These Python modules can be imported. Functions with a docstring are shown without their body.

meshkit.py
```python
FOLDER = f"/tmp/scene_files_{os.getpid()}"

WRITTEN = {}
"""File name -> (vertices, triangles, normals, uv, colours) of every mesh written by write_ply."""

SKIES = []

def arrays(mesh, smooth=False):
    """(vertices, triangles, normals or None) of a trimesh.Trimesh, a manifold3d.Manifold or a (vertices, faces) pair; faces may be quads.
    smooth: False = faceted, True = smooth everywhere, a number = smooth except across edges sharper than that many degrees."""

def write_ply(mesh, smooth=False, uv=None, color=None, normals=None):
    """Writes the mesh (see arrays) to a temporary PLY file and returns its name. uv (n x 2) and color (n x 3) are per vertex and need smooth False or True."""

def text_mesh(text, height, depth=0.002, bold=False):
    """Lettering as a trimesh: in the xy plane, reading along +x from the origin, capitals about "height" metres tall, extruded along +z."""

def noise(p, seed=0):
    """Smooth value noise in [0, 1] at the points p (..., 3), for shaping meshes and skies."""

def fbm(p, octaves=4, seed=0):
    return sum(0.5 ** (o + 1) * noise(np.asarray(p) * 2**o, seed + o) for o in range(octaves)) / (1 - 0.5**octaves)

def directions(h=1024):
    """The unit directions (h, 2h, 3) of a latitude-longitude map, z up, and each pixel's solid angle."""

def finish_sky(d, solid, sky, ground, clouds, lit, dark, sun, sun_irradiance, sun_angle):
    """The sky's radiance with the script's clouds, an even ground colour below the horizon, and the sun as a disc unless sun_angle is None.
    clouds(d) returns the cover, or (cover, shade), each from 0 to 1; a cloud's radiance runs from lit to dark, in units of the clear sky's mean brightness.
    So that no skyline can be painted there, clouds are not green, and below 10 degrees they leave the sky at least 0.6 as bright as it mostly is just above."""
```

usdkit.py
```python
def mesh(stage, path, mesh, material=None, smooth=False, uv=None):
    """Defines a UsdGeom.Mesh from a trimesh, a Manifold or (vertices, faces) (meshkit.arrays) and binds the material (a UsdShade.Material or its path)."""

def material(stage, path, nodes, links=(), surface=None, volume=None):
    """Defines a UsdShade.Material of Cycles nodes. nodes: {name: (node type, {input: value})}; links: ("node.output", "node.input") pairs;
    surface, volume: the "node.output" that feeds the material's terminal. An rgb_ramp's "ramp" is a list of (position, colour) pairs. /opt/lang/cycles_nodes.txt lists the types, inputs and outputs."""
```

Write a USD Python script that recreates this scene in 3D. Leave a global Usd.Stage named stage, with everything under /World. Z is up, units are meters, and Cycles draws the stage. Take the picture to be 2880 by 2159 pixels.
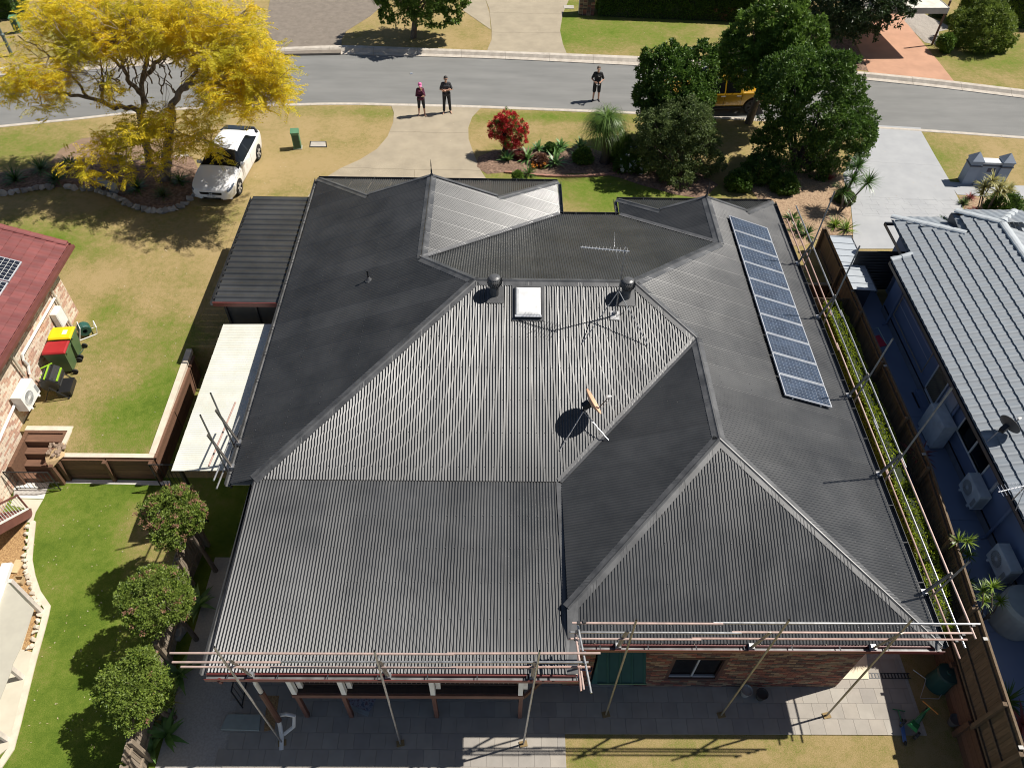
import math
import numpy as np, trimesh, manifold3d as m3, usdkit, meshkit
from pxr import Usd, UsdGeom, UsdLux, UsdShade, Gf, Sdf, Vt
from shapely.geometry import Polygon, LineString, box as sbox
from shapely.ops import unary_union

stage = Usd.Stage.CreateInMemory()
EXPOSURE, SKY, SUNI = 0.45, 0.05, 1.25
UsdGeom.SetStageUpAxis(stage, 'Z'); UsdGeom.SetStageMetersPerUnit(stage, 1.0)
stage.SetDefaultPrim(UsdGeom.Xform.Define(stage, '/World').GetPrim())
UsdGeom.Scope.Define(stage, '/World/Looks')

# ---------------------------------------------------------------- camera (drone, 19.4 m above the street)
CAM = np.array([0.0, 0.0, 19.4]); FOC = 2153.6; PITCH, ROLL, YAW = map(math.radians, (48.483, 1.41, -1.122))
PW, PH = 2880, 2159


def ray(px, py):
    xx, uu = (px - PW / 2) / FOC, -(py - PH / 2) / FOC
    cr, sr, c, s, cy, sy = math.cos(ROLL), math.sin(ROLL), math.cos(PITCH), math.sin(PITCH), math.cos(YAW), math.sin(YAW)
    x, up = xx * cr - uu * sr, xx * sr + uu * cr
    y, z = c + s * up, -s + c * up
    return np.array([x * cy - y * sy, x * sy + y * cy, z])


def G(px, py, z=0.0):
    d = ray(px, py); return CAM + d * (z - CAM[2]) / d[2]


def AY(px, py, y):
    d = ray(px, py); return CAM + d * (y - CAM[1]) / d[1]


def AX(px, py, x):
    d = ray(px, py); return CAM + d * (x - CAM[0]) / d[0]


def onplane(px, py, p0, n):
    d = ray(px, py); n = np.asarray(n, float); return CAM + d * (np.dot(np.asarray(p0) - CAM, n) / np.dot(d, n))


cam = UsdGeom.Camera.Define(stage, '/World/camera')
_f = ray(PW / 2, PH / 2); _r = ray(PW / 2 + FOC, PH / 2) - _f; _u = ray(PW / 2, PH / 2 - FOC) - _f
_m = np.eye(4); _m[0, :3], _m[1, :3], _m[2, :3], _m[3, :3] = _r, _u, -_f, CAM
cam.AddTransformOp().Set(Gf.Matrix4d(*_m.ravel().tolist()))
cam.CreateHorizontalApertureAttr(36.0); cam.CreateVerticalApertureAttr(36.0 * 767 / 1024); cam.CreateFocalLengthAttr(36.0 * FOC / PW)
cam.CreateClippingRangeAttr(Gf.Vec2f(0.1, 2000.0)); cam.CreateExposureAttr(EXPOSURE)

# ---------------------------------------------------------------- sky and sun
SUN = np.array([0.568, 0.152, 0.809]); SUN /= np.linalg.norm(SUN)
dome = UsdLux.DomeLight.Define(stage, '/World/sky')
sky_m = usdkit.material(stage, '/World/Looks/sky', {
    's': ('sky_texture', {'sky_type': 'single_scattering', 'sun_disc': False, 'sun_elevation': math.asin(SUN[2]), 'sun_rotation': math.atan2(SUN[0], SUN[1]), 'altitude': 100.0, 'air_density': 1.0, 'aerosol_density': 1.0, 'ozone_density': 1.0}),
    'b': ('background_shader', {'strength': SKY})}, [('s.color', 'b.color')], surface='b.background')
UsdShade.MaterialBindingAPI.Apply(dome.GetPrim()).Bind(sky_m)
dome.GetPrim().SetCustomDataByKey('kind', 'structure')
sun = UsdLux.DistantLight.Define(stage, '/World/sun')
sun.CreateAngleAttr(0.53); sun.CreateIntensityAttr(SUNI); sun.CreateNormalizeAttr(True); sun.CreateColorAttr(Gf.Vec3f(1.0, 0.95, 0.87))
_sx = np.cross([0, 0, 1.0], SUN); _sx /= np.linalg.norm(_sx); _sy = np.cross(SUN, _sx)
_m = np.eye(4); _m[0, :3], _m[1, :3], _m[2, :3] = _sx, _sy, SUN
sun.AddTransformOp().Set(Gf.Matrix4d(*_m.ravel().tolist()))

# ---------------------------------------------------------------- helpers
COUNT, OFF = {}, {}


def numbered(parent, name):
    k = parent + '/' + name; n = COUNT.get(k, 0); COUNT[k] = n + 1
    return k if n == 0 else f'{k}_{n:03d}'


def tag(prim, label=None, cat=None, group=None, kind=None):
    for k, v in (('label', label), ('category', cat), ('group', group), ('kind', kind)):
        if v: prim.SetCustomDataByKey(k, v)


def thing(name, label, cat, loc=(0, 0, 0), rz=0.0, group=None, kind=None):
    p = numbered('/World', name)
    x = UsdGeom.Xform.Define(stage, p); x.AddTranslateOp().Set(Gf.Vec3d(*map(float, loc))); x.AddRotateZOp().Set(float(rz))
    tag(x.GetPrim(), label, cat, group, kind); OFF[p] = (np.array(loc, float), math.radians(rz))
    return p


RND = np.random.default_rng(2024)


def put(name, mesh, mat, parent='/World', smooth=False, label=None, cat=None, group=None, kind=None, local=False, per=0):
    rnd = None
    if isinstance(mesh, M):
        if kind == 'stuff' or per: rnd = np.concatenate([np.repeat(RND.random(-(-len(q) // (per or len(q)))), per or len(q))[:len(q)] for q in mesh.V])
        mesh = mesh.mesh()
    elif hasattr(mesh, 'to_mesh'):
        q = mesh.to_mesh(); mesh = (np.array(q.vert_properties[:, :3]), np.array(q.tri_verts))
    elif hasattr(mesh, 'faces'): mesh = (np.array(mesh.vertices), np.array(mesh.faces))
    v, f = mesh
    top = '/'.join(parent.split('/')[:3])
    if top in OFF and not local:
        loc, r = OFF[top]; v = np.asarray(v) - loc
        if r: v = v @ np.array([[math.cos(r), -math.sin(r), 0], [math.sin(r), math.cos(r), 0], [0, 0, 1]])
    p = numbered(parent, name)
    usdkit.mesh(stage, p, (v, f), mat, smooth=smooth)
    tag(stage.GetPrimAtPath(p), label, cat, group, kind)
    if per and rnd is None: rnd = np.repeat(RND.random(-(-len(v) // per)), per)[:len(v)]
    if rnd is not None and not smooth: UsdGeom.PrimvarsAPI(stage.GetPrimAtPath(p)).CreatePrimvar('rnd', Sdf.ValueTypeNames.FloatArray, 'vertex').Set(Vt.FloatArray.FromNumpy(rnd.astype(np.float32)))
    return p


def copy(root, loc, rz=0.0, label=None, cat=None, group=None, scale=None):
    name = root.split('/')[2].rsplit('_0', 1)[0]
    p = numbered('/World', name)
    x = UsdGeom.Xform.Define(stage, p); x.GetPrim().GetReferences().AddInternalReference(root)
    x.ClearXformOpOrder()
    x.AddTranslateOp().Set(Gf.Vec3d(*map(float, loc))); x.AddRotateZOp().Set(float(rz))
    if scale: x.AddScaleOp().Set(Gf.Vec3f(scale, scale, scale))
    x.GetPrim().SetInstanceable(True); tag(x.GetPrim(), label, cat, group)
    return p


def place(root, loc, rz=0.0):
    x = UsdGeom.Xformable(stage.GetPrimAtPath(root)); ops = x.GetOrderedXformOps()
    ops[0].Set(Gf.Vec3d(*map(float, loc))); ops[1].Set(float(rz)); OFF[root] = (np.array(loc, float), math.radians(rz))


def unit(a):
    a = np.asarray(a, float); return a / max(np.linalg.norm(a), 1e-12)


def frame(d, up=(0, 0, 1)):
    d = unit(d); u = np.asarray(up, float)
    if abs(np.dot(d, u)) > .98 * np.linalg.norm(u): u = np.array([1.0, 0, 0])
    a = unit(np.cross(d, u)); return d, a, np.cross(a, d)


BOXF = np.array([[0, 3, 2, 1], [4, 5, 6, 7], [0, 1, 5, 4], [1, 2, 6, 5], [2, 3, 7, 6], [3, 0, 4, 7]])


class M:
    """Collects shapes into one mesh."""
    def __init__(s): s.V, s.F, s.n = [], [], 0

    def add(s, v, f):
        v, f = np.asarray(v, float).reshape(-1, 3), np.asarray(f, int)
        if f.shape[1] == 4: f = np.vstack([f[:, [0, 1, 2]], f[:, [0, 2, 3]]])
        s.V.append(v); s.F.append(f + s.n); s.n += len(v); return s

    def mesh(s): return np.vstack(s.V), np.vstack(s.F)

    def box(s, c, size, rz=0.0):
        h = np.asarray(size, float) / 2
        q = np.array([[-1, -1, -1], [1, -1, -1], [1, 1, -1], [-1, 1, -1], [-1, -1, 1], [1, -1, 1], [1, 1, 1], [-1, 1, 1]]) * h
        if rz:
            a = math.radians(rz); q = q @ np.array([[math.cos(a), math.sin(a), 0], [-math.sin(a), math.cos(a), 0], [0, 0, 1]])
        return s.add(q + np.asarray(c, float), BOXF)

    def span(s, a, b): a, b = np.asarray(a, float), np.asarray(b, float); return s.box((a + b) / 2, np.abs(b - a))

    def bar(s, a, b, w, h, up=(0, 0, 1)):
        a, b = np.asarray(a, float), np.asarray(b, float); d, x, y = frame(b - a, up)
        q = [p + i * x * w / 2 + j * y * h / 2 for p in (a, b) for i, j in ((-1, -1), (1, -1), (1, 1), (-1, 1))]
        return s.add(q, BOXF)

    def tube(s, a, b, r, n=8, r2=None, cap=True):
        a, b = np.asarray(a, float), np.asarray(b, float); d, x, y = frame(b - a); t = np.arange(n) * 2 * np.pi / n
        c = np.cos(t)[:, None] * x + np.sin(t)[:, None] * y
        v = np.vstack([a + c * r, b + c * (r if r2 is None else r2)]); i = np.arange(n); j = (i + 1) % n
        f = np.vstack([np.stack([i, j, n + j], 1), np.stack([i, n + j, n + i], 1)])
        if cap:
            v = np.vstack([v, a, b]); f = np.vstack([f, np.stack([j, i, np.full(n, 2 * n)], 1), np.stack([n + i, n + j, np.full(n, 2 * n + 1)], 1)])
        return s.add(v, f)

    def path(s, pts, r, n=6):
        pts = [np.asarray(p, float) for p in pts]; rr = r if np.ndim(r) else [r] * len(pts)
        ring = []; t = np.arange(n) * 2 * np.pi / n; ref = None
        for i, p in enumerate(pts):
            d = unit(pts[min(i + 1, len(pts) - 1)] - pts[max(i - 1, 0)])
            x = np.cross(d, [0, 0, 1.0] if ref is None else np.cross(ref, d))
            if ref is not None: x = unit(ref - d * np.dot(ref, d))
            else: x = unit(x) if np.linalg.norm(x) > .05 else np.array([1.0, 0, 0])
            ref = x; y = np.cross(d, x); ring.append(p + (np.cos(t)[:, None] * x + np.sin(t)[:, None] * y) * rr[i])
        i = np.arange(n); j = (i + 1) % n; f = []
        for k in range(len(pts) - 1): f += [np.stack([k * n + i, k * n + j, (k + 1) * n + j], 1), np.stack([k * n + i, (k + 1) * n + j, (k + 1) * n + i], 1)]
        m = len(pts) * n
        f += [np.stack([j, i, np.full(n, m)], 1), np.stack([m - n + i, m - n + j, np.full(n, m + 1)], 1)]
        return s.add(np.vstack(ring + [pts[0], pts[-1]]), np.vstack(f))

    def lathe(s, prof, c=(0, 0, 0), n=16, axis=(0, 0, 1), sx=1.0):
        d, x, y = frame(axis); prof = np.asarray(prof, float); t = np.arange(n) * 2 * np.pi / n; m = len(prof)
        v = np.vstack([np.asarray(c) + d * z + (np.cos(t)[:, None] * x * sx + np.sin(t)[:, None] * y) * r for r, z in prof])
        i = np.arange(n); j = (i + 1) % n
        f = [np.stack([k * n + i, (k + 1) * n + i, (k + 1) * n + j, k * n + j], 1)[:, ::-1] for k in range(m - 1)]
        return s.add(v, np.vstack(f))

    def poly(s, pts, z0, z1):
        p = pts if isinstance(pts, Polygon) else Polygon([tuple(q[:2]) for q in pts])
        for g in (p.geoms if hasattr(p, 'geoms') else [p]):
            if g.area > 1e-6:
                t = trimesh.creation.extrude_polygon(g, z1 - z0); v = np.array(t.vertices); v[:, 2] += z0; s.add(v, t.faces)
        return s

    def prism(s, prof, a, b, up=(0, 0, 1)):
        """Extrudes the 2-D outline prof (across, up) from a to b."""
        a, b = np.asarray(a, float), np.asarray(b, float); d, x, y = frame(b - a, up)
        p = Polygon(prof); t = trimesh.creation.extrude_polygon(p, np.linalg.norm(b - a)); v = np.array(t.vertices)
        return s.add(a + v[:, :1] * x + v[:, 1:2] * y + v[:, 2:] * d, t.faces[:, ::-1])

    def ball(s, c, r, n=2):
        t = trimesh.creation.icosphere(subdivisions=n); return s.add(np.array(t.vertices) * np.asarray(r, float) + np.asarray(c), t.faces)

    def hull(s, pts):
        t = m3.Manifold.hull_points(np.asarray(pts, np.float64)).to_mesh(); return s.add(t.vert_properties[:, :3], t.tri_verts)

    def sheet(s, pts): return s.add(pts, [[0, i, i + 1] for i in range(1, len(pts) - 1)])


def stone(rng, c, r):
    p = rng.normal(size=(14, 3)); p /= np.linalg.norm(p, axis=1)[:, None]
    return M().hull(p * np.asarray(r) * rng.uniform(.8, 1.1, (14, 1)) + np.asarray(c))


# ---------------------------------------------------------------- materials
LK = {}


def pm(name, col, col2=None, rough=.7, scale=3.0, bump=0.0, bscale=60.0, spec=.5, metal=0.0, island=0.0, coat=0.0, trans=0.0, rvar=0.0, detail=4.0, stretch=None, lo=.35, hi=.65, sub=None, alpha=None):
    """A procedural surface: two colours mixed by noise in space, optional tone per piece, fine relief, varied gloss."""
    if name in LK: return LK[name]
    col = np.array(col, float); c2 = np.array(col2, float) if col2 is not None else col * .78
    N = {'g': ('geometry', {}), 'n': ('noise_texture', {'scale': scale, 'detail': detail, 'roughness': .6}),
         'r': ('rgb_ramp', {'ramp': [(lo, tuple(col)), (hi, tuple(c2))]}),
         'p': ('principled_bsdf', {'roughness': rough, 'specular_ior_level': spec, 'metallic': metal, 'coat_weight': coat})}
    L = [('n.fac', 'r.fac')]
    src = 'g.position'
    if stretch:
        N['mp'] = ('mapping', {'scale': stretch}); L += [('g.position', 'mp.vector')]; src = 'mp.vector'
    L.append((src, 'n.vector')); out = 'r.color'
    if island:
        N['a'] = ('attribute', {'attribute': 'rnd'})
        N['im'] = ('map_range', {'from_min': 0.0, 'from_max': 1.0, 'to_min': 1 - island, 'to_max': 1 + island})
        N['hv'] = ('hsv', {'hue': .5, 'saturation': 1.0, 'fac': 1.0})
        L += [('a.fac', 'im.value'), ('im.result', 'hv.value'), (out, 'hv.color')]; out = 'hv.color'
    L.append((out, 'p.base_color'))
    if bump:
        N['bn'] = ('noise_texture', {'scale': bscale, 'detail': 3.0}); N['b'] = ('bump', {'strength': bump, 'distance': .02})
        L += [('g.position', 'bn.vector'), ('bn.fac', 'b.height'), ('b.normal', 'p.normal')]
    if rvar:
        N['rn'] = ('noise_texture', {'scale': 1.3, 'detail': 5.0}); N['rm'] = ('map_range', {'from_min': .3, 'from_max': .7, 'to_min': rough - rvar, 'to_max': rough + rvar})
        L += [('g.position', 'rn.vector'), ('rn.fac', 'rm.value'), ('rm.result', 'p.roughness')]
    surf = 'p.BSDF'
    if trans:
        N['t'] = ('translucent_bsdf', {}); N['mx'] = ('mix_closure', {'fac': trans})
        L += [(out, 't.color'), ('p.BSDF', 'mx.closure1'), ('t.BSDF', 'mx.closure2')]; surf = 'mx.closure'
    LK[name] = usdkit.material(stage, '/World/Looks/' + name, N, L, surface=surf)
    return LK[name]


def leafmat(name, a, b, c, trans=.35, rough=.45, spec=.5, cscale=1.2):
    """Leaves: tone per leaf from dark a to light b, larger patches towards c, light passing through."""
    N = {'g': ('geometry', {}), 'a': ('attribute', {'attribute': 'rnd'}), 'r': ('rgb_ramp', {'ramp': [(0.0, a), (1.0, b)]}), 'n': ('noise_texture', {'scale': cscale, 'detail': 3.0}),
         'm': ('map_range', {'from_min': .42, 'from_max': .62, 'to_min': 0.0, 'to_max': .8, 'clamp': True}), 'x': ('mix', {'color2': c}),
         'p': ('principled_bsdf', {'roughness': rough, 'specular_ior_level': spec}), 't': ('translucent_bsdf', {}), 'mx': ('mix_closure', {'fac': trans})}
    L = [('a.fac', 'r.fac'), ('g.position', 'n.vector'), ('n.fac', 'm.value'), ('m.result', 'x.fac'), ('r.color', 'x.color1'), ('x.color', 'p.base_color'), ('x.color', 't.color'), ('p.BSDF', 'mx.closure1'), ('t.BSDF', 'mx.closure2')]
    LK[name] = usdkit.material(stage, '/World/Looks/' + name, N, L, surface='mx.closure'); return LK[name]


def glassmat(name, tint=(.02, .025, .03)):
    LK[name] = usdkit.material(stage, '/World/Looks/' + name, {'t': ('transparent_bsdf', {'color': (.35, .38, .4)}), 'g': ('glossy_bsdf', {'roughness': .03, 'color': (.9, .9, .9)}), 'f': ('fresnel', {'IOR': 1.6}), 'm': ('mix_closure', {})},
                               [('f.fac', 'm.fac'), ('t.BSDF', 'm.closure1'), ('g.BSDF', 'm.closure2')], surface='m.closure'); return LK[name]


ROOFS = [pm(f'roof_steel_{i}', tuple(np.array((.027, .028, .029)) * k), tuple(np.array((.047, .048, .049)) * k), rough=r, scale=.7, detail=7, rvar=.04, spec=.68) for i, (k, r) in enumerate(((1.0, .31), (.9, .325), (1.12, .30), (1.0, .335)))]
ROOF = ROOFS[0]
CAPM = pm('roof_capping', (.036, .037, .039), (.085, .086, .088), rough=.42, scale=2.0, spec=.7)
GUT = pm('dark_gutter', (.03, .031, .033), rough=.4)
GUTIN = pm('gutter_zinc', (.20, .20, .20), (.10, .10, .10), rough=.5, metal=.3, scale=3)
REDT = pm('oxide_red_trim', (.13, .028, .024), rough=.45)
WHITE = pm('white_paint', (.78, .77, .74), (.70, .69, .66), rough=.45, scale=6)
CREAM = pm('cream_paint', (.62, .54, .42), rough=.55)
GALV = pm('galvanised_tube', (.46, .46, .46), (.30, .30, .30), rough=.38, metal=.75, scale=9)
RUST = pm('rusty_painted_tube', (.42, .27, .22), (.30, .20, .17), rough=.6, scale=7)
ALU = pm('aluminium', (.72, .73, .74), (.6, .6, .62), rough=.3, metal=.6)
STEELD = pm('dark_steel', (.03, .03, .032), rough=.45, metal=.3)
BLACKP = pm('black_plastic', (.018, .018, .019), rough=.4)
RUBBER = pm('rubber', (.015, .015, .016), rough=.8)
GLASS = glassmat('window_glass')
DARKIN = pm('dark_interior', (.02, .02, .022), rough=.8)
CONC = pm('concrete', (.42, .39, .34), (.34, .31, .27), rough=.85, scale=2.5, bump=.25, bscale=90)
MORTAR = pm('mortar', (.42, .39, .35), rough=.9, scale=20)
# ---------------------------------------------------------------- ground
_near = np.array([G(*p)[:2] for p in [(0, 347), (220, 326), (400, 305), (600, 292), (960, 283), (1310, 291), (1780, 309), (2100, 327), (2420, 347), (2650, 362), (2880, 379)]])
_farr = np.array([G(*p)[:2] for p in [(0, 208), (130, 202), (400, 181), (795, 153), (960, 148), (1394, 161), (1763, 179), (2100, 197), (2398, 217), (2640, 242), (2880, 272)]])
_farl = np.array([G(*p)[:2] for p in [(0, 192), (130, 182), (400, 163), (795, 137), (960, 130), (1394, 147), (1828, 163), (2100, 183), (2398, 203), (2640, 227), (2880, 256)]])


def _curve(P):
    k = np.argsort(P[:, 0]); P = P[k]; e0 = P[0] + (P[0] - P[2]) * 12; e1 = P[-1] + (P[-1] - P[-3]) * 12
    q = np.vstack([e0, P, e1]); xs = np.linspace(-60, 60, 241); ys = np.interp(xs, q[:, 0], q[:, 1])
    w = np.hanning(9); return xs, np.convolve(np.pad(ys, 4, mode='edge'), w / w.sum(), 'valid')


CX, NR = _curve(_near); _, FR = _curve(_farr); _, FL = _curve(_farl); NL = NR - .42
near_lawn = lambda x: np.interp(x, CX, NL)
far_lawn = lambda x: np.interp(x, CX, FL)


SX1 = -14.04


def gh(x, y):
    x, y = np.broadcast_arrays(np.asarray(x, float), np.asarray(y, float))
    z = np.where(x < -11.05, np.where(y < 14.28, -1.5, np.interp(y, [14.28, 26], [-.5, 0])), 0.0)
    z = np.where((x < SX1) & (y >= 14.28) & (y < 15.31), -1.5, z)
    z = np.where((x > -11.05) & (x < 9.91), np.where(y < 19.01, -1.5, np.interp(y, [19, 25], [-.3, 0])), z)
    z = np.where((x >= 9.91) & (x < 12.95), np.where(y < 22.51, np.interp(y, [9, 14], [-1.5, -1.2]), 0), z)
    z = np.where((y > near_lawn(x) + .1) & (y < far_lawn(x) - .12), -.3, z)
    return z


def grounded(px, py, z=0.0):
    p = G(px, py, z)
    for _ in range(4): p = G(px, py, float(gh(p[0], p[1])))
    return p


def lawn_sheet():
    xs = np.unique(np.round(np.concatenate([np.linspace(-140, -34, 20), np.arange(-34, 34, .34), np.linspace(34, 140, 20), [-14.05, -14.03, -11.06, -11.04, 9.90, 9.92, 12.94, 12.96]]), 3))
    ys = np.unique(np.round(np.concatenate([np.linspace(-25, 2, 8), np.arange(2, 30, .34), np.arange(30, 44, .1), np.arange(44, 62, .5), np.linspace(62, 220, 12), [14.27, 14.29, 15.30, 15.32, 19.0, 19.02, 22.5, 22.52]]), 3))
    X, Y = np.meshgrid(xs, ys, indexing='ij'); Z = gh(X, Y)
    n, m = X.shape; i, j = np.meshgrid(np.arange(n - 1), np.arange(m - 1), indexing='ij'); a = (i * m + j).ravel()
    f = np.stack([a, a + m, a + m + 1, a + 1], 1)
    f = np.vstack([f[:, [0, 1, 2]], f[:, [0, 2, 3]]])
    g = np.full(X.shape, .15)
    g += np.where((X < -6.5) & (Y < 14.28), .62, 0)
    def blob(cx, cy, rx, ry, v): g.__iadd__(v * np.exp(-((X - cx) / rx) ** 2 - ((Y - cy) / ry) ** 2))
    blob(-12.0, 15.3, 1.8, 1.6, .42); blob(-11.6, 18.0, 1.0, 2.5, .45); blob(-13.4, 19.7, 1.2, 1.0, .30); blob(-13.2, 16.6, 1.6, 1.2, .22); blob(-14.6, 20.8, .7, .8, .45)
    blob(-19.5, 24.3, 3.2, 1.3, .75); blob(-22, 31.5, 4, 1.4, .42)
    blob(-10.5, 24.0, 1.2, 2.0, -.1); blob(-9, 31, 2.5, 2, -.12); blob(-11, 12.8, 1.0, 1.3, -.6); blob(-10, 11.5, .8, 2.0, -.35)
    blob(-4, 34.8, 6, .5, .25); blob(3, 34.6, 5, .6, .40); blob(3, 31.8, 5, .9, .28); blob(6.5, 33, 3, 1, .2); blob(6, 28, 4, 2.0, .5); blob(1, 29, 4, 1.2, .45)
    blob(20, 31, 2.5, 3, .25); blob(19, 32.5, 1.2, 2.5, .3); blob(24, 31, 2, 2, -.1)
    blob(7, 44, 6, 2.6, .42); blob(3, 46, 2, 4, .35); blob(12, 47, 5, 2, .35); blob(27, 43, 4, 5, .35); blob(-22, 43, 5, 3, .15); blob(-6, 44, 4, 3, -.02)
    blob(5, 5, 6, 1.6, .18)
    p = put('lawn', (np.stack([X.ravel(), Y.ravel(), Z.ravel()], 1), f), LAWN, kind='structure')
    UsdGeom.PrimvarsAPI(stage.GetPrimAtPath(p)).CreatePrimvar('green', Sdf.ValueTypeNames.FloatArray, 'vertex').Set(Vt.FloatArray.FromNumpy(np.clip(g, 0, 1).ravel().astype(np.float32)))


LAWN = usdkit.material(stage, '/World/Looks/lawn', {
    'a': ('attribute', {'attribute': 'green'}), 'g': ('geometry', {}),
    'n1': ('noise_texture', {'scale': .55, 'detail': 5.0, 'roughness': .65}), 'n2': ('noise_texture', {'scale': 5.0, 'detail': 4.0, 'roughness': .7}), 'n3': ('noise_texture', {'scale': 34.0, 'detail': 3.0, 'roughness': .7}),
    'm1': ('math', {'math_type': 'multiply_add', 'value2': 1.1, 'value3': -.55}), 'm2': ('math', {'math_type': 'multiply_add', 'value2': .75, 'value3': -.375}), 'm3': ('math', {'math_type': 'multiply_add', 'value2': 1.2, 'value3': -.6}),
    's1': ('math', {'math_type': 'add'}), 's2': ('math', {'math_type': 'add'}), 's3': ('math', {'math_type': 'add'}),
    'r': ('rgb_ramp', {'ramp': [(0.0, (.35, .26, .125)), (.22, (.285, .22, .092)), (.45, (.19, .185, .050)), (.7, (.125, .175, .022)), (1.0, (.072, .122, .012))]}),
    'bn': ('noise_texture', {'scale': 70.0, 'detail': 4.0, 'roughness': .75}), 'b': ('bump', {'strength': .75, 'distance': .03}),
    'p': ('principled_bsdf', {'roughness': .95, 'specular_ior_level': .15})},
    [('g.position', 'n1.vector'), ('g.position', 'n2.vector'), ('g.position', 'n3.vector'), ('g.position', 'bn.vector'), ('n1.fac', 'm1.value1'), ('n2.fac', 'm2.value1'), ('n3.fac', 'm3.value1'),
     ('a.fac', 's1.value1'), ('m1.value', 's1.value2'), ('s1.value', 's2.value1'), ('m2.value', 's2.value2'), ('s2.value', 's3.value1'), ('m3.value', 's3.value2'), ('s3.value', 'r.fac'), ('r.color', 'p.base_color'),
     ('bn.fac', 'b.height'), ('b.normal', 'p.normal')], surface='p.BSDF')
lawn_sheet()

ASPH = pm('asphalt', (.15, .15, .143), (.20, .198, .188), rough=.85, scale=.8, detail=9, bump=.35, bscale=160, rvar=.05, stretch=(.35, 1.6, 1), lo=.3, hi=.7)
KERB = pm('kerb_concrete', (.50, .45, .385), (.38, .335, .28), rough=.85, scale=3.5, detail=6, bump=.2)
AGGR = pm('exposed_aggregate', (.36, .305, .22), (.295, .25, .18), rough=.85, scale=1.2, detail=8, bump=.5, bscale=140)
AGGD = pm('brown_aggregate', (.215, .18, .145), (.165, .138, .11), rough=.85, scale=3.0, detail=9, bump=.5, bscale=140)
ORNG = pm('terracotta_concrete', (.46, .25, .155), (.38, .205, .125), rough=.75, scale=1.3, detail=7, bump=.2)
GREYD = pm('grey_stamped_concrete', (.345, .35, .355), (.30, .306, .315), rough=.75, scale=1.1, detail=7, bump=.15)
MULCH = pm('bark_mulch', (.10, .06, .04), (.27, .175, .12), rough=.95, scale=9, detail=8, bump=1.0, bscale=30)
CHIP = pm('wood_chips', (.38, .265, .165), (.22, .14, .085), rough=.9, scale=14, detail=7, bump=1.0, bscale=28, lo=.42, hi=.62)
GRAV = pm('brown_gravel', (.43, .27, .12), (.25, .14, .06), rough=.9, scale=26, detail=5, bump=1.0, bscale=30, lo=.4, hi=.6)

mr = M(); k = np.where((CX >= -60) & (CX <= 60))[0]; rows = 9; vv = []
for s in np.linspace(0, 1, rows): vv.append(np.stack([CX, NR + .02 + (FR - NR - .04) * s, np.full(len(CX), -.1 + .05 * np.sin(np.pi * s))], 1))
vv = np.stack(vv, 1); n = len(CX); a = (np.arange(n - 1)[:, None] * rows + np.arange(rows - 1)).ravel()
mr.add(vv.reshape(-1, 3), np.stack([a, a + rows, a + rows + 1, a + 1], 1)); put('road', mr, ASPH, smooth=True, kind='structure')


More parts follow.
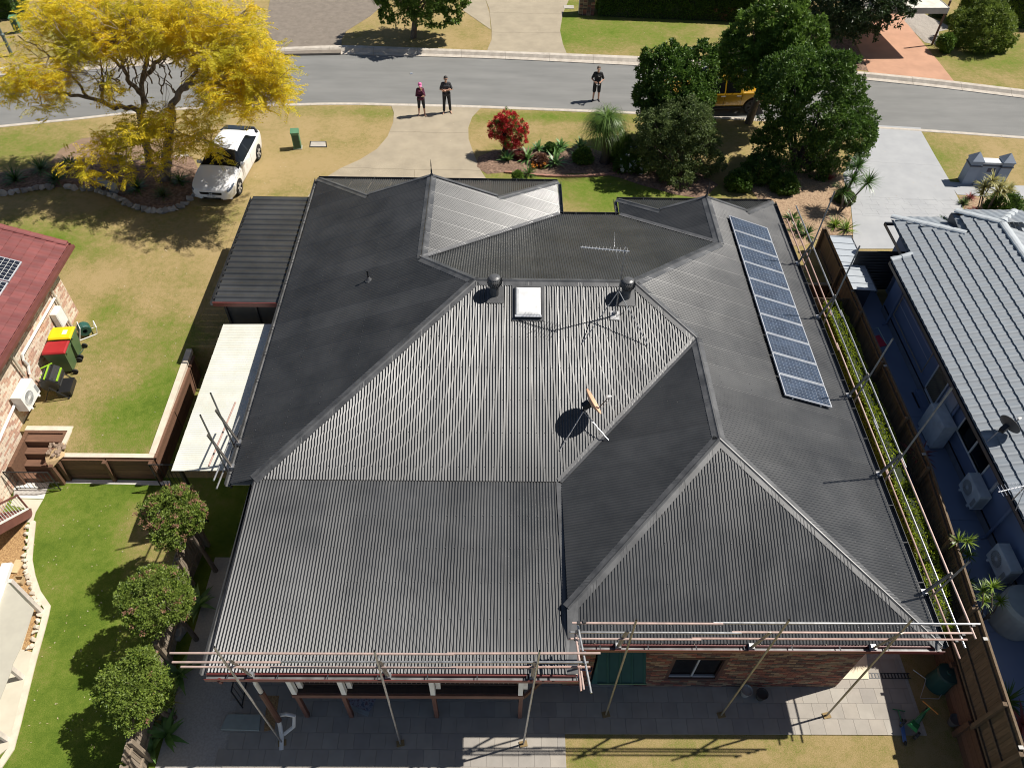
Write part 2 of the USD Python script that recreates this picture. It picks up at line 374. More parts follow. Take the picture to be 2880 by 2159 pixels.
def kerb_run(name, lawn, road, top, label=None):
    K = UsdGeom.Xform.Define(stage, '/World/' + name); tag(K.GetPrim(), kind='structure'); COUNT['/World/' + name] = 1
    segx = np.arange(-36, 36, 2.4)
    for x0 in segx:
        xs = np.linspace(x0 + .006, x0 + 2.394, 6); yl = np.interp(xs, CX, lawn); yr = np.interp(xs, CX, road); d = yr - yl
        prof = [(0, -.12), (0, .012), (.08, top), (.42, top * .85), (.62, -.045), (.97, -.082), (1, -.16)]
        v = np.stack([np.stack([xs, yl + d * q, np.full(6, z)], 1) for q, z in prof], 1); m = len(prof)
        a = (np.arange(5)[:, None] * m + np.arange(m - 1)).ravel(); f = np.stack([a, a + 1, a + m + 1, a + m], 1)
        if d.mean() > 0: f = f[:, ::-1]
        put('kerb_segment', (v.reshape(-1, 3), f), KERB, '/World/' + name)


kerb_run('near_kerb', NL, NR, .03); kerb_run('far_kerb', FL, FR, .1)


def slabs(name, pts, mat, z0=-.15, z1=.016, cuts=(), gap=.012, z=0.0, label=None):
    """A driveway or path poured in slabs: pieces with open joints between them."""
    p = Polygon([tuple(G(*q, z)[:2]) for q in pts]).buffer(0)
    for c in cuts: p = p.difference(LineString([tuple(G(*q, z)[:2]) for q in c]).buffer(gap / 2))
    gs = list(p.geoms) if hasattr(p, 'geoms') else [p]
    if len(gs) == 1: return put(name, M().poly(gs[0], z0 + z, z1 + z), mat, kind='structure')
    K = UsdGeom.Xform.Define(stage, '/World/' + name); tag(K.GetPrim(), kind='structure')
    for g in gs: put('slab', M().poly(g, z0 + z, z1 + z), mat, '/World/' + name)


slabs('driveway', [(1098, 292), (1108, 318), (1106, 345), (1090, 385), (1060, 420), (1012, 450), (958, 474), (900, 510), (860, 560), (1400, 560), (1368, 505), (1352, 480), (1331, 430), (1318, 392), (1317, 360), (1328, 330), (1356, 300)], AGGR,
      cuts=[[(1050, 371), (1400, 376)], [(900, 470), (1166, 478), (1500, 482)], [(1166, 478), (1166, 540)]])
slabs('driveway_opposite', [(1369, 150), (1372, 138), (1383, 112), (1383, 87), (1380, 60), (1376, 26), (1366, 0), (1330, -60), (1660, -60), (1600, 0), (1583, 39), (1575, 87), (1583, 125), (1594, 152), (1590, 160)], AGGR,
      cuts=[[(1300, 91), (1700, 94)], [(1300, 37), (1700, 40)], [(1300, -20), (1700, -20)]])
slabs('path_opposite', [(1380, 84), (1299, 28), (1320, 0), (1330, -40), (1345, -40), (1366, 2), (1377, 40)], AGGR, z1=.012)
slabs('brown_driveway', [(795, 153), (775, 125), (757, 95), (748, 60), (760, 0), (775, -60), (1160, -60), (1094, 0), (1042, 46), (975, 88), (962, 110), (958, 150)], AGGD)
slabs('orange_driveway', [(2444, 207), (2425, 160), (2404, 113), (2430, 80), (2470, 45), (2500, 0), (2520, -60), (2590, -60), (2560, 20), (2545, 60), (2597, 124), (2640, 175), (2684, 231)], ORNG)
slabs('grey_driveway', [(2447, 352), (2447, 362), (2425, 400), (2400, 440), (2371, 490), (2378, 530), (2393, 577), (2398, 630), (2400, 700), (2560, 700), (2735, 640), (2719, 608), (2690, 550), (2671, 510), (2630, 440), (2591, 371), (2589, 360)], GREYD,
      cuts=[[(2360, 550), (2800, 573)], [(2380, 604), (2750, 625)], [(2380, 452), (2700, 470)]] + [[(2380 + 6 * i, 562 + 13 * j + (i % 3) * 3), (2420 + 6 * i, 564 + 13 * j + (i % 3) * 3)] for j in range(4) for i in range(0, 54, 9)] + [[(2400 + 45 * i + (j % 2) * 20, 556 + 12 * j), (2407 + 46 * i + (j % 2) * 20, 570 + 12 * j)] for j in range(4) for i in range(7)], gap=.005)
slabs('front_path', [(2668, 512), (2860, 522), (2990, 528), (2990, 580), (2880, 560), (2692, 548)], GREYD, z1=.012)


def bed(name, pts, mat, seed, z=0.0, h=.05, grid=.16):
    """A planting bed: a lumpy sheet of mulch inside the outline."""
    P = Polygon([tuple(G(*q, z)[:2]) for q in pts]).buffer(0); x0, y0, x1, y1 = P.bounds
    tris = trimesh.creation.triangulate_polygon(P, engine='earcut')
    t = trimesh.Trimesh(np.c_[tris[0], np.zeros(len(tris[0]))], tris[1], process=False)
    v, f = trimesh.remesh.subdivide_to_size(t.vertices, t.faces, max(grid, (P.area / 6000) ** .5))
    d = np.array([P.exterior.distance(s) for s in __import__('shapely').points(v[:, 0], v[:, 1])])
    v = np.array(v); nz = meshkit.fbm(v * 3.0 + seed) if hasattr(meshkit, 'fbm') else 0
    v[:, 2] = gh(v[:, 0], v[:, 1]) + .008 + np.clip(d / .3, 0, 1) * (h + .05 * nz)
    return put(name, (v, f), mat, smooth=True, kind='structure')


bed('mulch_bed', [(-60, 540), (0, 545), (60, 535), (130, 528), (190, 527), (262, 527), (312, 547), (352, 567), (385, 582), (440, 590), (495, 585), (530, 562), (545, 540), (560, 480), (540, 440), (470, 436), (380, 452), (280, 462), (150, 466), (0, 485), (-60, 490)], MULCH, 1)
bed('front_bed', [(1338, 470), (1345, 442), (1385, 424), (1450, 416), (1560, 418), (1650, 415), (1740, 440), (1800, 440), (1880, 470), (1960, 480), (2020, 520), (1980, 560), (1900, 548), (1800, 520), (1740, 500), (1690, 490), (1600, 489), (1530, 497), (1470, 496), (1430, 484), (1370, 490)], MULCH, 2)
bed('chip_bed', [(2100, 520), (2160, 470), (2220, 460), (2290, 478), (2371, 492), (2376, 530), (2391, 577), (2396, 630), (2398, 676), (2345, 668), (2290, 676), (2262, 692), (2196, 692), (2160, 600), (2140, 570)], CHIP, 3)
bed('side_bed', [(2696, 551), (2880, 563), (2980, 570), (2980, 680), (2880, 640), (2790, 625), (2722, 606)], CHIP, 4)
bed('opposite_bed', [(2345, 100), (2390, 108), (2402, 116), (2442, 200), (2330, 190), (2290, 150)], MULCH, 5, h=.02)
bed('gravel_bed', [(2540, 60), (2600, 120), (2640, 128), (2640, 90), (2680, 80), (2600, 40), (2560, 20)], pm('grey_gravel', (.40, .36, .31), (.25, .22, .19), scale=20, bump=1, bscale=25, rough=.9), 6, h=.02)
bed('dirt_patch', [(140, 460), (280, 456), (380, 446), (470, 430), (545, 400), (430, 385), (330, 378), (230, 390), (170, 420)], pm('bare_soil', (.26, .17, .11), (.20, .14, .09), scale=3, rough=.95, bump=.6), 7, h=.004)
ED = thing('brick_edging', 'curved row of small pinkish bricks edging the front bed beside the lawn', 'edging', G(1590, 489))
for i in range(46):
    t = i / 45; q = G(1424 + 330 * t, 486 + 12 * math.sin(t * 3.0)); put('brick', M().box(q + [0, 0, .03], (.155, .1, .09 + .01 * (i % 3)), rz=8 * math.sin(i * 1.7)), pm('pink_brick', (.36, .18, .13), (.28, .14, .1), rough=.85, scale=5), ED)
# ---------------------------------------------------------------- the house: corrugated roof
xL, xR, xG, xW, yI, yF1, yF2, yB, aa, t_, yB2, xV, dG, dW, yV, zV, xVR, E = -7.176, 10.187, 2.078, 4.277, 23.453, 25.546, 24.422, 10.731, .69, .352, 7.134, .845, 2.303, 1.389, 6.424, 2.407, 1.753, 2.4
gg, vv_, mm, ww = (xG - xL) / 2, (xR - xW) / 2, (yI - yB) / 2, (xR - xV) / 2
R1 = (xL + mm, yB + mm); R2 = (xR - mm, yB + mm); R3 = (xR - ww, yB + ww); R4 = (xR - ww, yB2 + ww); yK = yB + aa; zK = E + aa * t_
GR, GP = (xL + gg, yI - gg), (xL + gg, yF1 - dG); WR, WP = (xR - vv_, yI - vv_), (xR - vv_, yF2 - dW)
zgr, zwr = E + gg * t_, E + vv_ * t_
bar_z = .05
HOUSE = thing('corrugated_roof_house', 'large house under a dark grey corrugated steel roof with hips and two front gablets', 'house', (1.5, 16, 0))


def zl(x): return E + (x - xL) * t_
def zr(x): return E + (xR - x) * t_
def zb(y): return E + (y - yB) * t_
def zf(y): return E + (yI - y) * t_
def zb2(y): return E + (y - yB2) * t_


WAVE, AMP, COVER, SEG = .0762, .0100, .762, 10


def corrugated(poly, u, v, zfun, name='roof_sheet', mat=None, parent=None, cover=COVER, prof=None, off=0.0, seed=0):
    """poly: plan outline; sheets run along v (plan axis), waves along u; zfun(x, y) is the height. One mesh per sheet."""
    poly = np.asarray(poly, float); u, v = np.asarray(u, float), np.asarray(v, float)
    pu, pv = poly @ u, poly @ v
    rng = np.random.default_rng(seed + 11)
    g0 = np.array([zfun(*(u * 0 + v * 0)), zfun(*u), zfun(*v)]); nrm = unit([*(-(g0[1] - g0[0]) * u - (g0[2] - g0[0]) * v), 1.0])
    kk = np.arange(0, SEG * int(round(cover / WAVE)) + 1) if prof is None else np.arange(len(prof))
    us = kk * WAVE / SEG if prof is None else np.array([q[0] for q in prof]); hs = AMP * np.cos(2 * np.pi * kk / SEG) if prof is None else np.array([q[1] for q in prof])
    lo, hi = pu.min() + .004, pu.max() - .004
    s0 = lo - (rng.random() * .5 * cover)
    while s0 < hi:
        uu = s0 + us; tilt = .009 * (us / cover) + rng.uniform(-.001, .001)
        if s0 < lo or s0 + cover > hi:
            ins = (uu > lo) & (uu < hi); extra = [q for q in (lo, hi) if uu[0] < q < uu[-1]]
            u2 = np.sort(np.r_[uu[ins], extra]); h2 = np.interp(u2, uu, hs + tilt); uu = u2
        else: h2 = hs + tilt
        s0 += cover
        if len(uu) < 2: continue
        col = []
        for w in uu:
            ys = []
            for i in range(len(pu)):
                a, b = pu[i], pu[(i + 1) % len(pu)]
                if (a - w) * (b - w) <= 0 and a != b: ys.append(pv[i] + (pv[(i + 1) % len(pu)] - pv[i]) * (w - a) / (b - a))
            col.append((min(ys), max(ys)) if ys else (0, 0))
        col = np.array(col); lo_, hi_ = col[:, 0], col[:, 1]
        if (hi_ - lo_).max() < .05: continue
        vs = []
        for q in (lo_, hi_):
            p = uu[:, None] * u + q[:, None] * v; z = np.array([zfun(*r) for r in p]); vs.append(np.c_[p, z] + nrm * (h2 + off)[:, None])
        n = len(uu); i = np.arange(n - 1); f = np.stack([i, i + 1, n + i + 1, n + i], 1)
        V = np.vstack(vs)
        fn = np.cross(V[f[0, 1]] - V[f[0, 0]], V[f[0, 3]] - V[f[0, 0]])
        put(name, (V, f if fn[2] > 0 else f[:, ::-1]), mat or ROOFS[rng.integers(4)], parent or HOUSE, smooth=True)


X_, Y_ = (1, 0), (0, 1)
G1, G2 = (xL + dG, yF1 - dG), (xG - dG, yF1 - dG); W1, W2 = (xW + dW, yF2 - dW), (xR - dW, yF2 - dW)
e_ = .03
corrugated([(xL + e_, yK), (xL + aa, yK), R1, GR, (GP[0], GP[1] + .12), (G1[0], G1[1] + .12), (G1[0], G1[1]), (xL + e_, yF1 - e_)], Y_, X_, lambda x, y: zl(x), seed=1)
corrugated([(xR - e_, yB2 + e_), (xR - e_, yF2 - e_), W2, (W2[0], W2[1] + .1), (WP[0], WP[1] + .1), WR, R2, R3, R4], Y_, X_, lambda x, y: zr(x), seed=2)
corrugated([(xL + aa, yK), R1, R2, R3, (xV + aa, yK)], X_, Y_, lambda x, y: zb(y), seed=3)
corrugated([GR, R1, R2, WR, (xW, yI - e_), (xG, yI - e_)], X_, Y_, lambda x, y: zf(y), seed=4)
corrugated([(GP[0], GP[1] + .12), GR, (xG, yI), (xG - e_, yF1 - e_), G2, (G2[0], G2[1] + .12)], Y_, X_, lambda x, y: E + (xG - x) * t_, seed=5)
corrugated([(WP[0], WP[1] + .1), WR, (xW, yI), (xW + e_, yF2 - e_), W1, (W1[0], W1[1] + .1)], Y_, X_, lambda x, y: E + (x - xW) * t_, seed=6)
corrugated([(xL, yF1 - e_), (xG, yF1 - e_), G2, G1], X_, Y_, lambda x, y: E + (yF1 - y) * t_, seed=7)
corrugated([(xW, yF2 - e_), (xR, yF2 - e_), W2, W1], X_, Y_, lambda x, y: E + (yF2 - y) * t_, seed=8)
corrugated([R3, R4, (xV + .74, yB2 + .74), (xV + .74, yK + .02)], Y_, X_, lambda x, y: E + (x - xV) * t_, seed=9)
corrugated([R4, (xR, yB2 + e_), (xV + .95, yB2 + e_), (xV + .95, yB2 + .95)], X_, Y_, lambda x, y: zb2(y), seed=10)
sv = (zK - .02 - zV) / (yK - yV)
corrugated([(xL + aa, yV + e_), (xVR - .24, yV + e_), (xV + aa - .07, yK), (xL + aa, yK)], X_, Y_, lambda x, y: zV + (y - yV) * sv, seed=12)


def P3(p, z): return np.array([p[0], p[1], z])


def capping(a, b, na, nb, w=.17, name='ridge_capping', lift=.016):
    """Folded capping with a rolled centre along a ridge or hip; na, nb are the two roof planes' normals."""
    a, b = np.asarray(a, float), np.asarray(b, float); d = unit(b - a); s = []
    for n in (na, nb):
        q = unit(np.cross(n, d)); s.append(q if q[2] < 0 else -q)
    up = unit(np.asarray(na) + nb); prof = []
    prof += [s[0] * w + unit(na) * (lift - .012), s[0] * w + unit(na) * lift, s[0] * .045 + unit(na) * lift]
    prof += [s[0] * .022 + up * .03, s[0] * .012 + up * .042, s[1] * .012 + up * .042, s[1] * .022 + up * .03]
    prof += [s[1] * .045 + unit(nb) * lift, s[1] * w + unit(nb) * lift, s[1] * w + unit(nb) * (lift - .012)]
    n = len(prof); V = np.vstack([np.array(prof) + a, np.array(prof) + b]); i = np.arange(n - 1); f = np.stack([i, i + 1, n + i + 1, n + i], 1)
    if np.dot(np.cross(V[f[4, 1]] - V[f[4, 0]], V[f[4, 3]] - V[f[4, 0]]), up) < 0: f = f[:, ::-1]
    return put(name, (V, f), CAPM, HOUSE)


nl, nr, nb_, nf = unit([-t_, 0, 1]), unit([t_, 0, 1]), unit([0, -t_, 1]), unit([0, t_, 1])
zm, zw4 = zb(R1[1]), zr(R3[0])
capping(P3((xL + aa, yK), zK), P3(R1, zm), nl, nb_, name='hip_capping'); capping(P3(R1, zm), P3(R2, zm), nb_, nf); capping(P3(R1, zm), P3(GR, zgr), nl, nf, name='hip_capping')
capping(P3(R2, zm), P3(R3, zw4), nb_, nr, name='hip_capping'); capping(P3(R2, zm), P3(WR, zwr), nr, nf, name='hip_capping')
capping(P3(R3, zw4), P3(R4, zw4), nl, nr); capping(P3(GR, zgr), P3((GP[0], GP[1] + .16), zgr), nl, nr); capping(P3(WR, zwr), P3((WP[0], WP[1] + .14), zwr), nl, nr)
capping(P3(R4, zw4), P3((xR - .02, yB2 + .02), E), nb_, nr, name='hip_capping'); capping(P3(R4, zw4), P3((xV + .74, yB2 + .74), E + .74 * t_), nl, nb_, name='hip_capping')
zg1, zw1 = E + dG * t_, E + dW * t_
for c, g, z, nn in (((xL, yF1), G1, zg1, nl), ((xG, yF1), G2, zg1, nr), ((xW, yF2), W1, zw1, nl), ((xR, yF2), W2, zw1, nr)):
    capping(P3(c, E), P3(g, z), nn, nf, w=.14, name='hip_capping')


def rake(a, b, n, name='barge_capping', w=.1):
    a, b = np.asarray(a, float), np.asarray(b, float); m = M(); c = unit(n) * .02
    m.bar(a + c, b + c, .11, .03, up=n); m.bar(a - [0, 0, .07] + [0, .05, 0], b - [0, 0, .07] + [0, .05, 0], .025, .16, up=n); return put(name, m, CAPM, HOUSE)


for a, b, za, zc, n, d in ((GP, G1, zgr, zg1, nl, .12), (GP, G2, zgr, zg1, nr, .12), (WP, W1, zwr, zw1, nl, .1), (WP, W2, zwr, zw1, nr, .1)):
    rake(P3((a[0], a[1] + d), za), P3((b[0], b[1] + d), zc), n)
for gx0, gx1, gy, z0, px, z1, nm in ((G1[0], G2[0], G1[1], zg1, GP[0], zgr, 'front_gablet'), (W1[0], W2[0], W1[1], zw1, WP[0], zwr, 'front_gablet')):
    put(nm, M().prism([(gx0 + .05, z0 - .05), (gx1 - .05, z0 - .05), (px, z1 - .06)], (0, gy, 0), (0, gy + .06, 0)), CREAM, HOUSE)
for p, z in ((GP, zgr), (WP, zwr)):
    m = M().lathe([(.05, 0), (.05, .04), (.022, .08), (.03, .16), (.012, .3), (.02, .38), (.004, .62), (0, .63)], (p[0], p[1] + .1, z + .03), 10)
    put('finial', m, STEELD, HOUSE)


def valley(a, b, w=.13):
    a, b = np.asarray(a, float), np.asarray(b, float); d = unit(b - a); s = unit(np.cross(d, (0, 0, 1))); put('valley_gutter', M().add([a + s * w + [0, 0, .045], a + [0, 0, .012], a - s * w + [0, 0, .045], b + s * w + [0, 0, .045], b + [0, 0, .012], b - s * w + [0, 0, .045]], [[0, 3, 4, 1], [1, 4, 5, 2]]), VAL, HOUSE)


VAL = pm('valley_steel', (.12, .12, .122), (.085, .085, .087), rough=.42)
valley(P3(R3, zw4), P3((xV + aa, yK), zK), .09); valley(P3(GR, zgr), P3((xG, yI), E), .09); valley(P3(WR, zwr), P3((xW, yI), E), .09)
# flashing between verandah roof and the rear wing, the flat box behind the wing's hip
put('apron_flashing', M().sheet([(xVR - .25, yV + .02, zV + .022), (xV + aa + .06, yB2 - .02, zV + .05), (xV + .80, yK - .1, zK + .02), (xV + aa - .09, yK, zK + .015)]).sheet([(xVR - .25, yV + .02, zV + .020), (xVR + .02, yV + .02, zV + .024), (xVR + .1, yB2 + .1, zV + .06), (xV + aa + .04, yB2 + .02, zV + .045)]), CAPM, HOUSE)
put('apron_flashing', M().sheet([(xV + .72, yB2 + .02, E + .03), (xV + .97, yB2 + .02, E + .02), (xV + .97, yB2 + .96, E + .36), (xV + .72, yB2 + .72, E + .275)]).bar((xV + .72, yB2 + .03, E + .02), (xV + .72, yB2 + .72, E + .27), .02, .06), CAPM, HOUSE)
# wing's lower wall edge over the verandah roof
put('apron_flashing', M().sheet([(xV + .735, yB2 + .72, E + .262), (xV + .735, yK, E + .262), (xV + .745, yK, zV + .1), (xV + .745, yB2 + .72, zV + .02)][::-1]), STEELD, HOUSE)


def gutter(a, b, face=GUT, name='gutter', brackets=True, inner=GUTIN):
    """Quad gutter: an open channel outside the line a-b with straps across it; the roof lies to the left of a-b seen from above."""
    a, b = np.asarray(a, float), np.asarray(b, float); d = unit(b - a); o = np.array([d[1], -d[0], 0]); L = np.linalg.norm(b - a)
    m = M()
    for p, q, w, h in ((o * .125, -.015, .008, .125), (o * .065, -.075, .12, .008), (o * .006, -.04, .008, .08)):
        m.bar(a + p + [0, 0, q], b + p + [0, 0, q], w, h)
    m.tube(a + o * .125 + [0, 0, .05], b + o * .125 + [0, 0, .05], .011, 6)
    g = put(name, m, face, HOUSE)
    put('gutter_bed', M().bar(a + o * .065 + [0, 0, -.068], b + o * .065 + [0, 0, -.068], .108, .005), inner, g)
    if brackets:
        k = M()
        for s in np.arange(.5, L, 1.1): k.bar(a + d * s + o * .0 + [0, 0, .04], a + d * s + o * .125 + [0, 0, .05], .025, .006)
        put('gutter_brackets', k, GUT, g)


gutter((xL, yF1, E - .05), (xL, yK, E - .05)); gutter((xG, yF1, E - .05), (xL, yF1, E - .05)); gutter((xG, yI, E - .05), (xG, yF1, E - .05)); gutter((xW, yI, E - .05), (xG, yI, E - .05))
gutter((xW, yF2, E - .05), (xW, yI, E - .05)); gutter((xR, yF2, E - .05), (xW, yF2, E - .05)); gutter((xR, yB2, E - .05), (xR, yF2, E - .05))
gutter((xV + .95, yB2, E - .05), (xR, yB2, E - .05), face=REDT); gutter((xL + aa, yV, zV - .05), (xVR, yV, zV - .05), face=REDT)
gutter((xL + aa, yK, E - .04), (xL + aa, yV, zV - .04), brackets=False)
put('fascia', M().span((xV + .95, yB2 - .004, 2.2), (xR, yB2 + .028, 2.375)).span((xL + aa, yV - .004, 2.2), (xVR, yV + .028, 2.38)), REDT, HOUSE)
put('fascia', M().span((xL - .004, yK, 2.2), (xL + .028, yF1, 2.38)).span((xR - .028, yB2, 2.2), (xR + .004, yF2, 2.38)).span((xG, yI - .028, 2.2), (xW, yI + .004, 2.38)).span((xL + aa - .004, yV, 2.25), (xL + aa + .02, yK, 2.4)), GUT, HOUSE)
sc = M(); rs_ = np.random.default_rng(8)
def screws(poly, u, v, zfun, nrm):
    P_ = Polygon(poly).buffer(-.12); x0, y0, x1, y1 = P_.bounds; u, v = np.asarray(u, float), np.asarray(v, float)
    pu = np.array(poly) @ u; pv = np.array(poly) @ v
    for b in np.arange(pv.min() + .35, pv.max(), .9):
        for a in np.arange(pu.min() + .1, pu.max(), WAVE * 3):
            q = u * a + v * b
            if P_.contains(__import__('shapely').Point(q)): sc.box((q[0], q[1], zfun(*q) + AMP + .008), (.014, .014, .012))
screws([(xL + aa, yK), R1, R2, R3, (xV + aa, yK)], X_, Y_, lambda x, y: zb(y), 0); screws([(xL + aa, yV + e_), (xVR - .24, yV + e_), (xV + aa - .07, yK), (xL + aa, yK)], X_, Y_, lambda x, y: zV + (y - yV) * sv, 0)
screws([R4, (xR, yB2 + e_), (xV + .95, yB2 + e_)], X_, Y_, lambda x, y: zb2(y), 0); screws([(xL, yK), (xL + aa, yK), R1, GR, GP, (xL, yF1)], Y_, X_, lambda x, y: zl(x), 0); screws([(xR, yB2), (xR, yF2), WP, WR, R2, R3, R4], Y_, X_, lambda x, y: zr(x), 0)
put('roof_screws', sc, pm('screw_heads', (.20, .20, .21), (.06, .06, .06), rough=.35, metal=.5, scale=40), HOUSE, kind='stuff')
# ---- walls
BRW = dict(cols=[(.17, .062, .043), (.24, .085, .055), (.11, .047, .036), (.26, .17, .105), (.19, .135, .09), (.075, .046, .038)])


def brick_wall(owner, o, ud, nd, W, H, pal, holes=(), seed=0, singles=300, row=.086, course=.24, mort=None):
    """Bricks laid in stretcher bond on the face at o along ud; holes are (u0, u1, z0, z1). The first bricks are parts of their own, the rest one part."""
    rng = np.random.default_rng(seed); o, ud, nd = map(lambda q: np.asarray(q, float), (o, ud, nd)); rest = M(); items = []
    for r in range(int(H / row)):
        z = r * row; u = -(r % 2) * course / 2
        while u < W:
            a, b = max(u + .005, 0), min(u + course - .005, W); u += course
            if b - a < .03: continue
            segs = [(a, b)]
            for h0, h1, g0, g1 in holes:
                if z + row > g0 and z < g1:
                    segs = [q for s in segs for q in ((s[0], min(s[1], h0)), (max(s[0], h1), s[1])) if q[1] - q[0] > .02]
            for s in segs: items.append((s[0], s[1], z + .005, z + row - .005))
    items.sort(key=lambda q: -(q[2] - .25 * abs(q[0] - W / 2)))
    F = np.array([[0, 1, 2, 3], [0, 4, 5, 1], [1, 5, 6, 2], [2, 6, 7, 3], [3, 7, 4, 0]])
    for k, (a, b, z0, z1) in enumerate(items):
        pr = .012 + rng.uniform(-.003, .003); q = [o + ud * p + np.array([0, 0, z]) + nd * pr for p, z in ((a, z0), (b, z0), (b, z1), (a, z1))]; V = np.array(q + [p - nd * .02 for p in q])
        f = F if np.dot(np.cross(V[1] - V[0], V[2] - V[0]), nd) > 0 else F[:, ::-1]
        if k < singles: put('brick', (V, f), pal[rng.integers(len(pal))], owner)
        else: rest.add(V, f)
    if rest.n: put('bricks', rest, pal[-1], owner, kind='stuff')


PALR = [pm(f'rear_brick_{i}', c, tuple(q * .75 for q in c), rough=.9, scale=14, bump=.3) for i, c in enumerate(BRW['cols'])]
LK.pop('x', 0)
def islandbricks(name, cols):
    LK[name] = usdkit.material(stage, '/World/Looks/' + name, {'g': ('geometry', {}), 'a': ('attribute', {'attribute': 'rnd'}), 'r': ('rgb_ramp', {'interpolate': False, 'ramp': [(i / len(cols), c) for i, c in enumerate(cols)]}), 'n': ('noise_texture', {'scale': 14.0}), 'm': ('map_range', {'to_min': .7, 'to_max': 1.25}), 'h': ('hsv', {}), 'p': ('principled_bsdf', {'roughness': .9})},
                               [('a.fac', 'r.fac'), ('g.position', 'n.vector'), ('n.fac', 'm.value'), ('m.result', 'h.value'), ('r.color', 'h.color'), ('h.color', 'p.base_color')], surface='p.BSDF'); return LK[name]
PALR.append(islandbricks('rear_bricks', BRW['cols']))
yw = 7.62
MORD = pm('brown_mortar', (.24, .19, .15), rough=.95, scale=18)
put('rear_wall', M().span((1.7, yw + .01, -1.5), (2.42, yw + .2, 2.32)).span((2.42, yw + .01, .9), (3.64, yw + .2, 2.32)).span((3.64, yw + .01, -1.5), (4.38, yw + .2, 2.32)).span((4.38, yw + .01, -1.5), (5.82, yw + .2, -1.0)).span((4.38, yw + .01, .45), (5.82, yw + .2, 2.32)).span((5.82, yw + .01, -1.5), (9.12, yw + .2, 2.32)).span((.6, yw + 1.3, -1.5), (1.7, yw + 1.5, 2.3)).span((1.7, yw + .2, -1.5), (1.9, yw + 1.3, 2.3)), MORD, HOUSE)
brick_wall(HOUSE, (1.7, yw, -1.5), (1, 0, 0), (0, -1, 0), 7.42, 3.78, PALR, holes=[(.72, 1.94, .0, 2.40), (2.68, 4.12, .5, 1.95)], seed=3)
sidebrick = pm('side_brick', (.27, .13, .09), (.20, .09, .07), scale=30, rough=.9)
put('side_wall', M().span((8.92, yw + .2, -1.5), (9.12, 23.8, 2.32)).span((4.8, 23.6, -.3), (9.52, 23.8, 2.32)).span((2.3, 22.8, -.3), (4.8, 23.0, 2.32)).span((1.4, 22.8, -.3), (1.6, 25.0, 2.32)).span((-6.6, 24.8, -.3), (1.4, 25.0, 2.32)).span((-6.6, 11.6, -1.5), (-6.4, 24.8, 2.32)).span((-6.4, 11.6, -1.5), (.6, 11.8, 2.4)), sidebrick, HOUSE)
put('soffit', M().span((xL + .005, yK + .02, 2.32), (-6.4, yF1 - .1, 2.335)).span((8.9, yB2 + .03, 2.32), (xR - .005, yF2 - .03, 2.335)).span((xV + .95, yB2 + .03, 2.322), (8.9, yw + .03, 2.337)).span((xL + aa, yV + .01, 2.325), (xVR, 11.6, 2.337)), CREAM, HOUSE)
# rear window with reveal, two sashes; dark red surround
w0, w1, wz0, wz1 = 4.38, 5.82, -1.0, .45
wn = put('window', M().span((w0, yw - .012, wz0), (w0 + .09, yw + .12, wz1)).span((w1 - .09, yw - .012, wz0), (w1, yw + .12, wz1)).span((w0 + .09, yw - .012, wz0), (w1 - .09, yw + .12, wz0 + .09)).span((w0 + .09, yw - .012, wz1 - .09), (w1 - .09, yw + .12, wz1)), pm('brown_window_trim', (.06, .025, .02), rough=.5), HOUSE)
put('sash', M().span(((w0 + w1) / 2 - .02, yw + .035, wz0 + .09), ((w0 + w1) / 2 + .02, yw + .065, wz1 - .09)).span((w0 + .09, yw + .035, wz0 + .09), (w1 - .09, yw + .065, wz0 + .125)), ALU, wn)
put('pane', M().span((w0 + .09, yw + .07, wz0 + .09), (w1 - .09, yw + .078, wz1 - .09)), GLASS, wn)
put('curtain', M().span((w0 + .09, yw + .14, wz0 + .09), (w1 - .09, yw + .15, wz1 - .09)), pm('dim_curtain', (.10, .10, .10), rough=.9), wn)
# green ribbed awning over the back door, and the door behind it
AWN = pm('green_awning', (.02, .095, .07), (.016, .075, .058), rough=.5)
m = M()
for i in range(4):
    x0 = 2.42 + i * .3
    m.add([(x0, 7.60, .98), (x0 + .23, 7.60, .98), (x0 + .23, 6.98, .42), (x0, 6.98, .42), (x0 + .25, 7.60, 1.02), (x0 + .28, 7.60, 1.02), (x0 + .28, 6.98, .46), (x0 + .25, 6.98, .46), (x0 + .3, 7.60, .98), (x0 + .3, 6.98, .42)], [[0, 3, 2, 1], [1, 2, 7, 4], [4, 7, 6, 5], [5, 6, 9, 8]])
put('awning', m.bar((2.42, 6.98, .42), (3.63, 6.98, .42), .03, .05), AWN, HOUSE, label='dark green ribbed metal awning over the back door')
dr = put('back_door', M().span((2.5, yw + .04, -1.5), (3.55, yw + .09, .75)), pm('door_green', (.03, .09, .075), rough=.5), HOUSE)
put('door_handle', M().tube((3.42, yw + .0, -.5), (3.3, yw + .0, -.5), .014, 6), ALU, dr)
put('wall_bracket', M().path([(1.92, 7.55, -.1), (2.05, 7.42, .2), (2.3, 7.35, .25), (2.35, 7.5, .1)], .022).path([(2.05, 7.42, .2), (2.02, 7.38, -.3)], .022), pm('blue_paint', (.05, .09, .25), rough=.5), HOUSE, label='blue looped hose hook beside the green awning')
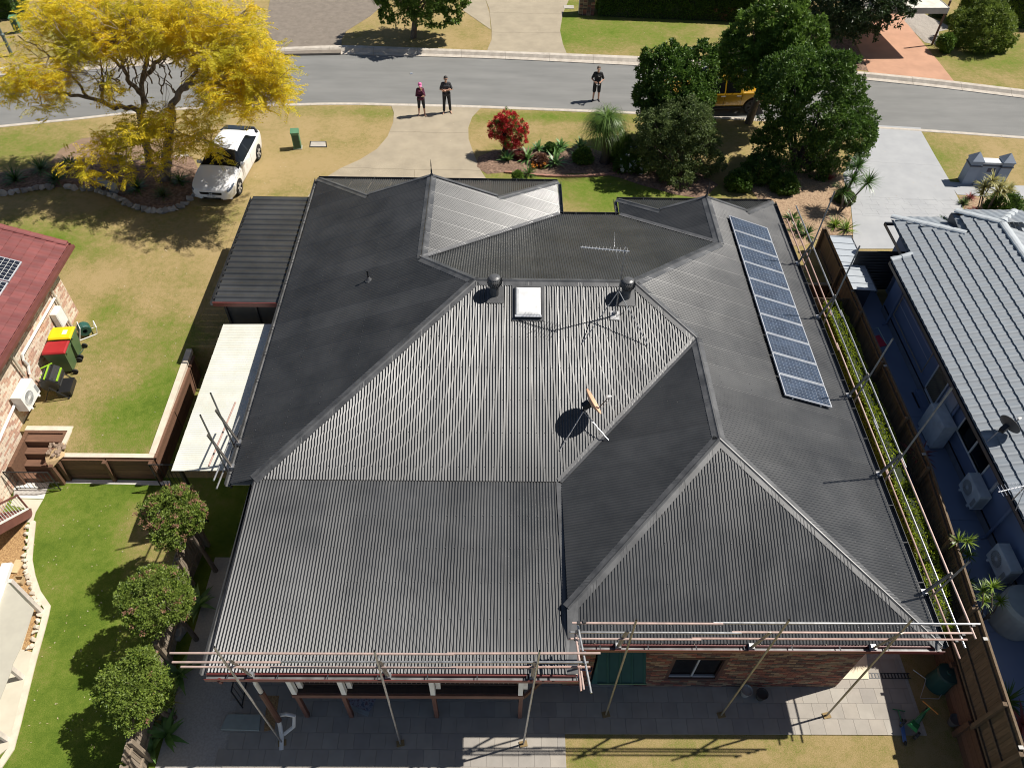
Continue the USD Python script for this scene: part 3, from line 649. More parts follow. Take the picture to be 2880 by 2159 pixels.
# verandah: deck, beam, posts, white upper posts, balusters
DK = pm('deck_timber', (.05, .032, .025), (.035, .022, .018), rough=.8, scale=4, stretch=(12, 1, 1)); dkz = .35
BRN = pm('brown_beam', (.15, .065, .045), (.11, .05, .035), rough=.6)
nb = 0
for y0 in np.arange(6.74, 11.5, .145): put('deck_board', M().span((-5.0, y0, dkz), (.62 if y0 < 7.6 else .6, y0 + .138, dkz + .028)), DK, HOUSE)
put('deck_beam', M().span((-5.05, 6.68, dkz - .17), (.62, 6.735, dkz + .012)).bar((.62, 6.71, dkz - .08), (1.65, 7.6, dkz - .08), .055, .18), BRN, HOUSE)
for x in (-5.0, -3.85, -1.62, .55): put('deck_post', M().box((x, 6.80, -.68), (.1, .1, 1.65)), BRN, HOUSE)
for x in (-4.95, -3.75, -1.6, .52):
    put('verandah_post', M().box((x, 6.72, 1.38), (.115, .115, 1.85)).box((x + .12, 6.86, 1.36), (.115, .09, 1.8)), WHITE, HOUSE)
rl = put('balustrade', M().span((-4.95, 6.9, 1.32), (.5, 6.95, 1.36)).span((-4.95, 6.9, .5), (.5, 6.95, .53)), pm('balustrade_brown', (.07, .05, .045), rough=.6), HOUSE)
for x in np.arange(-4.85, .5, .118): put('baluster', M().tube((x, 6.925, .5), (x, 6.925, 1.34), .0095, 6), pm('baluster_steel', (.30, .29, .28), rough=.5), HOUSE)
put('verandah_beam', M().span((xL + aa + .1, 6.6, 2.14), (xVR - .2, 6.7, 2.3)), WHITE, HOUSE)
put('downpipe', M().tube((-5.52, 6.5, 2.3), (-5.62, 6.55, 1.5), .05, 10).tube((-5.62, 6.55, 1.5), (-5.62, 6.55, .95), .055, 10), WHITE, HOUSE, label='white and brown downpipe at the rear left corner')
put('downpipe', M().tube((-5.62, 6.55, .95), (-5.62, 6.55, -1.05), .075, 10), BRN, HOUSE)
put('downpipe_shoe', M().path([(-5.62, 6.55, -1.0), (-5.6, 6.45, -1.2), (-5.55, 6.25, -1.36), (-5.52, 5.95, -1.44)], .055, 8).path([(-5.62, 6.62, -.9), (-5.4, 6.62, -.8), (-5.2, 6.6, -.86), (-5.25, 6.45, -1.2), (-5.5, 6.3, -1.34)], .05, 8), WHITE, HOUSE)
put('spout', M().tube((xL + aa + .3, yV - .1, zV - .1), (xL + aa + .3, yV - .08, zV - .28), .05, 8), REDT, HOUSE)

# ---- left: carport roof with trapezoid ribs, and the patio roof of pale corrugated sheets
CP = thing('carport', 'dark carport with a ribbed flat roof on the left side of the house', 'carport', (-8.4, 21.7, -.3))
prof = [(0, 0), (.03, .05), (.10, .05), (.13, 0), (.30, 0)]
cz = lambda x, y: 2.12 + (y - 18.8) * .01
corrugated([(-9.52, 18.78), (-7.2, 18.78), (-7.2, 24.62), (-9.52, 24.62)], Y_, X_, cz, mat=None, parent=CP, cover=.3, prof=prof, seed=20)
put('fascia', M().span((-9.55, 18.68, 2.0), (-7.2, 18.72, 2.17)), REDT, CP)
put('gutter', M().span((-9.64, 18.7, 2.02), (-9.53, 24.66, 2.03)).span((-9.65, 18.7, 2.02), (-9.64, 24.66, 2.13)).span((-9.53, 24.63, 2.02), (-7.2, 24.66, 2.16)), GUT, CP)
k = M()
for y in np.arange(19.0, 24.5, .62): k.span((-9.65, y, 2.12), (-9.5, y + .03, 2.13))
put('gutter_brackets', k, GUT, CP)
put('back_wall', M().span((-9.3, 18.85, -.9), (-7.2, 18.9, 2.05)), pm('black_sheet', (.03, .03, .03), rough=.6), CP)
for x in (-9.25, -8.25): put('post', M().span((x, 18.77, -.9), (x + .06, 18.84, 2.05)), STEELD, CP)
for y in (21.5, 24.4): put('post', M().span((-9.45, y, -.3), (-9.36, y + .09, 2.08)), STEELD, CP)
PT = thing('patio_roof', 'long narrow patio roof of cream translucent corrugated sheets beside the house', 'patio roof', (-8.3, 15.2, -1.5))
TRANS = pm('cream_sheet', (.80, .79, .71), (.70, .69, .60), rough=.5, scale=1.6, trans=.18, detail=6)
corrugated([(-9.28, 12.45), (-7.35, 12.45), (-7.35, 18.35), (-9.28, 18.35)], Y_, X_, lambda x, y: 1.5 + (x + 9.28) * .02, mat=TRANS, parent=PT, cover=.762, seed=21)
put('frame', M().span((-9.2, 12.5, 1.38), (-9.12, 18.3, 1.47)).span((-8.3, 12.5, 1.38), (-8.24, 18.3, 1.47)), STEELD, PT)
for y in (12.6, 15.4, 18.2): put('post', M().span((-9.2, y, -1.5), (-9.12, y + .08, 1.4)), STEELD, PT)
# ---------------------------------------------------------------- on the roof
NRIGHT, NREAR = (t_, 0, 1), (0, -t_, 1)
# solar panels: one built, nine copies down the slope line
CELL = usdkit.material(stage, '/World/Looks/solar_cell', {'g': ('geometry', {}), 'a': ('attribute', {'attribute': 'rnd'}), 'n': ('noise_texture', {'scale': 2.2, 'detail': 4.0}), 'r': ('rgb_ramp', {'ramp': [(.35, (.018, .03, .055)), (.65, (.035, .052, .085))]}), 'q': ('map_range', {'to_min': .75, 'to_max': 1.25}), 'h': ('hsv', {}), 'p': ('principled_bsdf', {'roughness': .22, 'coat_weight': .35, 'coat_roughness': .12})},
                        [('g.position', 'n.vector'), ('n.fac', 'r.fac'), ('a.fac', 'q.value'), ('q.result', 'h.value'), ('r.color', 'h.color'), ('h.color', 'p.base_color')], surface='p.BSDF')
BACKS = pm('panel_backsheet', (.30, .34, .40), rough=.3, coat=.5)
sl = math.sqrt(1 + t_ * t_); dn = np.array([1, 0, -t_]) / sl; nn = np.array([t_, 0, 1]) / sl; ac = np.array([0, 1.0, 0])
PL, PWd = 1.58, .808
o0 = np.array([7.87, 13.93, zr(7.87)]) + nn * .11
SG = 'row of ten solar panels on the roof'
sp0 = thing('solar_panel', 'blue solar panel nearest the camera, last of the row of ten by the right eave', 'solar panel', o0, 0, SG)
fr = M()
for a, b, c, d in ((0, PL, 0, .028), (0, PL, PWd - .028, PWd), (0, .028, .028, PWd - .028), (PL - .028, PL, .028, PWd - .028)):
    q = [o0 + dn * i + ac * j + nn * k for k in (-.03, .008) for i, j in ((a, c), (b, c), (b, d), (a, d))]; fr.add(q, BOXF)
put('frame', fr, ALU, sp0)
put('backsheet', M().add([o0 + dn * i + ac * j for i, j in ((.02, .02), (PL - .02, .02), (PL - .02, PWd - .02), (.02, PWd - .02))], [[0, 1, 2, 3]]), BACKS, sp0)
cm = M()
for i in range(12):
    for j in range(6):
        a, b, s = .033 + i * .1265, .029 + j * .1252, .1215; c = .014
        q = [o0 + dn * (a + x) + ac * (b + y) + nn * .003 for x, y in ((c, 0), (s - c, 0), (s, c), (s, s - c), (s - c, s), (c, s), (0, s - c), (0, c))]; cm.sheet(q)
put('solar_cells', cm, CELL, sp0, kind='stuff')
put('glass_busbars', M().add(sum([[o0 + dn * i + ac * j + nn * .005 for i, j in ((.03, y), (PL - .03, y), (PL - .03, y + .0035), (.03, y + .0035))] for y in np.arange(.07, .78, .0626)], []), [[4 * i, 4 * i + 1, 4 * i + 2, 4 * i + 3] for i in range(12)]), pm('busbar', (.4, .42, .45), rough=.3), sp0)
put('mounting_foot', M().bar(o0 + dn * .3 + ac * .0 - nn * .07, o0 + dn * .3 + ac * PWd - nn * .07, .04, .06).bar(o0 + dn * 1.25 - nn * .07, o0 + dn * 1.25 + ac * PWd - nn * .07, .04, .06), ALU, sp0)
ordn = ['second solar panel from the near end of the row', 'third solar panel from the near end, just beyond the second', 'fourth solar panel counted from the near end of the roof row', 'fifth solar panel from the near end, crossed by a tube shadow', 'sixth solar panel from the near end of the blue row', 'seventh solar panel from the near end, fourth from the far end', 'eighth solar panel from the near end, third from the far end', 'ninth solar panel, next to the far end of the row', 'tenth solar panel, at the far end near the front gablet']
for i, l in enumerate(ordn): copy(sp0, o0 + ac * (i + 1) * (PWd + .0245), 0, l, 'solar panel', SG)


def onrear(px, py, off=0.0): return onplane(px, py, (0, yB, E + off * sl), NREAR)


# two spinning ventilators
def ventilator(c, label):
    c = np.asarray(c, float); V = thing('roof_ventilator', label, 'ventilator', c, 0, 'spinning ventilators on the ridge')
    put('flashing', M().sheet([(c[0] + x, c[1] + y, zb(c[1] + y) + .03) for x, y in ((-.22, -.32), (.26, -.32), (.26, .2), (-.22, .2))]), CAPM, V)
    put('throat', M().tube(c + [0, 0, -.1], c + [0, 0, .26], .14, 18), CAPM, V)
    hd = c + [0, 0, .42]; R, H = .215, .17
    put('cap', M().lathe([(0, .19), (.09, .182), (.15, .155), (.17, .135), (.165, .12), (0, .12)], hd, 20), CAPM, V)
    put('base_ring', M().lathe([(.15, -.17), (.17, -.15), (.165, -.135), (0, -.14)][::-1], hd, 20), CAPM, V)
    bl = M()
    for k in range(22):
        a0 = k * 2 * math.pi / 22; pts = []
        for s in np.linspace(-1, 1, 7):
            r = .155 + .07 * (1 - s * s) ** .7; a = a0 + .22 * s
            for da, dr in ((0, 0), (.24, -.028)): pts.append(hd + [(r + dr) * math.cos(a + da), (r + dr) * math.sin(a + da), s * .135])
        bl.add(pts, [[2 * i, 2 * i + 1, 2 * i + 3, 2 * i + 2] for i in range(6)])
    put('vanes', bl, CAPM, V); return V


v1 = onrear(1391, 828); v2 = onrear(1760, 836)
ventilator(v1 + [0, .03, .06], 'round spinning roof ventilator left of the white skylight')
ventilator(v2 + [0, .03, .06], 'round spinning roof ventilator behind the aerial mast')
# skylight
cs = [onrear(*p, off=.12) for p in ((1451, 808), (1523, 808), (1521, 888), (1447, 887))]; ce = sum(cs) / 4
SK = thing('skylight', 'white domed rectangular skylight on the rear roof slope', 'skylight', ce)
ux, uy, un = np.array([1, 0, 0.]), unit([0, 1, t_]), unit(NREAR); hw, hh = .36, np.linalg.norm(cs[0] - cs[3]) / 2
put('kerb', M().hull([ce + ux * a * (hw + .03) + uy * b * (hh + .04) + un * z for a in (-1, 1) for b in (-1, 1) for z in (-.13, -.03)]), STEELD, SK)
put('dome', M().hull([ce + ux * a * (hw - q) + uy * b * (hh - q) + un * z for a in (-1, 1) for b in (-1, 1) for z, q in ((-.03, 0), (.0, 0), (.03, .03), (.05, .09))]), pm('opal_acrylic', (.85, .85, .84), rough=.25, coat=.5, trans=.1), SK)
put('rim', M().hull([ce + ux * a * (hw + .02) + uy * (-hh + b) + un * z for a in (-1, 1) for b in (-.04, .02) for z in (-.03, .008)]), ALU, SK)
put('flashing', M().sheet([ce + ux * a * (hw + .1) + uy * b * (hh + .12) + un * (-.095) for a, b in ((-1, -1), (1, -1), (1, 1), (-1, 1))]), CAPM, SK)
# small vent pipe on the left slope
b = onplane(1037, 788, (xL, 0, E), (-t_, 0, 1)); VP = thing('vent_pipe', 'small dark vent pipe standing on the left roof slope', 'pipe', b)
put('pipe', M().tube(b - [0, 0, .05], b + [0, 0, .38], .028, 10).tube(b + [0, 0, .36], b + [0, 0, .40], .045, 10), STEELD, VP)
put('collar', M().lathe([(.13, 0), (.1, .03), (.04, .12), (.03, .13)], b + [0, 0, .0], 12), CAPM, VP)
# television aerial on a tripod
apx, f1, f2, base = onrear(1739, 818), onrear(1636, 969), onrear(1821, 972), onrear(1726, 888)
top = AY(1768, 706, base[1]); mx = base[0] + .03; base[0] = mx
AN = thing('tv_aerial', 'television aerial with a long boom on a tripod mast at the ridge', 'aerial', base)
topz = top[2]; mt = np.array([mx, base[1], topz])
apz = AY(1739, 818, base[1])[2]; ap = np.array([mx, base[1], apz])
put('mast', M().tube(base, mt + [0, 0, .12], .017, 8), GALV, AN)
for f in (f1, f2): put('stay', M().tube(ap, f + [0, 0, .03], .014, 6), GALV, AN)
put('base_plate', M().sheet([base + ux * a * .13 + uy * b_ * .14 + un * .03 for a, b_ in ((-1, -1), (1, -1), (1, 1), (-1, 1))]).bar(base + [-.05, .05, .06], base + [.05, .05, .06], .08, .1), GALV, AN)
e0 = AY(1633, 695, base[1] + .25); e1 = AY(1768, 707, base[1] - .03); bm = unit(e1 - e0)
put('boom', M().tube(e0, e1 + bm * .02, .016, 6), ALU, AN)
L_ = np.linalg.norm(e1 - e0); sd = unit(np.cross(bm, [0, 0, 1]))
el = M()
for s in np.linspace(.03, .97, 14):
    ln = .10 + .16 * s; c = e0 + bm * L_ * s + [0, 0, .015]; tilt = unit(sd * .9 + np.array([0, 0, .35])); el.tube(c - tilt * ln, c + tilt * ln, .006, 5)
put('elements', el, ALU, AN)
lr = e0 + bm * L_ * .74; put('reflector', M().tube(lr - [.06, 0, 0] - sd * .1, lr + [-.12, -.05, .62], .006, 5).tube(lr, lr + [.1, .05, -.35], .006, 5), ALU, AN)
put('cable', M().path([mt - [0, 0, .1], mt + [.02, .02, -.5], ap + [.02, -.01, .0], base + [.04, -.02, .25], base + [.02, -.1, .08], onrear(1755, 880) + [0, 0, .03]], .006), BLACKP, AN)


# satellite dishes
def dish(name, label, c, face, R, mount, legs, mats, arm=.55):
    D = thing(name, label, 'satellite dish', mount); d, x, y = frame(face)
    prof = [(0, -.0)] + [(r, .28 * r * r / R) for r in np.linspace(.1, 1, 7) * R]
    n = 28; V, F = [], []
    for th in (0, -.012):
        V.append(np.vstack([[c + d * th]] + [[c + d * (z + th) + x * r * .94 * math.cos(a) + y * r * math.sin(a) for a in np.arange(n) * 2 * math.pi / n] for r, z in prof[1:]]))
    m = 1 + 7 * n; i = np.arange(n); j = (i + 1) % n; f = [np.stack([np.zeros(n, int), 1 + i, 1 + j], 1)]
    for k in range(6): f += [np.stack([1 + k * n + i, 1 + k * n + n + i, 1 + k * n + n + j], 1), np.stack([1 + k * n + i, 1 + k * n + n + j, 1 + k * n + j], 1)]
    f = np.vstack(f); e = 1 + 6 * n
    V = np.vstack(V); F = np.vstack([f, f[:, ::-1] + m, np.stack([e + i, e + j, m + e + j], 1), np.stack([e + i, m + e + j, m + e + i], 1)])
    put('reflector', (V, F), mats[0], D, smooth=60)
    put('bracket', M().bar(c - d * .02, c - d * .22, .14, .2).tube(c - d * .2, mount, .026, 8), STEELD, D)
    h = c - y * R * .95; q = c + d * arm + y * -.12
    put('feed_arm', M().tube(h + d * .08, q, .014, 6), STEELD, D)
    put('feed_horn', M().tube(q + y * -.05, q + y * .02 - d * .07, .032, 8).tube(q - d * .05, q - d * .1, .045, 8).path([q, q + [0, 0, -.15], h + d * .2 + [0, 0, -.1]], .005), WHITE, D)
    for l in legs: put('leg', M().tube(mount, l, .015, 6), GALV, D)
    return D


DM = pm('faded_red_dish', (.66, .40, .26), (.60, .35, .22), rough=.55, scale=4)
dc_plane = onrear(1640, 1170)
la, lb = onrear(1574, 1268), onplane(1711, 1239, (xV, 0, E), (-t_, 0, 1))
mount = onrear(1637, 1164) + unit([0, -.5, 1]) * .34
dc = mount + [.16, .02, .32]
dish('satellite_dish', 'large faded terracotta coloured satellite dish on a tripod beside the roof valley', dc, (.83, .22, .46), .40, mount, [la + [0, 0, .03], lb + [0, 0, .03], onrear(1652, 1200) + [0, .5, .17]], (DM,))

# ---------------------------------------------------------------- scaffold edge protection
TR = .0242


def coupler(m, p, s=.05): m.box(p, (s * 1.4, s * 1.4, s * 1.3)); m.tube(np.asarray(p) - [s * 1.3, 0, 0], np.asarray(p) + [s * 1.3, 0, 0], .012, 5); return m


def standard(S, base, top, mat, foot=True):
    put('standard', M().tube(base, top, TR, 10, cap=False).tube(np.asarray(top) - [0, 0, .25], top, TR - .005, 10, cap=False), mat, S)
    if foot: put('sole_board', M().box(np.asarray(base) + [.0, 0, .02], (.2, .15, .035), rz=12), pm('sole_timber', (.26, .18, .08), rough=.9), S)


def bracket(S, p, out, zt):
    """Gutter bracket with a raking arm that carries the guard rails."""
    p = np.asarray(p, float); o = np.asarray(out, float)
    put('gutter_bracket', M().bar(p + o * .08 + [0, 0, .02], p - o * .14 + [0, 0, -.03], .13, .06).bar(p - o * .1 + [0, 0, -.02], p - o * .14 + [0, 0, -.22], .05, .05).box(p + [0, 0, .06], (.12, .12, .08)), GALV, S)
    a, b = p + [0, 0, -.05], p + o * .30 + [0, 0, zt]
    k = M().tube(a, b, .022, 8); side = np.cross(o, [0, 0, 1.0])
    for s in (-.03, .03): k.bar(a + side * s, b + side * s, .01, .045)
    put('raking_arm', k, pm('arm_steel', (.20, .18, .16), (.3, .27, .24), rough=.5, metal=.5, scale=8), S)


def rail(S, a, b, mat): put('guard_rail', M().tube(a, b, TR, 10), mat, S)


S1 = thing('scaffold', 'scaffold guard rails along the rear verandah gutter, with three standards', 'scaffold', (-2.4, 6.1, -1.5))
ys = 6.12
for bx, tx, zt, mt_ in (((797, 2093), (608, 1827), 4.6, GALV), ((1127, 2092), (1055, 1836), 4.45, GALV), ((1472, 2090), (1517, 1836), 4.5, GALV)):
    b = AY(*bx, ys); standard(S1, (b[0], ys, -1.47), (AY(*tx, ys)[0], ys, zt), mt_)
    bracket(S1, (b[0] + (.06 if b[0] < 0 else .1), 6.40, 2.36), (0, -.9, 0), 1.55)
yr = 6.16
PINK = pm('faded_pink_tube', (.50, .36, .31), (.36, .27, .24), rough=.55, scale=5, metal=.2)
for z, xs_, in ((4.19, ((-6.62, -.92, PINK), (-1.05, 2.04, PINK))), (3.72, ((-6.72, -4.5, PINK), (-4.6, 1.84, GALV))), (3.47, ((-6.62, -.9, PINK), (-1.0, 1.9, RUST)))):
    for i, (x0, x1, m_) in enumerate(xs_): rail(S1, (x0, yr + .02 * i, z), (x1, yr + .02 * i, z + (.06 if i else .02)), m_)
S2 = thing('scaffold', 'scaffold guard rails over the rear brick wall gutter, with three raking standards', 'scaffold', (5.8, 6.85, -1.5))
ys = 6.86
for bx, tx, zt in (((1703, 2012), (1790, 1742), 4.3), ((2025, 2015), (2220, 1742), 4.36), ((2318, 2018), (2565, 1742), 4.4)):
    b = AY(*bx, ys); standard(S2, (b[0], ys, -1.47), (AY(*tx, ys)[0], ys, zt), pm('weathered_tube', (.34, .30, .22), (.24, .21, .16), rough=.5, metal=.4, scale=6))
    bracket(S2, (b[0] - .12, 7.10, 2.36), (0, -.9, 0), 1.45)
for z, xs_ in ((4.06, ((1.52, 4.7, PINK), (4.5, 10.15, GALV))), (3.6, ((1.5, 5.2, GALV), (5.0, 10.2, PINK))), (3.26, ((1.5, 4.4, PINK), (4.2, 10.25, RUST)))):
    for i, (x0, x1, m_) in enumerate(xs_): rail(S2, (x0, 6.90 + .02 * i, z), (x1, 6.90 + .02 * i, z + (.02 if i else 0)), m_)
k = M()
for x in (1.66, 10.0):
    for z in (4.06, 3.6, 3.26): coupler(k, (x, 6.9, z))
put('couplers', k, STEELD, S2)
# short return between the two rear runs
S3 = thing('scaffold', 'three short scaffold tubes joining the two rear guard rails at the step', 'scaffold', (1.8, 6.5, 3.3))
for a, b, m_ in (((1623, 1747), (1663, 1948), WHITE), ((1617, 1775), (1642, 1938), PINK), ((1622, 1790), (1634, 1942), RUST)):
    z0, z1 = (4.16, 4.08) if m_ is WHITE else ((3.68, 3.62) if m_ is PINK else (3.40, 3.36))
    pa = AY(*a, 7.02 if m_ is WHITE else 6.98); pb = G(*b, pa[2] - .06); put('return_rail', M().tube(pa, pb, TR, 10), GALV if m_ is WHITE else m_, S3)
k = M(); coupler(k, (1.78, 6.92, 4.08)); coupler(k, (1.72, 6.2, 4.2)); coupler(k, (1.7, 6.92, 3.62)); coupler(k, (1.68, 6.2, 3.7)); put('couplers', k, STEELD, S3)
# right-hand run along the side gutter
S4 = thing('scaffold', 'long run of scaffold rails and leaning standards along the right hand gutter', 'scaffold', (10.5, 15, -1.2))
xs = 10.48
for tx, bx in (((2348, 538), (2262, 745)), ((2418, 692), (2336, 862)), ((2511, 952), (2405, 1122)), ((2678, 1090), (2497, 1335)), ((2728, 1577), (2606, 1690))):
    t1, b1 = AX(*tx, xs), AX(*bx, xs); b1[2] = 2.1; low = b1 + (b1 - t1) * ((2.1 + 1.3) / max(t1[2] - 2.1, .5)); low[1] = b1[1] + (b1[1] - t1[1]) * .6; low[2] = -1.3; low[0] = xs
    put('standard', M().tube(b1 - [0, 0, .1], t1, TR, 10, cap=False).tube(t1 - [0, 0, .2], t1, TR - .005, 10, cap=False), pm('dull_tube', (.20, .20, .195), (.28, .28, .27), rough=.5, metal=.5, scale=7), S4)
    put('standard', M().tube((xs + .05, b1[1], -1.25), (xs + .02, b1[1], 2.35), TR, 8), GALV, S4)
    bracket(S4, (10.22, b1[1] + .02, 2.34), (.9, 0, 0), 1.0)
for z, segs in ((3.14, ((7.0, 11.9, PINK), (11.6, 17.6, GALV), (17.3, 23.1, GALV))), (2.64, ((7.0, 13.6, GALV), (13.3, 18.2, GALV), (17.9, 23.5, RUST))), (2.28, ((6.9, 12.2, RUST), (11.9, 17.0, PINK), (16.7, 23.5, RUST)))):
    for i, (a, b, m_) in enumerate(segs): rail(S4, (xs + .06 + .03 * (i % 2), a, z + .01 * (i % 2)), (xs + .06 + .03 * (i % 2), b, z + .01 * (i % 2)), m_)
# two short bays on the left eave
S5 = thing('scaffold', 'two scaffold bays with three tubes leaning over the left gutter by the patio roof', 'scaffold', (-7.4, 12.2, 2))
for tx, bx in (((592, 1105), (662, 1263)), ((563, 1167), (637, 1320))):
    t1, b1 = AX(*tx, -7.42), AX(*bx, -7.42); put('standard', M().tube(b1 - [0, 0, .3], t1, TR, 10, cap=False), GALV, S5)
    bracket(S5, (-7.23, b1[1], 2.34), (-.9, 0, 0), 1.45)
for a, b, x, m_ in (((662, 1131), (587, 1310), -7.55, RUST), ((673, 1171), (601, 1351), -7.52, GALV), ((680, 1195), (609, 1374), -7.5, GALV)):
    rail(S5, AX(*a, x), AX(*b, x), m_)

# ---------------------------------------------------------------- paved rear yard
PAV = [pm(f'paver_{i}', c, tuple(q * .86 for q in c), rough=.85, scale=2.2, bump=.2, bscale=110) for i, c in enumerate([(.33, .30, .26), (.36, .33, .285), (.30, .275, .245), (.345, .31, .265)])]
PG = UsdGeom.Xform.Define(stage, '/World/patio_paving'); tag(PG.GetPrim(), kind='structure')
rng = np.random.default_rng(5); prest = M()
put('paving_bed', M().span((-8.6, 3.2, -1.56), (1.72, 11.4, -1.49)).span((1.72, 6.38, -1.56), (11.2, 8.6, -1.49)), MORTAR, '/World/patio_paving')
cells = []
for r in range(-6, 14):
    y0 = 6.38 + r * .402
    for c in range(-22, 24):
        x0 = 1.72 + (c + (r % 2) * .5) * .402; x1 = x0 + .396; lo = -8.5
        if r < 0: a, b = max(x0, lo), min(x1, 1.72)
        elif r < 5: a, b = max(x0, lo), min(x1, 11.1)
        else: a, b = max(x0, lo), min(x1, .5)
        if b - a > .05 and y0 < 11 and y0 > 3.9: cells.append((a, b, y0))
cells.sort(key=lambda q: abs(q[0] - 3) + 1.5 * abs(q[2] - 6.0))
for i, (a, b, y0) in enumerate(cells):
    dz = rng.uniform(-.002, .002); m_ = M().span((a, y0, -1.53), (b, y0 + .396, -1.462 + dz))
    if i < 300: put('paver', m_, PAV[rng.integers(4)], '/World/patio_paving')
    else: prest.add(*m_.mesh())
put('pavers', prest, PAV[0], '/World/patio_paving', kind='stuff')
SLB = thing('step_slab', 'pale grey concrete step slab under the rear left corner of the verandah', 'slab', G(677, 2032, -1.45))
put('slab', M().poly([G(*p, -1.38) for p in ((640, 2007), (733, 2008), (728, 2052), (620, 2049))], -1.47, -1.38), pm('green_grey_concrete', (.34, .37, .33), rough=.85), SLB)
put('gravel_strip', M().poly([G(*p, -1.45) for p in ((752, 1955), (785, 1955), (772, 2050), (742, 2055))], -1.47, -1.452), GRAV, kind='structure')
RUG = thing('carpet', 'fringed patterned blue grey carpet lying on the pavers under the deck', 'carpet', G(1030, 1975, -1.45))
RUGM = usdkit.material(stage, '/World/Looks/rug', {'g': ('geometry', {}), 'v': ('voronoi_texture', {'scale': 9.0}) if False else ('noise_texture', {'scale': 9.0, 'detail': 6.0}), 'r': ('rgb_ramp', {'ramp': [(.38, (.10, .12, .17)), (.5, (.3, .3, .33)), (.62, (.16, .10, .12))]}), 'p': ('principled_bsdf', {'roughness': .95})}, [('g.position', 'n.vector') if False else ('g.position', 'v.vector'), ('v.fac', 'r.fac'), ('r.color', 'p.base_color')], surface='p.BSDF')
rp = [G(*p, -1.44) for p in ((948, 1955), (1062, 1957), (1038, 2001), (1000, 1985), (968, 1972))]
put('rug_body', M().poly(rp, -1.458, -1.445), RUGM, RUG)
fm = M(); a, b = rp[4], rp[2]
for s in np.linspace(0, 1, 26): q = a + (b - a) * s; fm.bar(q, q + [-.03, -.11, -.004], .014, .006)
put('fringe', fm, pm('rug_fringe', (.4, .45, .47), rough=.9), RUG)
# white rendered block and strip drain at the lit corner
RB = thing('concrete_pad', 'cream concrete pad catching the sun at the corner of the brick wall', 'concrete pad', G(2410, 1890, -1.45))
put('pad', M().poly([G(*p, -1.43) for p in ((2466, 1800), (2437, 1838), (2444, 1908), (2330, 1908), (2335, 1850))], -1.5, -1.43), pm('cream_concrete', (.66, .58, .43), (.60, .52, .38), rough=.8), RB)
dg = thing('strip_drain', 'dark slotted strip drain set in the pavers at the corner', 'drain', (10.3, 7.95, -1.46)); m = M()
for i in range(16): m.span((9.85 + i * .09, 7.86, -1.462), (9.885 + i * .09, 7.98, -1.452))
put('grate', m.span((9.84, 7.84, -1.462), (11.28, 7.86, -1.45)).span((9.84, 7.98, -1.462), (11.28, 8.0, -1.45)), STEELD, dg)
# ---------------------------------------------------------------- tiled roofs
def tile_mesh(o, ud, sd, n, w, L, amp, th, rng, lap=1.12):
    K = 7; u = np.linspace(0, w, K); h = amp * np.array([.0, .75, 1, .55, .15, 0, .55]); j = rng.uniform(-.003, .003)
    bot = o + np.outer(u, ud) + np.outer(h + th + j, n); top = o + sd * L * lap + np.outer(u, ud) + np.outer(h + .006, n); low = bot - n * (th * .95) + sd * .004
    i = np.arange(K - 1); f = np.vstack([np.stack([i, i + 1, K + i + 1, K + i], 1), np.stack([2 * K + i, 2 * K + i + 1, i + 1, i], 1)])
    V = np.vstack([bot, top, low])
    if np.dot(np.cross(V[f[2, 1]] - V[f[2, 0]], V[f[2, 3]] - V[f[2, 0]]), n) < 0: f = f[:, ::-1]
    return V, f


def tile_field(owner, o, ud, sd, nrow, ncol, keep, mats, w=.30, L=.335, amp=.02, th=.034, seed=0, singles=300, near=None, rest_mat=None):
    rng = np.random.default_rng(seed); o, ud, sd = np.asarray(o, float), unit(ud), unit(sd); n = np.cross(ud, sd); n = n if n[2] > 0 else -n; it = []
    for r in range(nrow):
        for c in range(ncol):
            p = o + ud * w * c + sd * L * r; q = p + ud * w / 2 + sd * L / 2
            if keep(q): it.append((np.linalg.norm(q - CAM) if near is None else near(q), p))
    it.sort(key=lambda x: x[0]); rest = M()
    for k, (_, p) in enumerate(it):
        V, f = tile_mesh(p, ud, sd, n, w, L, amp, th, rng)
        if k < singles: put('roof_tile', (V, f), mats[rng.integers(len(mats))], owner)
        else: rest.add(V, f)
    if rest.n: put('roof_tiles', rest, rest_mat or mats[0], owner, kind='stuff')


def ridge_tiles(owner, a, b, mat, r=.12, step=.40):
    a, b = np.asarray(a, float), np.asarray(b, float); L = np.linalg.norm(b - a); d = unit(b - a); k = max(int(L / step), 1)
    for i in range(k):
        p, q = a + d * (L * i / k + .008), a + d * (L * (i + 1) / k + .015); _, x, y = frame(d); t = np.linspace(-.15, np.pi + .15, 7)
        pr = [[x * math.cos(s) * r * 1.2 + y * (math.sin(s) * r * .62 + .0 + lift) for s in t] for lift in (.035, .02)]
        V = np.vstack([p + np.array(pr[0]), q + np.array(pr[1])]); j = np.arange(6); f = np.stack([j, j + 1, 7 + j + 1, 7 + j], 1)
        if np.dot(np.cross(V[f[3, 1]] - V[f[3, 0]], V[f[3, 3]] - V[f[3, 0]]), y) < 0: f = f[:, ::-1]
        m = M().add(V, f); m.sheet(V[:7] if True else V); m.sheet(V[7:][::-1]); put('ridge_tile', m, mat, owner)


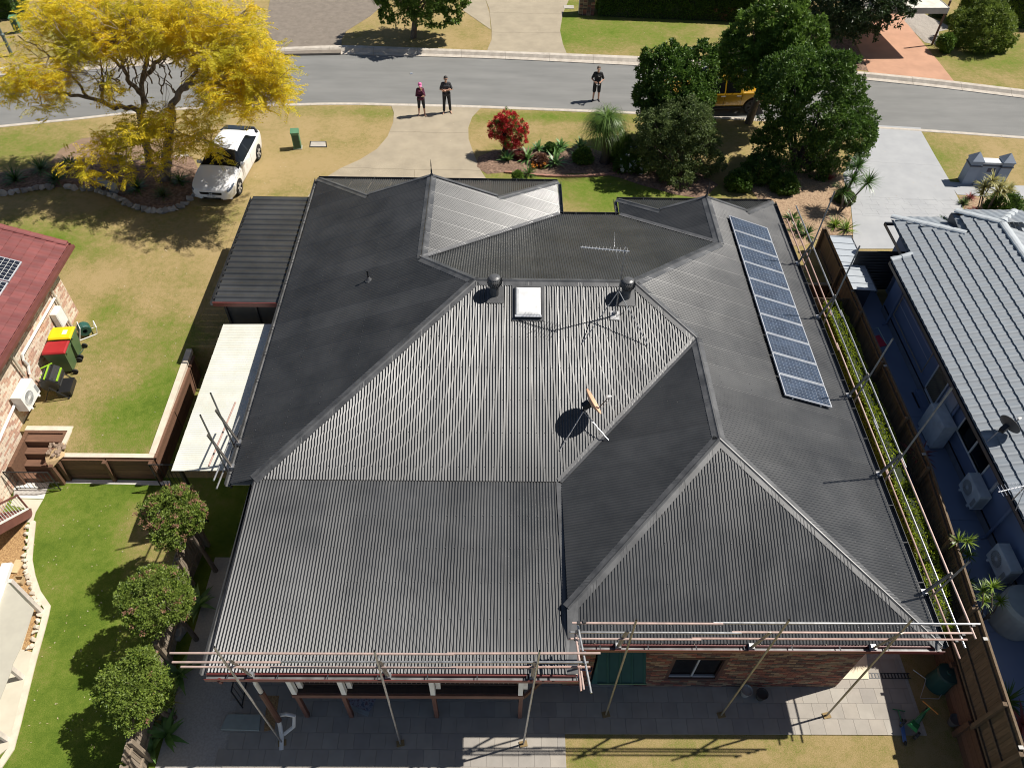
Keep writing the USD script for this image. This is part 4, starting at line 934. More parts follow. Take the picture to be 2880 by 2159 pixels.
# ---------------------------------------------------------------- left neighbour
REDTILE = [pm(f'red_tile_{i}', c, tuple(q * .85 for q in c), rough=.5, scale=3) for i, c in enumerate([(.215, .068, .063), (.195, .062, .058), (.235, .075, .07), (.18, .056, .053)])]
LH = thing('brick_house', 'neighbouring pale brick house under a red tiled roof', 'house', (-18, 17, -.5))
tl = .36; ls = math.sqrt(1 + tl * tl); sdl = np.array([-1, 0, tl]) / ls
tile_field(LH, (-15.12, 12.3, 2.42), (0, 1, 0), sdl, 10, 30, lambda q: q[1] < 21.3, REDTILE, seed=2, amp=.024, th=.034)
put('roof_underlay', M().sheet([(-15.15, 3, 2.37), (-15.15, 21.3, 2.37), (-22, 21.3, 2.37 + 6.85 * tl), (-22, 3, 2.37 + 6.85 * tl)]).sheet([(-22, 3, 2.37 + 6.85 * tl), (-22, 21.3, 2.37 + 6.85 * tl), (-29, 21.3, 2.37), (-29, 3, 2.37)]), REDTILE[0], LH)
ridge_tiles(LH, (-15.15, 21.28, 2.44), (-19.2, 21.28, 2.44 + 4.05 * tl), REDTILE[0], r=.1, step=.36)
put('barge_board', M().bar((-15.1, 21.36, 2.33), (-19.2, 21.36, 2.33 + 4.1 * tl), .03, .18), REDT, LH)
put('gutter', M().span((-15.1, 3, 2.27), (-14.97, 21.35, 2.38)).span((-15.2, 3, 2.2), (-15.1, 21.35, 2.37)), pm('brown_red_gutter', (.16, .055, .045), rough=.5), LH)
put('soffit', M().span((-15.66, 3, 2.18), (-15.12, 21.3, 2.2)), CREAM, LH)
LB = [(.62, .50, .38), (.58, .44, .33), (.50, .31, .22), (.66, .57, .45), (.44, .27, .20), (.60, .52, .41)]
PALL = [pm(f'pale_brick_{i}', c, tuple(q * .82 for q in c), rough=.9, scale=14, bump=.3) for i, c in enumerate(LB)]; PALL.append(islandbricks('pale_bricks', LB))
xw = -15.62
put('side_wall', M().span((xw - .2, 3, -1.8), (xw - .012, 20.7, 2.2)).span((-22, 20.5, -.6), (xw - .2, 20.7, 2.3)), pm('pale_mortar', (.60, .53, .44), rough=.9), LH)
brick_wall(LH, (xw - .012, 12.0, -1.55), (0, 1, 0), (1, 0, 0), 8.7, 3.73, PALL, seed=8)
put('downpipe', M().path([AX(133, 786, -15.50), AX(136, 800, -15.52), AX(205, 925, -15.52)], .045, 8), CREAM, LH); put('downpipe', M().path([AX(12, 972, -15.5), AX(70, 1056, -15.52)], .045, 8), CREAM, LH)
put('pipe_cover', M().path([AX(157, 832, -15.54), AX(110, 915, -15.54), AX(63, 998, -15.54), AX(66, 1012, -15.54), AX(79, 1026, -15.54), AX(83, 1052, -15.54)], .045, 6).path([AX(50, 1112, -15.54), AX(36, 1150, -15.54), AX(8, 1212, -15.54), AX(-8, 1250, -15.54)], .045, 6), WHITE, LH)
for k, (a, b) in enumerate((((142, 870), (178, 912)),)):
    p = AX(166, 892, -15.5); put('meter_box', M().box(p, (.2, .46, .66)).box(p + [.105, 0, 0], (.012, .40, .6)), WHITE, LH)
# two dark solar panels on the red roof
nl3 = unit([tl, 0, 1]); DCELL = pm('dark_solar_cell', (.012, .014, .022), (.02, .022, .032), rough=.2, coat=.4)
for i, (y1, lab) in enumerate(((19.87, 'far dark solar panel with white grid on the red tiled roof'), (18.83, 'near dark solar panel with white grid on the red tiled roof'))):
    pn = thing('dark_solar_panel', lab, 'solar panel', (-16.8, y1 - .5, 3.0), 0, 'solar panels on the red tiled roof'); o = np.array([-15.97, y1, 2.44 + .85 * tl]) + nl3 * .07
    q = lambda a, b, k=0: o + sdl * a + np.array([0, -1, 0]) * b + nl3 * k
    m = M()
    for a, b, c, d in ((0, 1.65, 0, .03), (0, 1.65, .96, .99), (0, .03, .03, .96), (1.62, 1.65, .03, .96)): m.add([q(x, y, z) for z in (-.035, .006) for x, y in ((a, c), (a, d), (b, d), (b, c))], BOXF)
    put('frame', m, ALU, pn); put('backsheet', M().sheet([q(.02, .02), q(.02, .97), q(1.63, .97), q(1.63, .02)]), WHITE, pn)
    m = M()
    for a in range(10):
        for b in range(6): u, v = .04 + a * .157, .035 + b * .154; m.sheet([q(u, v, .003), q(u, v + .144, .003), q(u + .147, v + .144, .003), q(u + .147, v, .003)])
    put('solar_cells', m, DCELL, pn, kind='stuff')


# air conditioners
def aircon(label, c, rz, group=None, w=.86, d=.34, h=.66, col=None, feet=True):
    A = thing('air_conditioner', label, 'air conditioner', c, rz, group)
    m = lambda k: {'local': True, **k}
    mat = col or WHITE
    put('case', M().hull([(x * (w / 2 - q), y * (d / 2 - q), z) for x in (-1, 1) for y in (-1, 1) for z, q in ((.06, 0), (h + .04, 0), (h + .06, .02))]), mat, A, local=True)
    put('fan_ring', M().lathe([(.25, 0), (.25, .012), (.235, .012), (.235, .0)], (-w * .14, -d / 2 - .002, .06 + h / 2), 24, axis=(0, -1, 0)), mat, A, local=True)
    put('fan_recess', M().tube((-w * .14, -d / 2 + .002, .06 + h / 2), (-w * .14, -d / 2 - .004, .06 + h / 2), .235, 24), pm('grille_grey', (.30, .31, .31), rough=.5), A, local=True)
    g = M()
    for k in range(24): a = k * math.pi / 12; ca, sa = math.cos(a), math.sin(a); g.bar((-w * .14 + .05 * ca, -d / 2 - .012, .06 + h / 2 + .05 * sa), (-w * .14 + .235 * ca, -d / 2 - .012, .06 + h / 2 + .235 * sa), .005, .005)
    g.tube((-w * .14, -d / 2 - .004, .06 + h / 2), (-w * .14, -d / 2 - .018, .06 + h / 2), .06, 12); put('grille', g, mat, A, local=True)
    g = M()
    for k in range(9): g.span((w / 2, -d * .38, .14 + k * .055), (w / 2 + .006, d * .38, .165 + k * .055))
    put('louvres', g.span((w / 2 - .14, -d / 2 - .006, .15), (w / 2 - .02, -d / 2, .45)), pm('grille_grey', (.3, .31, .31)), A, local=True)
    put('feet', M().span((-w * .35, -d / 2 - .03, 0), (-w * .28, d / 2 + .03, .06)).span((w * .28, -d / 2 - .03, 0), (w * .35, d / 2 + .03, .06)), mat, A, local=True)
    return A


a1 = AX(84, 1108, -15.22); aircon('white air conditioner on wall brackets with a duct, on the pale brick wall', (-15.38, a1[1], a1[2] - .42), 90)


def wheelie(label, c, rz, lid):
    B = thing('wheelie_bin', label, 'bin', c, rz, 'two wheelie bins by the brick wall'); GRN = pm('bin_green', (.075, .13, .055), (.06, .11, .045), rough=.5)
    put('body', M().hull([(x * a, y * b, z) for x in (-1, 1) for y in (-1, 1) for a, b, z in ((.22, .25, .06), (.28, .33, .92), (.29, .345, .98))]), GRN, B, local=True)
    put('lid', M().hull([(x * a, y * b, z) for x in (-1, 1) for y in (-1, 1) for a, b, z in ((.30, .37, .985), (.30, .37, 1.02), (.26, .33, 1.06))]).bar((-.2, -.37, 1.0), (.2, -.37, 1.0), .05, .04), lid, B, local=True)
    put('lid_badge', M().span((-.1, .05, 1.058), (.1, .2, 1.063)), WHITE, B, local=True) if lid is YEL else None
    for s in (-1, 1): put('wheel', M().tube((s * .30, .34, .1), (s * .25, .34, .1), .1, 14), RUBBER, B, local=True)
    put('handle', M().bar((-.24, .38, .95), (.24, .38, .95), .05, .04), GRN, B, local=True)
    return B


YEL = pm('lid_yellow', (.78, .56, .01), (.72, .50, .01), rough=.4); LRED = pm('lid_red', (.36, .02, .025), (.3, .018, .02), rough=.4)
for lab, px, lid in (('green wheelie bin with a yellow lid, nearer the street', (172, 936), YEL), ('green wheelie bin with a dark red lid beside the compost tumbler', (155, 975), LRED)):
    p = G(*px, .72); wheelie(lab, (p[0], p[1], float(gh(p[0], p[1]))), -84, lid)
p = G(146, 1062, .25); CT = thing('compost_tumbler', 'black barrel compost tumbler with lime green strips on a low stand', 'compost bin', (p[0], p[1], float(gh(p[0], p[1]))), 8)
put('drum', M().lathe([(0, -.36), (.27, -.36), (.30, -.33), (.30, .33), (.27, .36), (0, .36)][::-1], (0, 0, .62), 10, axis=(0, 1, 0)), BLACKP, CT, local=True)
m = M()
for k in range(10): a = (k + .5) * math.pi / 5; m.bar((.3 * math.cos(a), -.3, .62 + .3 * math.sin(a)), (.3 * math.cos(a), .3, .62 + .3 * math.sin(a)), .03, .03)
put('ribs', m, pm('ribbed_grey_plastic', (.05, .05, .05), rough=.35), CT, local=True)
LIME = pm('lime_plastic', (.28, .50, .03), rough=.4)
put('strips', M().bar((-.05, -.34, .925), (-.05, .34, .925), .05, .03).bar((.27, -.3, .76), (.27, .3, .76), .05, .04).bar((-.3, .2, .9), (.05, .36, .95), .05, .02).box((-.22, -.2, .85), (.05, .05, .03)).box((-.22, -.05, .85), (.05, .05, .03)), LIME, CT, local=True)
put('stand', M().path([(-.35, -.42, 0), (0, -.42, .6), (.4, -.42, 0)], .022).path([(-.35, .42, 0), (0, .42, .6), (.4, .42, 0)], .022).bar((.4, -.42, .02), (.4, .42, .02), .03, .03).hull([(x, y, z) for x, y in ((.05, -.35), (.5, -.35), (.05, .3), (.5, .3)) for z in (.06, .26)]), BLACKP, CT, local=True)
p = grounded(245, 940); HR = thing('hose_reel', 'portable hose reel with green hose and a white tube frame on the lawn', 'hose reel', p, 35)
put('frame', M().path([(-.3, -.2, .02), (.3, -.2, .02), (.38, -.2, .3), (.38, .2, .3), (.3, .2, .02), (-.3, .2, .02)], .018).path([(-.3, -.2, .02), (-.1, -.2, .5), (-.1, .2, .5), (-.3, .2, .02)], .018), WHITE, HR, local=True)
put('hose', M().lathe([(.08, -.16), (.2, -.16), (.22, -.12), (.21, -.08), (.22, -.04), (.21, 0), (.22, .04), (.21, .08), (.22, .12), (.2, .16), (.08, .16)][::-1], (0, 0, .28), 16, axis=(0, 1, 0)), pm('hose_green', (.02, .09, .07), rough=.4), HR, local=True)
put('hose_tail', M().path([(-.2, 0, .2), (-.35, -.2, .03), (-.5, -.5, .02), (-.3, -.7, .02), (-.5, -.9, .02)], .014), pm('hose_green', (.02, .09, .07)), HR, local=True)

# retaining walls of sleepers, coping, stairs, gate
SLP = [pm(f'sleeper_{i}', c, tuple(q * .7 for q in c), rough=.8, scale=2, stretch=(1, 8, 8), bump=.2) for i, c in enumerate([(.15, .075, .042), (.13, .065, .036), (.17, .085, .05)])]
RW = thing('retaining_wall', 'brown timber sleeper retaining wall across the neighbouring lawn', 'retaining wall', (-12.4, 14.1, -1.5))
rx0, rx1 = SX1 + .02, -11.0
for k in range(4): put('sleeper', M().span((rx0, 14.22, -1.5 + .25 * k + .004), ((rx0 + rx1) / 2 - .02, 14.28, -1.25 + .25 * k - .004)), SLP[k % 3], RW); put('sleeper', M().span(((rx0 + rx1) / 2 + .02, 14.22, -1.5 + .25 * k + .004), (rx1, 14.28, -1.25 + .25 * k - .004)), SLP[(k + 1) % 3], RW)
put('top_rail', M().span((rx0, 14.30, -.50), (rx1 + .02, 14.285, -.44)), SLP[2], RW)
for x in (rx0 + .05, (rx0 + rx1) / 2, rx1 - .06): put('post', M().span((x - .06, 14.09, -1.5), (x + .06, 14.21, -.49)), SLP[1], RW)
COPE = pm('cream_coping', (.62, .54, .43), (.52, .45, .36), rough=.8, scale=4, bump=.2)
put('coping', M().span((rx0, 14.29, -.6), (rx1, 14.46, -.44)), COPE, RW)
RW2 = thing('retaining_wall', 'brown sleeper retaining wall with cream coping running up beside the patio roof', 'retaining wall', (-11.05, 16.5, -1.5))
for k in range(4):
    for j, (a, b) in enumerate(((14.30, 16.3), (16.34, 18.7))): put('sleeper', M().span((-11.02, a, -1.5 + .25 * k + .004), (-10.96, b, -1.25 + .25 * k - .004)), SLP[(k + j) % 3], RW2)
put('coping', M().bar((-11.08, 14.47, -.52), (-11.08, 18.9, -.33), .2, .16), COPE, RW2); put('top_rail', M().span((-10.98, 14.30, -.5), (-10.9, 18.75, -.44)), SLP[2], RW2)
put('side_path', M().span((-10.9, 12.2, -1.52), (-10.1, 18.9, -1.47)), pm('pale_path', (.50, .48, .45), (.44, .42, .39), rough=.85), kind='structure')
# stairs between the two lawns
ST = thing('garden_steps', 'brown timber steps down from the upper lawn beside the brick wall', 'steps', (-14.8, 14.6, -1.5))
sx0, sx1 = -15.45, rx0 - .05
for i, z in enumerate((-.52, -.77, -1.02, -1.27)): put('tread', M().span((sx0 + .12, 14.95 - i * .30, z - .05), (sx1 - .12, 15.25 - i * .30, z)), SLP[2], ST); put('riser', M().span((sx0 + .12, 14.95 - i * .30, z - .25), (sx1 - .12, 14.975 - i * .30, z - .06)), SLP[1], ST)
for x in (sx0, sx1 - .12): put('side_board', M().hull([(x + q, y, z) for q in (0, .12) for y, z in ((15.3, -.45), (13.95, -.5), (13.95, -1.5), (15.3, -1.4))]), SLP[0], ST)
put('back_board', M().span((sx0, 15.26, -.9), (sx1, 15.34, -.45)), SLP[2], ST)
put('coping', M().span((sx0, 15.34, -.6), (sx1 + .12, 15.52, -.42)).span((sx1, 14.33, -.6), (sx1 + .14, 15.34, -.42)), COPE, ST)


def bars_gate(name, label, a, b, z0, z1, n, cat='gate'):
    g = thing(name, label, cat, a); a, b = np.asarray(a, float), np.asarray(b, float)
    put('frame', M().tube([a[0], a[1], z0], [a[0], a[1], z1], .02, 6).tube([b[0], b[1], z0], [b[0], b[1], z1], .02, 6).tube([a[0], a[1], z1], [b[0], b[1], z1], .02, 6).tube([a[0], a[1], z0 + .08], [b[0], b[1], z0 + .08], .02, 6), STEELD, g)
    for i in range(1, n): p = a + (b - a) * i / n; put('bar', M().tube([p[0], p[1], z0 + .08], [p[0], p[1], z1], .009, 5), STEELD, g)


bars_gate('metal_gate', 'black barred metal gate at the foot of the timber steps', (sx0 - .05, 13.75, -1.5), (sx1 - .05, 13.75, -1.5), -1.48, -.5, 9)
bars_gate('metal_gate', 'small black barred gate at the end of the patio roof', (-10.95, 13.9, -1.5), (-10.0, 13.9, -1.5), -1.47, -.25, 7)
bars_gate('metal_fence', 'black barred fence panel on the paving left of the verandah roof', (-6.9, 11.4, -1.5), (-6.75, 7.0, -1.5), -1.46, -.3, 30, 'fence')
# sack on the wall
p = G(152, 1270, -.3); SA = thing('sack', 'tan sack with brown pine cones spilling over the retaining wall', 'sack', p); rng = np.random.default_rng(3)
put('cloth', M().hull([(p[0] + x, p[1] + y, z) for x, y, z in ((-.3, -.1, -.43), (.3, -.05, -.43), (.25, -.25, -.36), (-.2, -.3, -.46), (-.05, -.45, -.62), (.1, .45, -.42), (0, .2, -.3))]), pm('sackcloth', (.48, .34, .18), (.38, .27, .15), rough=.95, bump=.6), SA)
m = M()
for i in range(26): q = stone(rng, p + np.array([rng.uniform(-.24, .26), rng.uniform(-.12, .3), -.02]), (.07, .08, .06)); m.add(*q.mesh())
put('contents', m, pm('pine_cones', (.30, .22, .16), (.2, .14, .1), rough=.9, scale=20), SA)
# lower path, gravel, stones, patio
LP = pm('light_concrete', (.66, .63, .58), (.58, .55, .50), rough=.8, scale=2)
TAN = pm('tan_concrete', (.54, .49, .39), (.46, .42, .33), rough=.85, scale=1.5, detail=7)
Q = lambda pts, z: [G(*p, z) for p in pts]
put('lower_path', M().poly(Q([(40, 1350), (140, 1356), (480, 1364), (478, 1352), (150, 1346), (60, 1344)], -1.48), -1.6, -1.48).poly(Q([(40, 1352), (139, 1358), (122, 1402), (38, 1400)], -1.485), -1.6, -1.484), LP, kind='structure')
put('tan_path', M().poly(Q([(36, 1402), (121, 1404), (100, 1440), (92, 1470), (62, 1466), (75, 1430), (30, 1420)], -1.49), -1.6, -1.487), TAN, kind='structure')
put('gravel_garden', M().poly(Q([(-40, 1440), (60, 1440), (76, 1466), (72, 1520), (68, 1570), (78, 1620), (118, 1712), (110, 1740), (88, 1832), (55, 1832), (20, 1700), (-40, 1660)], -1.5), -1.6, -1.475), GRAV, kind='structure')
CE = thing('concrete_edging', 'curved cream concrete mowing edge between the green lawn and the gravel garden', 'edging', G(100, 1620, -1.5))
eo = [(92, 1470), (88, 1505), (84, 1545), (82, 1575), (90, 1620), (105, 1665), (133, 1706), (128, 1730), (112, 1790), (92, 1860), (72, 1940), (50, 2030), (30, 2105), (-10, 2165)]
pe = [G(*p, -1.47) for p in eo]
put('strip', M().poly(LineString([tuple(p[:2]) for p in pe]).buffer(.085), -1.6, -1.46), COPE, CE)
ORD = 'topmost second third fourth fifth sixth seventh eighth ninth tenth eleventh twelfth thirteenth fourteenth fifteenth sixteenth seventeenth eighteenth nineteenth twentieth twenty-first twenty-second twenty-third twenty-fourth twenty-fifth twenty-sixth twenty-seventh twenty-eighth twenty-ninth thirtieth thirty-first thirty-second thirty-third thirty-fourth thirty-fifth thirty-sixth'.split()
rng = np.random.default_rng(9); k = 0
for i, (p, q) in enumerate(zip([(76, 1480), (75, 1500), (74, 1520), (73, 1540), (69, 1560), (70, 1575), (72, 1590), (74, 1604), (72, 1612), (78, 1622), (82, 1636), (86, 1650), (92, 1664), (97, 1680), (102, 1690), (108, 1700), (112, 1728), (106, 1745), (104, 1762), (98, 1778), (94, 1796), (88, 1816), (78, 1820)], range(23))):
    c = G(*p, -1.42); tag_l = None
    t = thing('border_stone', f'rounded cream stone, {ORD[i]} from the top in the row along the mowing edge', 'stone', c, 0, 'row of cream stones along the mowing edge'); put('rock', stone(rng, c, (.10, .085, .08)), COPE, t)
put('left_patio', M().poly(Q([(-60, 1600), (28, 1640), (97, 1714), (62, 1826), (92, 1834), (50, 2020), (28, 2100), (-60, 2170)], -1.5), -1.6, -1.466), TAN, kind='structure')
PM_ = thing('round_mat', 'dark teal round edged outdoor carpet at the left margin', 'mat', G(5, 1960, -1.46)); pc = G(-95, 1880, -1.46)
put('mat', M().lathe([(1.18, 0), (1.18, .012), (0, .014)], pc, 40), pm('teal_carpet', (.06, .20, .16), rough=.95, bump=.3), PM_)
PG2 = thing('pergola', 'pinkish white pergola posts standing on the neighbouring patio at the left edge', 'pergola', G(60, 1700, 0))
PINKW = pm('pinkish_white_paint', (.70, .62, .57), rough=.5)
put('front_beam', M().bar(G(22, 1585, .9), G(-40, 1760, .9), .25, .12), WHITE, PG2)
for p, tp in (((116, 1720), (28, 1632)), ((62, 1904), (0, 1838)), ((19, 2078), (-30, 2020))):
    c = G(*p, -1.46); zt = AX(*tp, c[0])[2]; put('post', M().span((c[0] - .055, c[1] - .055, -1.47), (c[0] + .055, c[1] + .055, min(zt, 1.2))), PINKW, PG2)
# red brown stair with white balusters
SSL = thing('shade_sail', 'taut beige shade cloth over the neighbouring patio at the left edge', 'shade sail', G(30, 1750, .8)); zs_ = .85
put('cloth', M().poly([G(*p, zs_) for p in ((25, 1640), (96, 1715), (58, 1823), (37, 1866), (31, 1890), (0, 1968), (-70, 1990), (-70, 1610))], zs_, zs_ + .015), pm('beige_cloth', (.50, .47, .38), (.46, .43, .35), rough=.9, trans=.15), SSL)
SR = thing('staircase', 'dark red outdoor staircase with white balusters at the left edge', 'staircase', G(80, 1440, -1.48)); f0, f1 = G(88, 1440, -1.45), G(-30, 1505, .3)
w_ = unit(np.cross(f1 - f0, [0, 0, 1])) * .8
MAR = pm('maroon_timber', (.17, .06, .05), (.13, .045, .04), rough=.6)
for s in (0, 1): put('stringer', M().bar(f0 + w_ * s, f1 + w_ * s, .05, .26), MAR, SR)
for i in range(9): c = f0 + (f1 - f0) * (i + .5) / 9 + w_ * .5; put('tread', M().bar(c - w_ * .5 + [0, 0, .08], c + w_ * .5 + [0, 0, .08], .25, .04), MAR, SR)
a, b = f0 + [0, 0, .95], f1 + [0, 0, .95]; put('handrail', M().bar(a, b, .06, .05).tube(f0, a, .03, 6), MAR, SR); put('bottom_rail', M().bar(f0 + [0, 0, .22], f1 + [0, 0, .22], .05, .05), WHITE, SR)
for i in range(1, 16): c = f0 + (f1 - f0) * i / 16; put('baluster', M().tube(c + [0, 0, .22], c + [0, 0, .95], .011, 5), WHITE, SR)
bx = thing('garden_box', 'small open tan cardboard box on the brown gravel', 'box', G(53, 1632, -1.4)); c = G(53, 1632, -1.38); put('box', M().bar(c + [-.12, -.1, 0], c + [.12, -.1, 0], .02, .16).bar(c + [-.12, .1, 0], c + [.12, .1, 0], .02, .16).bar(c + [-.12, -.1, 0], c + [-.12, .1, 0], .02, .16).bar(c + [.12, -.1, 0], c + [.12, .1, 0], .02, .16).box(c + [0, 0, -.07], (.24, .2, .02)), pm('cardboard', (.42, .30, .16), rough=.9), bx)
bx2 = thing('paving_slab', 'loose square sandstone coloured slab on the brown gravel', 'slab', G(47, 1590, -1.45)); put('slab', M().box(G(47, 1592, -1.44), (.26, .42, .04), rz=-6), pm('sandstone', (.60, .44, .24), rough=.9), bx2)

# ---------------------------------------------------------------- left paling fence of the rear yard
PALE = [pm(f'weathered_paling_{i}', c, tuple(q * .72 for q in c), rough=.9, scale=2.5, stretch=(14, 14, 1), bump=.2) for i, c in enumerate([(.27, .215, .155), (.24, .19, .14), (.30, .245, .185)])]


def paling_fence(label, pts, zt, z0, mats, w=.095, gap=.014, rails=(.3, 1.1), rail_side=1, seed=0, name='paling_fence', nails=False, th=.016, capr=None):
    F_ = thing(name, label, 'fence', (*pts[0], z0)); rng = np.random.default_rng(seed); rest = M(); k = 0; rb = M()
    for (a, b) in zip(pts[:-1], pts[1:]):
        a, b = np.array(a, float), np.array(b, float); L = np.linalg.norm(b - a); d = (b - a) / L; n = np.array([-d[1], d[0]]) * rail_side; ang = math.degrees(math.atan2(d[1], d[0]))
        for s in np.arange(0, L - w, w + gap):
            c = a + d * (s + w / 2); h = zt(c) + rng.uniform(-.012, .012); m = M().box((*c, (z0 + h) / 2), (w, th, h - z0), rz=ang + rng.uniform(-.3, .3))
            if k < 300: put('paling', m, mats[rng.integers(len(mats))], F_)
            else: rest.add(*m.mesh())
            if nails:
                for rz_ in rails:
                    q = c + n * .0 - n * (th / 2 + .004); 
                    for o in (-.02, .02): rb.box((q[0] + d[0] * o, q[1] + d[1] * o, h - rz_ + .02), (.009, .009, .009), rz=ang)
            k += 1
        m = M()
        for rz_ in rails: p, q = a + n * .035, b + n * .035; m.bar((*p, zt(p) - rz_), (*q, zt(q) - rz_), .045, .075)
        put('rail', m, mats[0], F_)
        if capr: put('top_cap', M().bar((*a, zt(a) + .02), (*b, zt(b) + .02), .06, .03), mats[-1], F_)
        for s in np.arange(.1, L, 2.4): c = a + d * s + n * .09; put('post', M().box((*c, (z0 + zt(c)) / 2), (.1, .1, zt(c) - z0 + .04), rz=ang), mats[0], F_)
    if rest.n: put('palings', rest, mats[0], F_, kind='stuff')
    if rb.n: put('nails', rb, ALU, F_, kind='stuff')
    return F_


paling_fence('weathered grey timber paling fence between the green lawn and the paved yard', [(-8.98, 11.9), (-9.1, 10.6), (-8.80, 5.2), (-8.70, 3.0)], lambda c: .02, -1.55, PALE, rail_side=1, seed=4, th=.03)
# ---------------------------------------------------------------- right neighbour
RH = thing('rendered_house', 'neighbouring blue grey rendered house under a grey tiled roof', 'house', (17, 15, 0))
GT = [pm(f'grey_tile_{i}', c, tuple(q * .88 for q in c), rough=.55, scale=2.5) for i, c in enumerate([(.225, .25, .275), (.21, .237, .265), (.24, .26, .28), (.222, .25, .28)])]
tr = .35; rs = math.sqrt(1 + tr * tr); sdr = np.array([1, 0, tr]) / rs; XG = 13.58
keepr = lambda q: (q[0] > 14.18 or q[1] < 21.0) and (q[1] < 21.05 or q[1] - 23.2 < -(q[0] - 14.2) or (q[0] > 16.02 and q[1] < 22.65 - (q[0] - 16.05))) and q[0] < 17.05 and not (q[1] > 21.0 and q[0] < 14.2)
tile_field(RH, (XG, 4.0, 2.42), (0, 1, 0), sdr, 12, 64, keepr, GT, w=.30, L=.335, amp=.040, th=.046, seed=6)
rz_ = lambda x: 2.40 + (x - XG) * tr
put('roof_underlay', M().sheet([(XG, 0, rz_(XG) - .02), (17.1, 0, rz_(17.1) - .02), (17.1, 21.5, rz_(17.1) - .02), (16.0, 22.62, rz_(16.0) - .02), (16.0, 21.4, rz_(16) - .02), (14.2, 23.1, rz_(14.2) - .02), (14.2, 21.0, rz_(14.2) - .02), (XG, 21.0, rz_(XG) - .02)]).sheet([(17.1, 0, rz_(17.1) - .02), (23, 0, rz_(17.1) - 2.0), (23, 24, rz_(17.1) - 2.0), (17.1, 21.5, rz_(17.1) - .02)]), GT[1], RH)
# front faces and the far slope
tile_field(RH, (14.25, 23.2, rz_(14.2)), (1, 0, 0), np.array([0, -1, tr]) / rs, 5, 8, lambda q: q[0] - 14.2 > 23.2 - q[1] and q[0] < 16.2, GT, amp=.02, th=.035, seed=7, singles=40)
tile_field(RH, (16.1, 22.75, rz_(16.05) + .02), (1, 0, 0), np.array([0, -1, tr]) / rs, 4, 12, lambda q: q[0] - 16.05 > 22.7 - q[1] and q[0] < 18.6 - (22.7 - q[1]) * .3, GT, amp=.02, th=.035, seed=8, singles=40)
tile_field(RH, (20.5, 12.0, rz_(17.1) - 3.4 * tr), (0, 1, 0), np.array([-1, 0, tr]) / rs, 11, 34, lambda q: q[0] > 17.12 and q[1] < 21.6 + (q[0] - 17.1), GT, amp=.02, th=.035, seed=9, singles=0)
LG = pm('light_ridge_tile', (.42, .45, .47), (.38, .41, .43), rough=.5, scale=3)
ridge_tiles(RH, (14.24, 23.2, rz_(14.2) + .02), (16.0, 21.45, rz_(15.98) + .02), LG, r=.11); ridge_tiles(RH, (16.08, 22.66, rz_(16.05) + .04), (17.1, 21.52, rz_(17.1) + .03), LG, r=.11); ridge_tiles(RH, (17.1, 21.5, rz_(17.1) + .02), (17.1, 5, rz_(17.1) + .02), LG, r=.12); ridge_tiles(RH, (17.12, 21.55, rz_(17.1) + .03), (18.3, 22.75, rz_(17.1) - .38), LG, r=.13); ridge_tiles(RH, (13.56, 20.94, rz_(XG) + .03), (14.24, 21.06, rz_(14.2) + .03), LG, r=.08, step=.3)
DG = pm('dark_fascia', (.05, .055, .065), rough=.45); put('gutter', M().span((XG - .06, 0, 2.25), (XG - .05, 20.98, 2.385)).span((XG - .06, 0, 2.25), (XG + .06, 20.98, 2.265)).span((14.1, 21.0, 2.25), (14.11, 23.25, 2.385)).span((14.1, 23.2, 2.25), (16.1, 23.25, 2.38)).span((XG + .05, 0, 2.2), (XG + .07, 20.98, 2.37)).span((XG, 20.96, 2.2), (14.2, 21.0, 2.38)).span((16.0, 22.66, 2.9), (18.6, 22.72, 3.2)).span((16.0, 21.4, 2.85), (16.03, 22.66, 3.22)), DG, RH)
BLUE = pm('blue_grey_render', (.16, .21, .33), (.145, .19, .30), rough=.85, scale=1.5, bump=.1); XWL = 14.1
wins = ((12.9, 14.6, .95, 1.95), (8.3, 9.9, .95, 1.95))
put('side_wall', M().poly(sbox(XWL, 0, 14.3, 21.0).difference(unary_union([sbox(XWL - .1, a, XWL + .08, b) for a, b, _, _ in wins])), .95, 1.95).span((XWL, 0, .06), (14.3, 21.0, .95)).span((XWL, 0, 1.95), (14.3, 21.0, 2.3)).span((14.3, 20.8, 0), (14.75, 21.0, 2.3)).span((14.68, 21.0, 0), (14.88, 22.9, 2.35)).span((14.88, 22.7, 0), (19, 22.9, 2.4)), BLUE, RH)
put('plinth', M().span((XWL - .035, 0, .0), (XWL - .002, 20.9, .36)), pm('plinth_grey', (.22, .24, .28), rough=.9), RH); put('plinth_trim', M().span((XWL - .04, 0, .36), (XWL - .002, 20.9, .385)), STEELD, RH)
put('soffit', M().span((XG + .07, 0, 2.19), (XWL, 20.96, 2.205)), BLUE, RH)
for a, b, z0, z1 in wins:
    f = put('window', M().span((XWL - .03, a, z0 - .04), (XWL + .05, b, z0)).span((XWL - .03, a, z1), (XWL + .05, b, z1 + .04)).span((XWL - .03, a - .04, z0 - .04), (XWL + .05, a, z1 + .04)).span((XWL - .03, b, z0 - .04), (XWL + .05, b + .04, z1 + .04)).span((XWL - .01, (a + b) / 2 - .02, z0), (XWL + .03, (a + b) / 2 + .02, z1)), WHITE, RH)
    put('pane', M().span((XWL + .03, a, z0), (XWL + .036, b, z1)), GLASS, f); put('blind', M().span((XWL + .1, a, z0), (XWL + .11, (a + b) / 2, z1)), pm('pale_blind', (.4, .42, .45), rough=.9), f)
